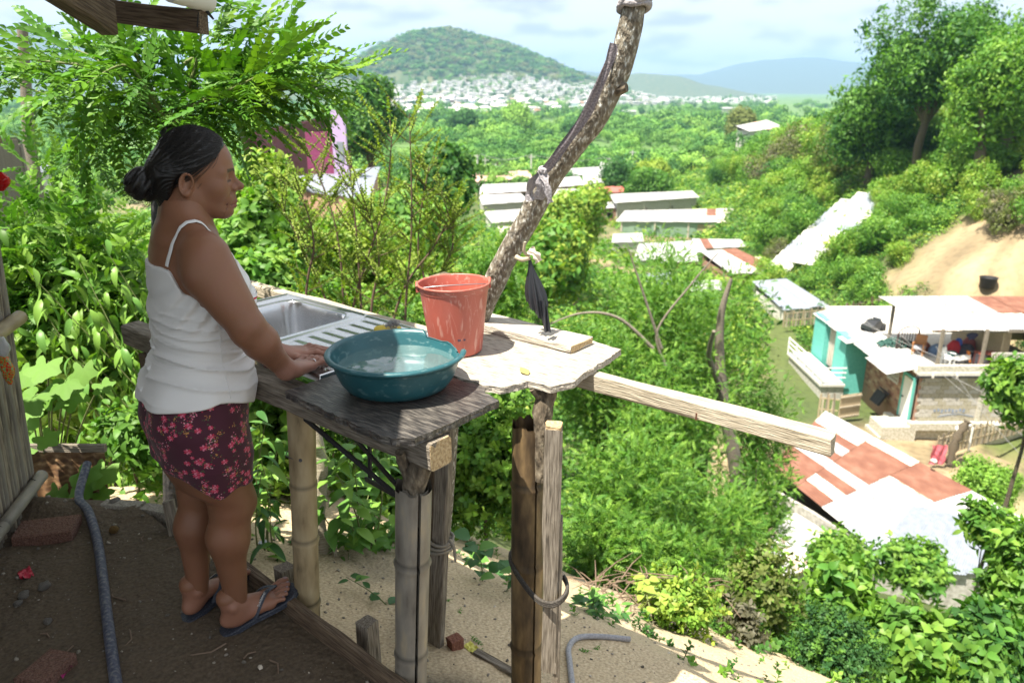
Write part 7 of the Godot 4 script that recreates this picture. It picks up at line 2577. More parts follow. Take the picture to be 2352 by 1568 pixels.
func build_rusty_roof() -> void:
	var o := quad_house("rusty_roof_house", "wide low house with patchwork of rusted and white roof sheets", [[1895, 948], [1770, 1072], [2006, 1262], [2350, 1192]], -10.6, -11.4, 2.4, M.block, func(i: int, j: int):
		var ch: String = ["WPRW", "PRRW", "RRRW", "WRPW", "RRWW", "WWPW", "RRWW", "RPWW", "RRWB"][clampi(i, 0, 8)][clampi(j, 0, 3)]
		return {"W": M.zinc, "B": M.zinc_blue, "R": M.rust, "P": M.rust_pale}[ch], 9, 4, {"waves": 5, "amp": 0.03})
	quad_house("white_shed", "rust spotted white shed roof under the feathery tree", [[1700, 1190], [1830, 1180], [1960, 1262], [1800, 1330]], -11.3, -11.7, 2.0, M.block, func(i: int, j: int): return M.rust_pale if (i + j) % 3 == 1 else M.zinc, 5, 1, {"waves": 8})
	quad_house("blue_shed", "bluish corrugated shed roof in front of the rusty roof", [[2100, 1160], [2380, 1225], [2380, 1330], [1985, 1300]], -11.0, -11.6, 2.0, M.block, func(_i: int, _j: int): return M.zinc_blue, 5, 1, {"waves": 12})
	# stone holding the sheets down
	var p := hit_y(2145, 1062, -10.7)
	solo("roof_stone", "white stone holding down the rusty roof sheets", "stone", pebble_mesh(9), M.plaster, Transform3D(Basis().scaled(Vector3(0.16, 0.2, 0.16)), p + Vector3(0, 0.06, 0)))

func build_turquoise_house() -> void:
	# ground floor corner at (18.8, -33); the street side runs along -z, the grey side along +x
	var gy := -13.4
	var o := thing("turquoise_house", "turquoise and brick house with grey block side and roof terrace", "house", Vector3(18.8, gy, -33.0))
	var H := 2.55
	# grey block wall: courses of blocks
	var bm := [M.block, noisy([[0.0, lin(0.22, 0.20, 0.13)], [0.5, lin(0.36, 0.335, 0.26)], [1.0, lin(0.46, 0.44, 0.39)]], 0.03, Vector3(0.8, 0.8, 0.8), 0.95, 0.3, 221), noisy([[0.0, lin(0.34, 0.325, 0.29)], [1.0, lin(0.48, 0.465, 0.43)]], 0.03, Vector3(0.8, 0.8, 0.8), 0.95, 0.3, 222)]
	part(o, "wall", box_mesh(Vector3(6.0, H + 1.5, 0.14), Vector3(3.0, (H + 1.5) / 2 - 1.5, -0.10)), M.concrete)
	var blockm := box_mesh(Vector3(0.385, 0.185, 0.06))
	for j in 13:
		for i in 15:
			part(o, "block", blockm, bm[(i * 5 + j * 7 + (i * j) % 3) % 3], Transform3D(Basis(), Vector3(0.25 + i * 0.395 + 0.19 * (j % 2), 0.1 + j * 0.195, -0.012 + 0.006 * ((i + j) % 2))))
	part(o, "column", box_mesh(Vector3(0.22, H, 0.12)), M.concrete, Transform3D(Basis(), Vector3(3.0, H / 2, 0.02)))
	part(o, "footing", box_mesh(Vector3(6.4, 0.35, 0.4)), M.concrete, Transform3D(Basis(), Vector3(3.0, 0.0, 0.1)))
	# faded painted letters low on the grey wall: illegible blue strokes
	var gb := MB.new()
	for k in 9:
		gb.box(Vector3(0.95 + k * 0.17, 0.72 + 0.03 * sin(k * 2.0), 0.035), Vector3(0.10, 0.10 + 0.04 * (k % 3), 0.006), Basis(Vector3(0, 0, 1), 0.3 * sin(k * 3.0)))
	for k in 14:
		gb.box(Vector3(1.2 + k * 0.12, 0.42 + 0.12 * sin(PI * k / 13.0), 0.035), Vector3(0.14, 0.035, 0.006), Basis(Vector3(0, 0, 1), 0.5 * cos(PI * k / 13.0)))
	part(o, "wall_writing", gb.done(), mat(lin(0.22, 0.27, 0.36), 0.9))
	# brick clad street wall, in courses
	part(o, "wall", box_mesh(Vector3(0.14, H + 1.5, 1.75), Vector3(0.07, (H + 1.5) / 2 - 1.5, -0.875)), M.brickwall)
	part(o, "wall", box_mesh(Vector3(0.14, H + 1.5, 2.45), Vector3(0.07, (H + 1.5) / 2 - 1.5, -3.975)), M.brickwall)
	part(o, "wall", box_mesh(Vector3(0.14, 2.88, 1.0), Vector3(0.07, -0.06, -2.25)), M.brickwall)
	part(o, "wall", box_mesh(Vector3(0.14, 0.2, 1.0), Vector3(0.07, 2.44, -2.25)), M.brickwall)
	var bk := [mat(lin(0.30, 0.15, 0.10), 0.9), mat(lin(0.38, 0.23, 0.15), 0.9), mat(lin(0.45, 0.33, 0.22), 0.9), mat(lin(0.24, 0.13, 0.09), 0.9)]
	var brick := box_mesh(Vector3(0.03, 0.13, 0.29))
	var bi := 0
	for j in 17:
		for i in 17:
			var z := -0.9 - i * 0.30 - 0.15 * (j % 2)
			if z < -5.1 or (z < -1.75 and z > -2.75 and j > 9 and j < 16) or bi > 260:
				continue
			bi += 1
			part(o, "brick", brick, bk[(i * 3 + j * 5 + (i * j) % 4) % 4], Transform3D(Basis(), Vector3(-0.012, 0.12 + j * 0.142, z)))
	# white door with turquoise frame, near the corner
	var door := part(o, "door", box_mesh(Vector3(0.06, 2.05, 0.85)), M.white_paint, Transform3D(Basis(), Vector3(-0.05, 1.03, -0.72)))
	part(door, "handle", box_mesh(Vector3(0.06, 0.06, 0.1)), M.dark, Transform3D(Basis(), Vector3(-0.05, 0.0, -0.3)))
	for q in [[-1.2, 1.06, 2.15, 0.1], [-0.24, 1.06, 2.15, 0.1]]:
		part(o, "door_frame", box_mesh(Vector3(0.1, q[2], q[3])), M.teal, Transform3D(Basis(), Vector3(-0.06, q[1], q[0])))
	part(o, "door_frame", box_mesh(Vector3(0.1, 0.1, 1.06)), M.teal, Transform3D(Basis(), Vector3(-0.06, 2.18, -0.72)))
	# pierced block window
	var wn := part(o, "window", box_mesh(Vector3(0.06, 0.05, 1.06), Vector3(-0.02, -0.5, 0)), M.plaster, Transform3D(Basis(), Vector3(-0.02, 1.85, -2.25)))
	for k in 6:
		part(wn, "bar", box_mesh(Vector3(0.06, 0.95, 0.055)), M.plaster, Transform3D(Basis(), Vector3(-0.025, 0, -0.5 + k * 0.2)))
	for k in 5:
		part(wn, "bar", box_mesh(Vector3(0.055, 0.055, 1.05)), M.plaster, Transform3D(Basis(), Vector3(-0.028, -0.47 + k * 0.235, 0)))
	for k in 2:
		part(o, "wall_stripe", box_mesh(Vector3(0.04, 0.6, 0.14)), M.teal, Transform3D(Basis(), Vector3(-0.045, 2.0, -3.9 - k * 0.45)))
	# turquoise bay with barred opening
	part(o, "bay_wall", box_mesh(Vector3(1.3, H + 1.4, 1.4)), M.teal, Transform3D(Basis(), Vector3(-0.55, H / 2 - 0.7, -5.9)))
	part(o, "bay_wall", box_mesh(Vector3(1.1, H + 1.4, 1.6)), M.teal, Transform3D(Basis(), Vector3(-0.45, H / 2 - 0.7, -9.3)))
	part(o, "bay_opening", box_mesh(Vector3(0.1, H, 1.9)), M.cane, Transform3D(Basis(), Vector3(-0.65, H / 2, -7.55)))
	for k in 9:
		part(o, "window_bar", box_mesh(Vector3(0.03, H, 0.03)), M.white_paint, Transform3D(Basis(), Vector3(-0.74, H / 2, -6.75 - k * 0.2)))
	part(o, "wall", box_mesh(Vector3(0.14, H + 1.5, 3.4), Vector3(6.05, (H + 1.5) / 2 - 1.5, -1.7)), M.concrete)
	part(o, "wall", box_mesh(Vector3(6.2, H + 1.5, 0.14), Vector3(3.0, (H + 1.5) / 2 - 1.5, -10.6)), M.concrete)
	# balcony
	var bal := part(o, "balcony", box_mesh(Vector3(1.3, 0.14, 5.2)), M.plaster, Transform3D(Basis(), Vector3(-1.8, 0.05, -7.4)))
	for y in [0.45, 0.72, 0.98]:
		part(bal, "rail", box_mesh(Vector3(0.05, 0.05, 5.2)), M.white_paint, Transform3D(Basis(), Vector3(-0.62, y, 0)))
		part(bal, "rail", box_mesh(Vector3(1.25, 0.05, 0.05)), M.white_paint, Transform3D(Basis(), Vector3(0, y, 2.58)))
	for k in 5:
		part(bal, "rail_post", box_mesh(Vector3(0.06, 1.05, 0.06)), M.white_paint, Transform3D(Basis(), Vector3(-0.62, 0.5, -2.58 + k * 1.29)))
	part(o, "balcony_wall", box_mesh(Vector3(1.2, 2.0, 5.0)), M.block, Transform3D(Basis(), Vector3(-1.75, -1.05, -7.4)))
	# steps down from the door
	for k in 4:
		part(o, "step", box_mesh(Vector3(0.34, 0.2, 1.5)), M.concrete, Transform3D(Basis(), Vector3(-0.45 - k * 0.32, -0.12 - k * 0.17, -0.75 + k * 0.1)))
	part(o, "porch_slab", box_mesh(Vector3(1.6, 0.9, 1.3)), M.concrete, Transform3D(Basis(), Vector3(-0.7, -0.46, -0.35)))
	# terrace slab with kerb and gutter
	part(o, "terrace_slab", box_mesh(Vector3(6.6, 0.16, 11.2)), M.plaster, Transform3D(Basis(), Vector3(3.1, H + 0.08, -5.3)))
	part(o, "terrace_kerb", box_mesh(Vector3(6.6, 0.32, 0.24)), M.concrete, Transform3D(Basis(), Vector3(3.1, H + 0.30, 0.14)))
	part(o, "gutter", box_mesh(Vector3(6.8, 0.07, 0.16)), M.dark, Transform3D(Basis(), Vector3(3.1, H - 0.06, 0.25)))
	for k in 6:
		part(o, "gutter_hook", box_mesh(Vector3(0.08, 0.16, 0.08)), M.plaster, Transform3D(Basis(), Vector3(0.4 + k * 1.1, H - 0.02, 0.32)))
	# awning sheets along the street side
	for k in 9:
		var z := -0.2 - k * 1.12
		var d := 1.1 + (0.35 if k in [0, 1, 4] else 0.0)
		part(o, "awning_sheet", corrugated([Vector3(0.2, H + 0.22, z), Vector3(0.2, H + 0.22, z - 1.18), Vector3(-d, H - 0.12 + 0.02 * (k % 2), z - 1.18), Vector3(-d, H - 0.12 + 0.02 * (k % 2), z)], 9, 0.02), M.zinc)
	# terrace shelter: posts, patched roof, back room
	for q in [[0.75, -0.1], [2.75, -0.1], [0.5, -4.3], [4.9, -0.1], [5.0, -4.3]]:
		part(o, "shelter_post", timber(2.0, 0.14, 0.14, int(q[0] * 9), 0.006), M.wood_grey, Transform3D(Basis(Vector3.UP, Vector3(1, 0, 0), Vector3(0, 0, -1)), Vector3(q[0], H + 0.1, q[1])))
	var rm := [M.zinc, M.rust_pale, M.zinc, M.zinc, M.rust, M.rust]
	sheet_roof(o, [Vector3(0.0, H + 2.3, -5.0), Vector3(8.0, H + 2.3, -5.0), Vector3(8.0, H + 2.0, -0.3), Vector3(0.55, H + 2.0, -0.3)], 7, 2, func(i: int, j: int): return M.rust if i > 3 and not (i == 4 and j == 1) else ([M.zinc, M.zinc, M.rust_pale, M.zinc][(i + j * 2) % 4]), 8, 0.02)
	part(o, "beam", box_mesh(Vector3(7.6, 0.1, 0.1)), M.wood_grey, Transform3D(Basis(), Vector3(4.2, H + 1.93, -0.35)))
	part(o, "room_wall", box_mesh(Vector3(0.08, 1.95, 4.0)), M.cane, Transform3D(Basis(), Vector3(3.9, H + 1.1, -2.6)))
	part(o, "room_wall", box_mesh(Vector3(0.9, 1.95, 0.08)), M.cane, Transform3D(Basis(), Vector3(4.45, H + 1.1, -1.6)))
	part(o, "room_wall", box_mesh(Vector3(1.7, 1.95, 0.08)), M.cane, Transform3D(Basis(), Vector3(6.75, H + 1.1, -1.6)))
	part(o, "room_wall", box_mesh(Vector3(3.7, 1.95, 0.08)), M.cane, Transform3D(Basis(), Vector3(5.75, H + 1.1, -4.6)))
	part(o, "room_wall", box_mesh(Vector3(0.08, 1.95, 3.0)), M.cane, Transform3D(Basis(), Vector3(7.6, H + 1.1, -3.1)))
	var lat := part(o, "lattice_panel", box_mesh(Vector3(2.4, 0.06, 0.04)), M.plaster, Transform3D(Basis(), Vector3(4.3, H + 1.0, 0.05)))
	for k in 22:
		part(lat, "slat", box_mesh(Vector3(0.05, 0.78, 0.03)), M.plaster, Transform3D(Basis(Vector3(0, 0, 1), 0.2), Vector3(-1.15 + k * 0.11, -0.38, 0)))
	var wp: Vector3 = o.position
	terrace_things(wp, H)
	# yard furniture below
	var tr := thing("water_trough", "black plastic tub leaning on the brick wall", "tub", wp + Vector3(-0.75, -0.05, -2.6))
	part(tr, "tub_body", timber(0.9, 0.7, 0.12, 5, 0.01), M.dark, Transform3D(Basis(Vector3(0, 0.05, 1), Vector3(0.5, 0.85, 0), Vector3(1, -0.5, 0).normalized()), Vector3(0.3, 0.35, -0.4)))
	part(tr, "tub_rim", box_mesh(Vector3(0.08, 0.05, 0.95)), mat(lin(0.05, 0.05, 0.055), 0.6), Transform3D(Basis(), Vector3(0.55, 0.72, 0.05)))

func terrace_things(wp: Vector3, H: float) -> void:
	var y := H + 0.16
	# toy car
	var car := thing("toy_car", "black ride on toy car parked on the white terrace", "toy car", wp + Vector3(0.5, y, -6.1), 0.5)
	var bd := MB.new()
	var prof := [Vector2(-0.62, 0.16), Vector2(-0.6, 0.36), Vector2(-0.3, 0.42), Vector2(-0.12, 0.58), Vector2(0.2, 0.58), Vector2(0.34, 0.42), Vector2(0.6, 0.38), Vector2(0.64, 0.16)]
	var l := []
	var rr := []
	for p in prof:
		l.append(Vector3(p.x, p.y, 0.32))
		rr.append(Vector3(p.x, p.y, -0.32))
	for k in prof.size():
		var k2 := (k + 1) % prof.size()
		bd.quad(l[k], l[k2], rr[k2], rr[k])
		var i := bd.v.size() - 4
		if bd.n[i].dot((l[k] + rr[k2]) * 0.5 - Vector3(0, 0.33, 0)) < 0:
			for z in 4:
				bd.n[i + z] = -bd.n[i + z]
	bd.fan(l, Vector3(0, 0, 1))
	bd.fan(rr, Vector3(0, 0, -1))
	part(car, "car_body", bd.done(), mat(lin(0.03, 0.032, 0.036), 0.3))
	var wh := MB.new()
	wh.tube([Vector3(0, 0, -0.06), Vector3(0, 0, 0.06)], [0.15, 0.15], 16)
	var whm := wh.done()
	for q in [[-0.4, 0.32], [0.4, 0.32], [-0.4, -0.32], [0.4, -0.32]]:
		part(car, "wheel", whm, M.dark, Transform3D(Basis(), Vector3(q[0], 0.15, q[1])))
	for s in [-1, 1]:
		part(car, "headlight", box_mesh(Vector3(0.05, 0.08, 0.14)), mat(lin(0.7, 0.45, 0.2), 0.3), Transform3D(Basis(), Vector3(0.63, 0.32, s * 0.2)))
	part(car, "windscreen", box_mesh(Vector3(0.04, 0.22, 0.5)), mat(lin(0.4, 0.42, 0.45), 0.1), Transform3D(Basis(Vector3(0, 0, 1), 0.5), Vector3(0.22, 0.62, 0)))
	# green net heap
	var net := thing("net_heap", "heap of dark green netting on the terrace corner", "net", wp + Vector3(0.55, y, -3.6))
	var nb := MB.new()
	for k in 160:
		var a := rng.randf() * TAU
		var r := sqrt(rng.randf())
		var p := Vector3(cos(a) * r * 0.85, 0.28 * (1.0 - r * r) * rng.randf_range(0.6, 1.1) + 0.05, sin(a) * r * 0.5)
		var d := Vector3(rng.randfn(), rng.randfn() * 0.4, rng.randfn()).normalized() * 0.16
		nb.tube([p - d, p + Vector3(0, 0.03, 0), p + d], [0.03, 0.035, 0.03], 5, false)
	part(net, "netting", nb.done(), mat(lin(0.035, 0.10, 0.085), 0.9))
	# chairs
	var white := mat(lin(0.7, 0.7, 0.7), 0.5)
	var ch := thing("plastic_chair", "white plastic armchair at the terrace edge", "chair", wp + Vector3(1.35, y + 0.06, -0.35), 0.6)
	part(ch, "seat", box_mesh(Vector3(0.46, 0.04, 0.44)), white, Transform3D(Basis(), Vector3(0, 0.42, 0)))
	part(ch, "backrest", box_mesh(Vector3(0.46, 0.42, 0.04)), white, Transform3D(Basis(Vector3.RIGHT, -0.2), Vector3(0, 0.66, -0.24)))
	for q in [[-0.2, -0.2], [0.2, -0.2], [-0.2, 0.2], [0.2, 0.2]]:
		part(ch, "leg", box_mesh(Vector3(0.05, 0.42, 0.05)), white, Transform3D(Basis(), Vector3(q[0], 0.21, q[1])))
	for s in [-1, 1]:
		part(ch, "armrest", box_mesh(Vector3(0.05, 0.04, 0.42)), white, Transform3D(Basis(), Vector3(s * 0.24, 0.62, 0)))
	var wood := mat(lin(0.36, 0.16, 0.06), 0.5)
	var wc := thing("wooden_chair", "orange brown wooden armchair under the terrace shelter", "chair", wp + Vector3(0.95, y, -2.2), -0.7)
	part(wc, "seat", box_mesh(Vector3(0.5, 0.1, 0.5)), mat(lin(0.35, 0.36, 0.4), 0.9), Transform3D(Basis(), Vector3(0, 0.38, 0)))
	part(wc, "backrest", box_mesh(Vector3(0.5, 0.5, 0.06)), wood, Transform3D(Basis(Vector3.RIGHT, -0.15), Vector3(0, 0.7, -0.26)))
	for q in [[-0.23, -0.23], [0.23, -0.23], [-0.23, 0.23], [0.23, 0.23]]:
		part(wc, "leg", box_mesh(Vector3(0.06, 0.6, 0.06)), wood, Transform3D(Basis(), Vector3(q[0], 0.3, q[1])))
	for s in [-1, 1]:
		part(wc, "armrest", box_mesh(Vector3(0.06, 0.04, 0.52)), wood, Transform3D(Basis(), Vector3(s * 0.24, 0.6, 0)))
	# bed frame
	var bf := thing("bed_frame", "dark iron bed headboard leaning under the terrace shelter", "bed frame", wp + Vector3(0.9, y, -3.2), 0.3)
	for k in 8:
		part(bf, "bar", box_mesh(Vector3(0.03, 0.9, 0.03)), mat(lin(0.06, 0.03, 0.03), 0.6), Transform3D(Basis(), Vector3(-0.6 + k * 0.17, 0.5, 0)))
	var ab := MB.new()
	ab.tube(spline([Vector3(-0.68, 0.0, 0), Vector3(-0.66, 0.8, 0), Vector3(-0.3, 1.08, 0), Vector3(0.3, 1.08, 0), Vector3(0.66, 0.8, 0), Vector3(0.68, 0, 0)], 24), Array(range(25)).map(func(_i): return 0.03), 6)
	part(bf, "frame", ab.done(), mat(lin(0.06, 0.03, 0.03), 0.6))
	# children's motorbike
	var mb := thing("toy_motorbike", "white and orange toy motorbike at the terrace edge", "toy motorbike", wp + Vector3(2.2, y, -0.7), 0.2)
	for x in [-0.38, 0.38]:
		part(mb, "wheel", whm, M.dark, Transform3D(Basis().scaled(Vector3(1.1, 1.1, 0.6)), Vector3(x, 0.17, 0)))
	part(mb, "bike_body", timber(0.8, 0.22, 0.16, 4, 0.02), white, Transform3D(Basis(), Vector3(-0.4, 0.38, 0)))
	part(mb, "front_fork", timber(0.6, 0.09, 0.12, 5, 0.01), mat(lin(0.65, 0.2, 0.03), 0.5), Transform3D(Basis(Vector3(0, 0, 1), PI / 2 + 0.3), Vector3(0.45, 0.12, 0)))
	part(mb, "handlebar", box_mesh(Vector3(0.05, 0.05, 0.5)), M.dark, Transform3D(Basis(), Vector3(0.28, 0.72, 0)))
	# clothes and household heap
	var items := [[1.9, -2.2, 0.5, 0.35, lin(0.10, 0.16, 0.28), "blue cloth bundle heaped under the terrace shelter"], [2.5, -2.0, 0.4, 0.5, lin(0.40, 0.03, 0.04), "red blanket draped over a chair under the shelter"], [2.75, -2.1, 0.3, 0.55, lin(0.06, 0.12, 0.45), "blue jacket hung beside the red blanket"], [3.1, -1.9, 0.55, 0.4, lin(0.05, 0.05, 0.07), "dark clothes pile beside the cane room"], [2.2, -1.6, 0.4, 0.25, lin(0.08, 0.28, 0.28), "teal plastic tub of laundry under the shelter"], [3.4, -1.2, 0.35, 0.3, lin(0.35, 0.36, 0.40), "grey sack standing against the cane room"], [1.5, -2.8, 0.45, 0.3, lin(0.25, 0.08, 0.06), "brown cloth bundle beside the iron headboard"], [3.5, -2.5, 0.4, 0.5, lin(0.30, 0.10, 0.10), "maroon cloth heap by the cane wall"]]
	for q in items:
		var b := MB.new()
		b.grid(14, 8, func(i: int, j: int):
			var a := TAU * (i % 14) / 14.0
			var e := float(j) / 8
			var r: float = q[2] * cos(e * PI * 0.48) * (1.0 + 0.35 * n1.get_noise_3d(cos(a) * 60 + q[0] * 90, e * 90, sin(a) * 60))
			return Vector3(cos(a) * r, q[3] * 1.6 * sin(e * PI * 0.5), sin(a) * r * 0.7))
		for i in b.n.size():
			if b.n[i].dot(b.v[i]) < 0:
				b.n[i] = -b.n[i]
		solo("cloth_bundle", q[5], "laundry", b.done(), mat(q[4], 0.9), Transform3D(Basis(), wp + Vector3(q[0], y, q[1])))
	var ln := thing("hung_shirt", "dark shirt hung from the shelter roof beam", "shirt", wp + Vector3(2.3, H + 1.9, -0.42))
	var sb := MB.new()
	sb.grid(6, 6, func(i: int, j: int): return Vector3((i - 3) * 0.07 * (1.0 + 0.4 * sin(j * 0.8)), -j * 0.065 - 0.03 * absf(i - 3) * (1 if j < 2 else 0), 0.03 * sin(i * 1.7 + j)))
	part(ln, "shirt_cloth", sb.done(), mat(lin(0.03, 0.03, 0.07), 0.9))
	var tb := thing("table", "dark red wooden table beside the cane room", "table", wp + Vector3(3.3, y, -0.7))
	part(tb, "table_top", box_mesh(Vector3(0.9, 0.04, 0.5)), mat(lin(0.25, 0.07, 0.05), 0.5), Transform3D(Basis(), Vector3(0, 0.62, 0)))
	for q in [[-0.4, -0.2], [0.4, -0.2], [-0.4, 0.2], [0.4, 0.2]]:
		part(tb, "leg", box_mesh(Vector3(0.05, 0.6, 0.05)), mat(lin(0.25, 0.07, 0.05), 0.5), Transform3D(Basis(), Vector3(q[0], 0.3, q[1])))

func build_slope_sheets() -> void:
	# broken terraces of pale sheets and slabs laid down the slope
	var o := thing("slope_sheets", "stepped pale sheets and slabs laid down the overgrown slope", "sheets")
	var a := ground_hit(1985, 470)
	var b := ground_hit(1835, 632)
	var across := Vector3((b - a).z, 0, -(b - a).x).normalized()
	if across.x < 0:
		across = -across
	var rows := 15
	for k in rows:
		var f := (k + 0.5) / rows
		var w := lerpf(4.2, 7.0, f)
		for j in 3:
			var q := a.lerp(b, f) + across * (j - 1) * w / 3.0
			var e := a.lerp(b, f + 0.5 / rows) + across * (j - 1) * w / 3.0
			q.y = ground_y(q.x, q.z) + 0.75
			e.y = ground_y(e.x, e.z) + 0.75
			var z := (e - q).normalized()
			var bs := Basis(across, z.cross(across).normalized(), z)
			var l := (b - a).length() / rows
			part(o, "sheet", box_mesh(Vector3(w / 3.0 * 0.98, 0.10, l * 1.08)), [M.zinc, M.plaster, M.zinc_blue, M.block][(k + j) % 2 if not k in [2, 3, 4, 5, 9, 10] else 2 + (j % 2)], Transform3D(bs * Basis(Vector3.RIGHT, 0.10), q))

func picket(o: Node3D, a: Vector3, b: Vector3, h: float, gap: float, m: Array, lean := 0.06) -> void:
	var l := (b - a).length()
	var n := int(l / gap)
	var ms := [timber(h, gap * 0.6, 0.03, 3, 0.004), timber(h * 0.88, gap * 0.7, 0.03, 6, 0.004), timber(h * 1.08, gap * 0.55, 0.03, 8, 0.004)]
	for k in n:
		var p := a.lerp(b, float(k) / n)
		part(o, "picket", ms[(k * 7) % 3], m[(k * 5) % m.size()], Transform3D(Basis(Vector3.UP + Vector3(lean * sin(k * 3.3), 0, 0), (b - a).normalized(), Vector3.UP.cross((b - a).normalized())), p - o.position + Vector3(0, -0.1, 0)))
	for y in [0.3, 0.75]:
		part(o, "rail", timber(l, 0.06, 0.04, 7, 0.003), m[0], timber_xf(a - o.position + Vector3(0, h * y, 0), b - o.position + Vector3(0, h * y, 0)))

func build_fences() -> void:
	var m := [M.cane, M.wood_grey, M.wood_pale]
	var f1 := thing("cane_fence", "grey split cane fence with clothes below the block wall", "fence")
	picket(f1, hit_y(2150, 1045, -13.35), hit_y(2360, 985, -13.3), 1.0, 0.13, m)
	var f2 := thing("plank_fence", "short plank fence under the white balcony", "fence")
	picket(f2, hit_y(1880, 955, -13.9), hit_y(1922, 960, -13.9), 1.3, 0.14, m, 0.1)
	var gt := thing("cane_gate", "tan cane gate panel beside the steps", "gate")
	var g0 := hit_y(1925, 962, -13.9)
	var g1 := hit_y(1972, 955, -13.9)
	part(gt, "panel", timber((g1 - g0).length(), 1.25, 0.04, 3, 0.004), M.cane, timber_xf(g0 + Vector3(0, 0.62, 0), g1 + Vector3(0, 0.62, 0)))
	for y in [0.1, 0.62, 1.15]:
		part(gt, "batten", timber((g1 - g0).length(), 0.07, 0.05, 4, 0.003), M.wood_pale, timber_xf(g0 + Vector3(0, y, 0.05), g1 + Vector3(0, y, 0.05)))
	var f3 := thing("stick_fence", "grey stick fence running up the slope beside the pale sheets", "fence")
	picket(f3, ground_hit(1800, 610), ground_hit(1862, 560), 1.5, 0.2, m, 0.1)
	var f4 := thing("cane_fence", "pale cane fence below the blue roof", "fence")
	picket(f4, hit_y(1800, 748, -13.4), hit_y(1905, 738, -13.2), 1.1, 0.2, m, 0.05)
	var f5 := thing("stick_fence", "dark stick fence behind the terrace", "fence")
	picket(f5, ground_hit(1925, 735), ground_hit(2020, 715), 1.1, 0.22, [M.wood_grey, M.wood_brown], 0.15)
	var f6 := thing("stick_fence", "broken stick fence high on the wooded slope", "fence")
	picket(f6, ground_hit(1760, 510), ground_hit(1850, 450), 1.6, 0.3, [M.wood_grey, M.wood_pale], 0.2)
	# things on the fence
	var cl := thing("red_cloth", "faded red cloth hung on the cane fence", "cloth", hit_y(2160, 1022, -12.7))
	var b := MB.new()
	b.grid(8, 10, func(i: int, j: int): return Vector3((i - 4) * 0.08 + 0.03 * sin(j), -j * 0.09, 0.05 * sin(i * 1.5 + j * 0.4)))
	part(cl, "cloth", b.done(), mat(lin(0.55, 0.13, 0.17), 0.9))
	var st := thing("tree_stump", "gnarled dead stump standing in the cane fence", "stump")
	var s0 := hit_y(2185, 1050, -13.4)
	part(st, "stump_body", rough_tube(spline([s0 - Vector3(0, 0.3, 0), s0 + Vector3(0.05, 0.6, 0), s0 + Vector3(0.2, 1.2, 0), s0 + Vector3(0.42, 1.7, 0)], 20), Array(range(21)).map(func(i): return 0.17 + 0.05 * sin(i * 1.3)), 10, 0.05, 12, 3), M.bark)
	for q in [[2205, 985, 0.26, "knotted white sack on the cane fence"], [2225, 975, 0.2, "bulging clear plastic bag on the cane fence"], [2290, 975, 0.17, "small white bag at the far end of the cane fence"]]:
		var p := hit_y(q[0], q[1], -12.4)
		solo("white_bag", q[3], "bag", pebble_mesh(q[0]), mat(lin(0.66, 0.66, 0.64), 0.6), Transform3D(Basis().scaled(Vector3(q[2], q[2] * 1.2, q[2])), p))
	var pp := hit_y(2225, 1035, -13.3)
	solo("white_pipe", "thin white pipe standing before the cane fence", "pipe", timber(1.1, 0.06, 0.06, 5, 0.002), M.white_paint, Transform3D(Basis(Vector3.UP, Vector3(1, 0, 0), Vector3(0, 0, -1)), pp))
	var tubp := ground_hit(2268, 660)
	var tb := thing("black_tub", "black plastic tub with a plant on the bare earth bank", "tub", tubp)
	var lb := MB.new()
	lb.lathe([Vector2(0, 0), Vector2(0.38, 0), Vector2(0.48, 0.6), Vector2(0.52, 0.62), Vector2(0.44, 0.6), Vector2(0.36, 0.1), Vector2(0, 0.1)], 20)
	part(tb, "tub_body", lb.done(), M.dark)

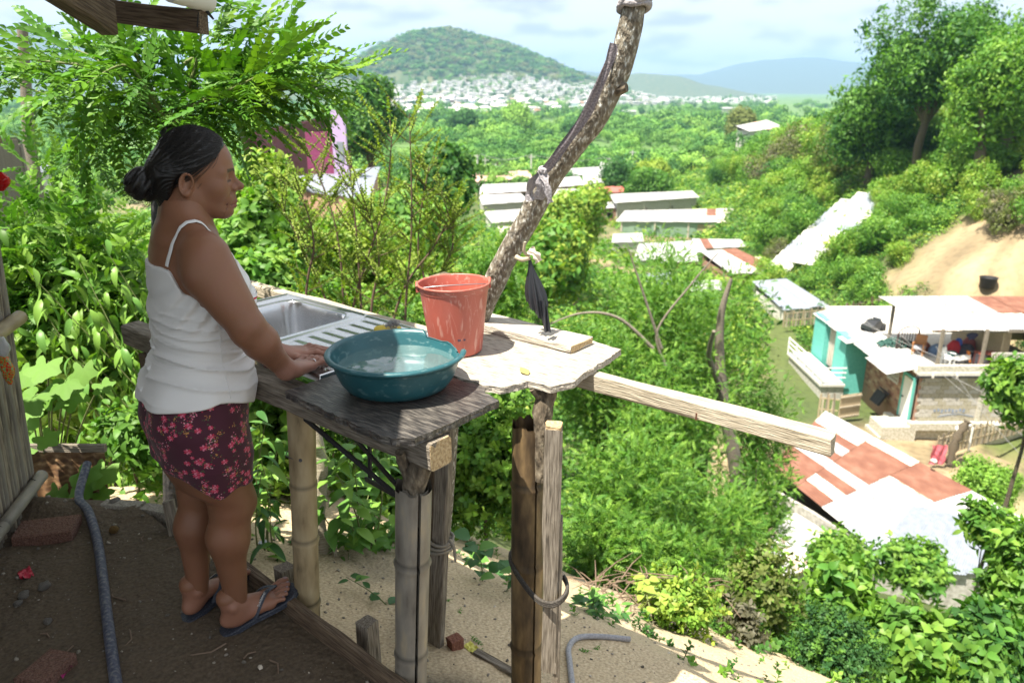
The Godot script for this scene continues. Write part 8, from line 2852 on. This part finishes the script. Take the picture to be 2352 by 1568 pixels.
func build_poles() -> void:
	var con := mat(lin(0.52, 0.51, 0.49), 0.8)
	var pts := [[1097, 352, 408], [1115, 362, 402], [1220, 355, 405], [1400, 360, 380], [1505, 345, 372], [1518, 348, 370], [1452, 345, 378]]
	var tops := []
	for q in pts:
		var p := hit_y(q[0], q[2], -16.8)
		var d := -p.z
		var top := at_depth(q[0], q[1], d)
		var o := thing("power_pole", "slim pale concrete power pole rising over the white roofs", "pole", p, 0.0, "power poles over the roofs")
		var b := MB.new()
		var h := top.y - p.y
		b.tube([Vector3(0, -1, 0), Vector3(0, h, 0)], [0.22, 0.14], 8)
		part(o, "shaft", b.done(), con)
		part(o, "cross_arm", box_mesh(Vector3(1.6, 0.14, 0.14)), con, Transform3D(Basis(), Vector3(0, h - 0.5, 0)))
		tops.append(top)
	# lines between them and over the turquoise house
	for k in 3:
		var a: Vector3 = tops[[0, 2, 3][k]]
		var c: Vector3 = tops[[2, 3, 4][k]]
		var b := MB.new()
		var m := (a + c) * 0.5 - Vector3(0, 1.2, 0)
		b.tube(spline([a, m, c], 10), Array(range(11)).map(func(_i): return 0.035), 4)
		var o := thing("power_line", ["power line sagging between the poles behind the sapling tips", "power line running behind the leaning pole", "power line crossing above the brick houses"][k], "cable")
		part(o, "wire", b.done(), mat(lin(0.35, 0.35, 0.35), 0.7))
	for k in 4:
		var a := at_depth(1880 + k * 90, 690 + k * 35, 31.0 - k)
		var c := at_depth(2380, 900 + k * 60, 26.0)
		var b := MB.new()
		b.tube(spline([a, (a + c) * 0.5 - Vector3(0, 0.25, 0), c], 10), Array(range(11)).map(func(_i): return 0.009), 4)
		var o := thing("house_cable", "thin grey cable strung across the turquoise house", "cable", Vector3.ZERO, 0.0, "cables across the turquoise house")
		part(o, "wire", b.done(), mat(lin(0.3, 0.3, 0.3), 0.7))
	# wooden pole left of the feathery tree
	var lp := thing("utility_pole", "weathered grey wooden pole behind the feathery tree", "pole")
	var b2 := MB.new()
	var bt := at_depth(66, 330, 14.0)
	b2.tube([bt - Vector3(0, 9, 0), bt, at_depth(50, 60, 14.0)], [0.11, 0.10, 0.085], 10)
	part(lp, "shaft", b2.done(), M.wood_grey)

# ------------------------------------------------------------------ valley, town, hills
func profile_at(pts: Array, x: float) -> float:
	for k in pts.size() - 1:
		if x <= pts[k + 1].x:
			var f := clampf((x - pts[k].x) / (pts[k + 1].x - pts[k].x), 0, 1)
			return lerpf(pts[k].y, pts[k + 1].y, f * f * (3 - 2 * f) * 0.6 + f * 0.4)
	return pts[-1].y

var HILL := []
const HILL_D := 2000.0

func hill_y(x: float, z: float) -> float:
	var d := -z
	var top := profile_at(HILL, x)
	var f := exp(-pow((d - HILL_D) / (430.0 if d < HILL_D else 600.0), 2))
	return -30.0 + (top + 30.0) * f

func land_y(x: float, z: float) -> float:
	return maxf(ground_y(x, z), hill_y(x, z))

func land_hit(u: float, v: float) -> Vector3:
	var d := ray(u, v)
	var k := 500.0
	while k < 2600.0:
		var p := EYE + d * k
		if p.y < land_y(p.x, p.z):
			return p
		k *= 1.008
	return EYE + d * 2500.0

func range_mesh(px: Array, dist: float, thick: float, low: float, sd: int) -> ArrayMesh:
	var top := []
	for q in px:
		top.append(at_depth(q[0], q[1], dist))
	var b := MB.new()
	var n := 120
	b.grid(n, 16, func(i: int, j: int):
		var x: float = lerpf(top[0].x, top[-1].x, float(i) / n)
		var pr := []
		for p in top:
			pr.append(Vector2(p.x, p.y))
		var y := profile_at(pr, x)
		var f := (j - 10.0) / 6.0
		var g := exp(-f * f * 1.2)
		return Vector3(x, low + (y - low) * g * (1.0 + 0.05 * n2.get_noise_2d(x * 900 / dist + sd * 100, j * 22.0)), -dist - f * thick))
	for i in b.n.size():
		if b.n[i].y < 0:
			b.n[i] = -b.n[i]
	return b.done()

func far_tree(sd: int) -> ArrayMesh:
	# whole crown of small blades on lumpy lobes with a short trunk, one metre radius
	var b := MB.new()
	var r := RandomNumberGenerator.new()
	r.seed = sd
	var ls := []
	for k in 7:
		ls.append([Vector3(r.randfn(), absf(r.randfn()) * 0.6 + 0.5, r.randfn()) * Vector3(0.36, 0.5, 0.36), r.randf_range(0.3, 0.5)])
	for k in 620:
		var l: Array = ls[r.randi() % 7]
		var d := Vector3(r.randfn(), r.randfn() + 0.3, r.randfn()).normalized()
		var p: Vector3 = l[0] + d * l[1] + Vector3(0, 0.35, 0)
		var nn := (d + Vector3(r.randfn(), r.randfn(), r.randfn()) * 0.35).normalized()
		var u := nn.cross(Vector3(r.randfn(), r.randfn(), r.randfn())).normalized() * r.randf_range(0.035, 0.07)
		var w := nn.cross(u) * 0.8
		var g := r.randf_range(0.75, 1.25)
		b.col = Color(g, g, g)
		b.quad(p - u - w, p + u - w, p + u + w, p - u + w)
		var i := b.v.size() - 4
		for q in 4:
			b.n[i + q] = nn
	b.col = Color(0.6, 0.5, 0.4)
	b.tube([Vector3(0, -0.2, 0), Vector3(0, 0.6, 0)], [0.07, 0.04], 5)
	return b.done()

func town_house(kind: int) -> ArrayMesh:
	# one small house about 9 m wide: walls, parapet or pitched roof, windows as boxes in a glass grey
	var b := MB.new()
	var walls := [Color(0.72, 0.71, 0.68), Color(0.62, 0.56, 0.46), Color(0.55, 0.36, 0.28), Color(0.66, 0.66, 0.70), Color(0.70, 0.62, 0.52), Color(0.45, 0.56, 0.62)]
	var roofs := [Color(0.70, 0.70, 0.70), Color(0.40, 0.22, 0.16), Color(0.60, 0.61, 0.63), Color(0.52, 0.50, 0.47), Color(0.48, 0.18, 0.13), Color(0.66, 0.67, 0.69)]
	b.col = walls[kind % 6]
	var h := [3.2, 3.4, 3.0, 6.2, 3.2, 5.8][kind % 6] as float
	b.box(Vector3(0, h / 2 - 1, 0), Vector3(9, h + 2, 8))
	b.col = roofs[kind % 6]
	if kind % 2 == 0:
		b.quad(Vector3(-4.9, h + 0.5, -4.6), Vector3(4.9, h + 0.5, -4.6), Vector3(4.9, h + 0.1, 4.6), Vector3(-4.9, h + 0.1, 4.6))
		if b.n[-1].y < 0:
			for q in 4:
				b.n[b.n.size() - 1 - q] = -b.n[b.n.size() - 1 - q]
	else:
		for s in [-1, 1]:
			b.quad(Vector3(-4.9, h + 1.6, 0), Vector3(4.9, h + 1.6, 0), Vector3(4.9, h - 0.1, 4.7 * s), Vector3(-4.9, h - 0.1, 4.7 * s))
			if b.n[-1].y < 0:
				for q in 4:
					b.n[b.n.size() - 1 - q] = -b.n[b.n.size() - 1 - q]
	b.col = Color(0.20, 0.22, 0.25)
	for fl in int(h / 2.9):
		for k in 3:
			b.box(Vector3(-2.8 + k * 2.8, 1.3 + fl * 2.9, 4.0), Vector3(1.1, 1.2, 0.12))
	return b.done()

func build_far() -> void:
	for q in [[560, 196], [640, 178], [760, 156], [820, 145], [900, 105], [960, 78], [1030, 72], [1080, 84], [1140, 100], [1200, 120], [1250, 142], [1300, 166], [1360, 185], [1430, 205], [1500, 225]]:
		var p := at_depth(q[0], q[1], HILL_D)
		HILL.append(Vector2(p.x, p.y))
	var hb := MB.new()
	hb.grid(150, 70, func(i: int, j: int):
		var x: float = lerpf(HILL[0].x - 200.0, HILL[-1].x + 60.0, i / 150.0)
		var z := -900.0 - 2300.0 * j / 70.0
		var y := hill_y(x, z)
		return Vector3(x, y + (6.0 * n2.get_noise_2d(x * 0.9, z * 0.9)) * smoothstep(-20, 20, y), z))
	for i in hb.n.size():
		if hb.n[i].y < 0:
			hb.n[i] = -hb.n[i]
		hb.c[i] = Color(0.05, 0.085, 0.03).lerp(Color(0.13, 0.13, 0.06), smoothstep(0.0, 0.5, n2.get_noise_2d(hb.v[i].x * 1.5, hb.v[i].z * 1.5)))
	var gm := mat(lin(1, 1, 1), 0.95)
	gm.vertex_color_use_as_albedo = true
	structure("hill", hb.done(), gm)
	var hills := mat(lin(0.06, 0.085, 0.04), 0.95)
	var hills2 := noisy([[0.0, lin(0.05, 0.08, 0.035)], [0.7, lin(0.08, 0.11, 0.045)], [1.0, lin(0.22, 0.15, 0.10)]], 0.02, Vector3(0.004, 0.004, 0.004), 0.95, 0.0, 301, true)
	structure("low_hills", range_mesh([[1340, 225], [1400, 180], [1470, 168], [1540, 172], [1620, 195], [1720, 215], [1800, 228]], 3200.0, 500.0, -45.0, 1), hills2)
	structure("mountains", range_mesh([[1280, 190], [1400, 176], [1540, 172], [1610, 172], [1650, 160], [1705, 146], [1760, 138], [1850, 132], [1920, 140], [2050, 150], [2300, 170], [2500, 190]], 7000.0, 1500.0, -60.0, 2), hills)
	structure("far_ridge", range_mesh([[1200, 175], [1300, 160], [1380, 168], [1460, 176], [1560, 182]], 5200.0, 800.0, -50.0, 3), hills)
	structure("west_mountains", range_mesh([[-900, 60], [-400, 40], [-100, 60], [40, 62], [120, 92], [240, 130], [420, 160], [600, 185]], 4200.0, 900.0, -50.0, 4), hills)

	# town: the houses that show largest are single things, the rest one mass
	var meshes := []
	for k in 6:
		meshes.append(town_house(k))
	var hm := mat(lin(1, 1, 1), 0.85)
	hm.vertex_color_use_as_albedo = true
	var kinds := ["white flat roofed house in the town below the wooded hill", "cream gabled house with brown roof in the town below the hill", "brick house with pale flat roof in the town below the hill", "two storey white house in the town below the wooded hill", "cream house with red flat roof in the town below the hill", "two storey pale blue gabled house in the town below the hill"]
	var spots := []
	var cells := {}
	var tries := 0
	while spots.size() < 950 and tries < 9000:
		tries += 1
		var u := rng.randf_range(820, 1780)
		var v := rng.randf_range(168, 285)
		var hi := 202.0 - 34.0 * exp(-pow((u - 1150.0) / 190.0, 2))
		var lo := 278.0 - 0.03 * (u - 830.0) if u < 1300 else 256.0
		if u > 1400:
			hi = 208.0
			lo = 240.0
		if v < hi or v > lo or (v < hi + 10.0 and rng.randf() < 0.6) or (v > 245 and rng.randf() < 0.5):
			continue
		var p := land_hit(u, v)
		if p.y < -60.0 or -p.z > 2300.0:
			continue
		var key := Vector2i(roundi(p.x / 11.0), roundi(p.z / 13.0))
		if not cells.has(key):
			cells[key] = true
			spots.append(p)
	spots.sort_custom(func(a, c): return a.z > c.z)
	var rest := []
	var rcol := []
	for i in spots.size():
		var p: Vector3 = spots[i]
		var kd := [0, 3, 2, 0, 1, 3, 5, 4, 0, 2][rng.randi() % 10] as int
		var s := rng.randf_range(0.75, 1.35)
		var xf := Transform3D(Basis(Vector3.UP, rng.randf_range(-0.5, 0.5)).scaled(Vector3(s, rng.randf_range(0.85, 1.25), s)), Vector3(p.x, land_y(p.x, p.z), p.z))
		if i < 300:
			solo("town_house", kinds[kd], "house", meshes[kd], hm, xf, ["white flat roofed town houses", "cream gabled town houses", "brick town houses", "two storey white town houses", "red roofed town houses", "pale blue town houses"][kd])
		else:
			rest.append(xf)
			var k := rng.randf_range(0.85, 1.1)
			rcol.append(Color(k, k, k))
	if rest.size() > 0:
		var tm := scatter(self, "far_town", meshes[0], hm, rest, rcol)
		tag(tm, "mass of small pale houses farther up the town", "town")
	# a few larger white buildings with unlike looks
	for q in [[1660, 296, 16.0, 5.0], [1690, 262, 26.0, 7.0], [1105, 283, 14.0, 4.0], [1130, 277, 12.0, 4.0], [1495, 232, 30.0, 7.0], [1445, 265, 12.0, 5.0]]:
		var dd: float = (EYE.y + 23.0) / -(ray(q[0], q[1]).y) * -ray(q[0], q[1]).z
		var p := at_depth(q[0], q[1], dd)
		p.y = ground_y(p.x, p.z)
		var names := {1660: "small white farmhouse roof among the valley trees", 1690: "long white hall at the edge of the far town", 1105: "white shed with lean roof in the valley green", 1130: "white cottage beside the shed in the valley green", 1495: "long low red and white store at the far town edge", 1445: "lone white house before the valley woods"}
		var bo := thing("valley_building", names[q[0]], "building", p)
		part(bo, "wall", box_mesh(Vector3(q[2], q[3], 8.0), Vector3(0, q[3] / 2 - 1, 0)), M.red_roof if q[0] == 1495 else M.plaster)
		part(bo, "roof", corrugated([Vector3(-q[2] * 0.54, q[3] + 0.2, -5), Vector3(q[2] * 0.54, q[3] + 0.2, -5), Vector3(q[2] * 0.54, q[3] - 0.7, 5), Vector3(-q[2] * 0.54, q[3] - 0.7, 5)], 12, 0.05), M.zinc)

	# garden trees between the town houses
	var gx := []
	var gc := []
	for i in 700:
		var p := land_hit(rng.randf_range(820, 1780), rng.randf_range(180, 275))
		if -p.z > 2200.0:
			continue
		var s := rng.randf_range(3.0, 7.0)
		gx.append(Transform3D(Basis(Vector3.UP, rng.randf() * TAU).scaled(Vector3(s, s * 0.9, s)), Vector3(p.x, land_y(p.x, p.z) - 0.5, p.z)))
		gc.append(pick_green(["mid", "deep"][rng.randi() % 2]))
	tag(scatter(self, "town_trees", far_tree(9), M.leaf_far, gx, gc), "green garden trees scattered between the town houses", "trees")
	# woods: hill forest and valley woods read as masses
	var tms := [far_tree(1), far_tree(2), far_tree(3)]
	for k in 3:
		var xfs := []
		var cols := []
		for i in 1500:
			var x: float = rng.randf_range(HILL[0].x, HILL[-1].x)
			var z := -rng.randf_range(1500.0, 2150.0)
			var y := hill_y(x, z)
			if y < 26.0 + 40.0 * n2.get_noise_2d(x * 2.0, z * 2.0):
				continue
			var s := rng.randf_range(6.0, 12.0)
			xfs.append(Transform3D(Basis(Vector3.UP, rng.randf() * TAU).scaled(Vector3(s, s * 0.8, s)), Vector3(x, y - 1.5, z)))
			cols.append(pick_green(["deep", "mid", "olive"][rng.randi() % 3]))
		tag(scatter(self, "hill_forest", tms[k], M.leaf_far, xfs, cols), "dense woods covering the round hill above the town", "forest")
	for k in 3:
		var xfs := []
		var cols := []
		for i in 2000:
			var u := rng.randf_range(-100, 2300)
			var d := 150.0 * pow(1500.0 / 150.0, rng.randf())
			var x := (u - 1176.0) / FPX * d
			var z := -d
			var nn := n2.get_noise_2d(x * 1.1 + 40, z * 0.8)
			if d > 620.0 and u > 830 and rng.randf() < 0.8:
				continue
			if nn < -0.12 and d > 190.0:
				continue
			var s := rng.randf_range(2.2, 6.5) * (0.7 + 0.5 * clampf(nn + 0.4, 0, 1)) * clampf(d / 350.0, 0.7, 1.5)
			xfs.append(Transform3D(Basis(Vector3.UP, rng.randf() * TAU).scaled(Vector3(s, s * rng.randf_range(0.7, 1.0), s)), Vector3(x, ground_y(x, z) - 0.5, z)))
			cols.append(pick_green(["mid", "mid", "bright", "deep", "mid"][rng.randi() % 5]))
		tag(scatter(self, "valley_woods", tms[k], M.leaf_far, xfs, cols), "green woods and plantations filling the valley floor", "woods")
	# trees in the valley that stand out
	for q in [[1195, 268, 420.0, 40, 34, "bright", "big bright green round tree on the valley floor"], [1060, 275, 380.0, 26, 18, "deep", "dark spreading tree left of the bright valley tree"], [1700, 290, 200.0, 30, 34, "olive", "thin brown green tree before the valley fields"], [1320, 300, 330.0, 26, 18, "deep", "dark low tree right of the bright valley tree"]]:
		px_bush("valley_tree", q[6], "tree", q[0], q[1], q[2], q[3], q[4], "clump", 420, q[2] / 130.0, q[5], {"mat": M.leaf_far, "lobes": 14, "trunk": 0.5, "limbs": 6})
	# palm
	var pp := at_depth(1142, 372, 165.0)
	var palm := thing("palm_tree", "palm with spread fronds among the white roofs", "palm", Vector3(pp.x, ground_y(pp.x, pp.z), pp.z))
	var ph := pp.y - palm.position.y
	var pb := MB.new()
	pb.tube([Vector3(0, -0.5, 0), Vector3(0.1, ph, 0)], [0.22, 0.15], 8)
	part(palm, "trunk", pb.done(), M.bark)
	var pf := frond_mesh(3.0, 16, 0.9, 0.12, 1.0, 5)
	var pmat := leafy(Color(0.06, 0.13, 0.03), 0.3)
	for k in 14:
		var a := k * 2.4
		part(palm, "frond", pf, pmat, Transform3D(leaf_basis(Vector3(cos(a), 0.5 - 0.06 * k, sin(a)).normalized(), Vector3.UP), Vector3(0.1, ph, 0)))

func build_hillside() -> void:
	# big trees on the spur at the right
	var T := [
		[2150, 150, 66.0, 150, 150, 760, 0.8, "mid", "blue", "tall spreading tree crowning the green spur", 0.35],
		[2010, 270, 72.0, 95, 130, 760, 0.9, "mid", "blue", "tall green tree at the shoulder of the spur", 0.4],
		[2285, 215, 56.0, 110, 110, 820, 0.8, "mid", "bright", "broad flat crowned tree at the top of the spur", 0.4],
		[1925, 320, 80.0, 75, 80, 420, 0.9, "olive", "mid", "thin brownish acacia on the spur edge", 0.35],
		[2345, 150, 60.0, 90, 100, 520, 0.8, "mid", "bright", "green tree rising at the end of the spur", 0.4],
	]
	for q in T:
		px_bush("spur_tree", q[9], "tree", q[0], q[1], q[2], q[3], q[4], "fclump" if q[7] == "olive" else "clump", q[5], q[6] * 1.05, q[7], {"tone2": q[8], "mix": 0.4, "lobes": 20, "trunk": q[10], "limbs": 16, "ragged": 0.5, "fork": 0.5})
	# shrubs over the slope, each its own plant
	var spots := []
	var tries := 0
	while spots.size() < 190 and tries < 4000:
		tries += 1
		var u := rng.randf_range(1560, 2420)
		var v := rng.randf_range(300, 760)
		var edge := 330.0 - (u - 1850.0) * 0.25 if u > 1850 else 330.0 + (1850.0 - u) * 0.45
		if v < edge or v > edge + 420.0:
			continue
		# bare bank, path, sheets and houses stay free
		if u > 2060 and v > 560 and v < 700 and (u - 2060) * 0.6 > (640 - v) * 0.8 - 10:
			continue
		if u > 2140 and u < 2240 and v > 455 and v < 600:
			continue
		if u > 1900 and u < 2000 and v > 370 and v < 460:
			continue
		if u > 1790 and u < 2020 and absf((v - 470) - (1990 - u) * 1.05) < 70:
			continue
		if u < 1760 and v > 430:
			continue
		if v > 690 or (u > 1700 and u < 1800 and v < 330):
			continue
		var p := ground_hit(u, v)
		if -p.z > 190.0:
			continue
		var okay := true
		for s in spots:
			if (s - p).length() < 2.0 + 0.012 * -p.z:
				okay = false
				break
		if okay:
			spots.append(p)
	var looks := [["mid", "bright", "rounded mid green shrub on the spur slope"], ["bright", "yellow", "light green shrub on the spur slope"], ["deep", "mid", "dark green shrub on the spur slope"], ["olive", "grey", "dry brownish shrub on the spur slope"], ["yellow", "bright", "yellow flowered shrub on the spur slope"]]
	for i in spots.size():
		var p: Vector3 = spots[i]
		var lk: Array = looks[[0, 1, 0, 2, 1, 0, 1, 3, 0, 4][i % 10]]
		var s := rng.randf_range(1.5, 3.0) * clampf(-p.z / 70.0, 0.75, 1.4)
		bush("slope_shrub", lk[2], "shrub", p + Vector3(0, s * 0.55, 0), Vector3(s, s * 0.85, s), "clump", 170, s * 0.24, lk[0], {"tone2": lk[1], "mix": 0.4, "group": lk[2].replace("shrub", "shrubs"), "lobes": 9, "trunk": 0.08, "limbs": 4})
	# creepers covering the slope between them
	var xfs := []
	var cols := []
	for i in 16000:
		var d := 26.0 * pow(160.0 / 26.0, rng.randf())
		var u := rng.randf_range(1500, 2500)
		var x := (u - 1176.0) / FPX * d
		if x < 15.0 + 0.08 * d:
			continue
		var z := -d
		var bank := Vector2((x - 31.0) / 6.8, (d - 46.5) / 7.0).length() + 0.6 * n2.get_noise_2d(x * 16, z * 16)
		if bank < 0.95 or absf(x - (34.0 + (d - 54.0) * 0.32 + 1.5 * sin(d * 0.5))) < 1.2 and d < 74 and d > 50:
			continue
		if Vector2((x - 40.5) / 3.2, (d - 88.0) / 9.0).length() < 1.0 or (x < 26.0 and d < 45.0):
			continue
		var s := rng.randf_range(0.35, 0.9) * clampf(d / 60.0, 0.7, 1.8)
		xfs.append(Transform3D(Basis.from_euler(Vector3(rng.randf_range(-0.4, 0.4), rng.randf() * TAU, rng.randf_range(-0.4, 0.4))).scaled(Vector3(s, s * 0.7, s)), Vector3(x, ground_y(x, z) + 0.2, z)))
		cols.append(pick_green(["mid", "bright", "mid", "yellow", "deep"][rng.randi() % 5]))
	tag(scatter(self, "slope_undergrowth", LEAF.clump[1], M.leaf, xfs, cols), "green creepers and weeds covering the spur slope", "undergrowth")
	# trees and weeds on the descending slope and between the houses below
	var xf2 := []
	var co2 := []
	for i in 9000:
		var d := 9.0 * pow(150.0 / 9.0, rng.randf())
		var u := rng.randf_range(-200, 1780)
		var x := (u - 1176.0) / FPX * d
		var z := -d
		if d > 60.0 and rng.randf() < 0.5:
			continue
		if u > 1650 and d < 40.0:
			continue
		var s := rng.randf_range(0.4, 1.1) * clampf(d / 30.0, 0.5, 1.6)
		xf2.append(Transform3D(Basis.from_euler(Vector3(rng.randf_range(-0.4, 0.4), rng.randf() * TAU, rng.randf_range(-0.4, 0.4))).scaled(Vector3(s, s * 0.8, s)), Vector3(x, ground_y(x, z) + 0.3 * s, z)))
		co2.append(pick_green(["mid", "bright", "mid", "yellow", "deep"][rng.randi() % 5]))
	tag(scatter(self, "valley_undergrowth", LEAF.clump[0], M.leaf, xf2, co2), "green weeds and low growth on the slope down to the houses", "undergrowth")

# ------------------------------------------------------------------ everything in order
func _ready() -> void:
	rng.seed = 12
	n1.seed = 3
	n1.frequency = 0.01
	n1.fractal_octaves = 3
	n2.seed = 9
	n2.frequency = 0.01
	n2.fractal_octaves = 4
	setup_camera_and_light()
	make_materials()
	leaf_stock()
	build_ground()
	build_houses()
	build_far()
	build_hillside()
	build_roof()
	build_cane_wall()
	build_hoses_and_edging()
	build_table()
	build_pole()
	build_person()
	build_mid_plants()
	build_near_plants()
	build_yard_litter()
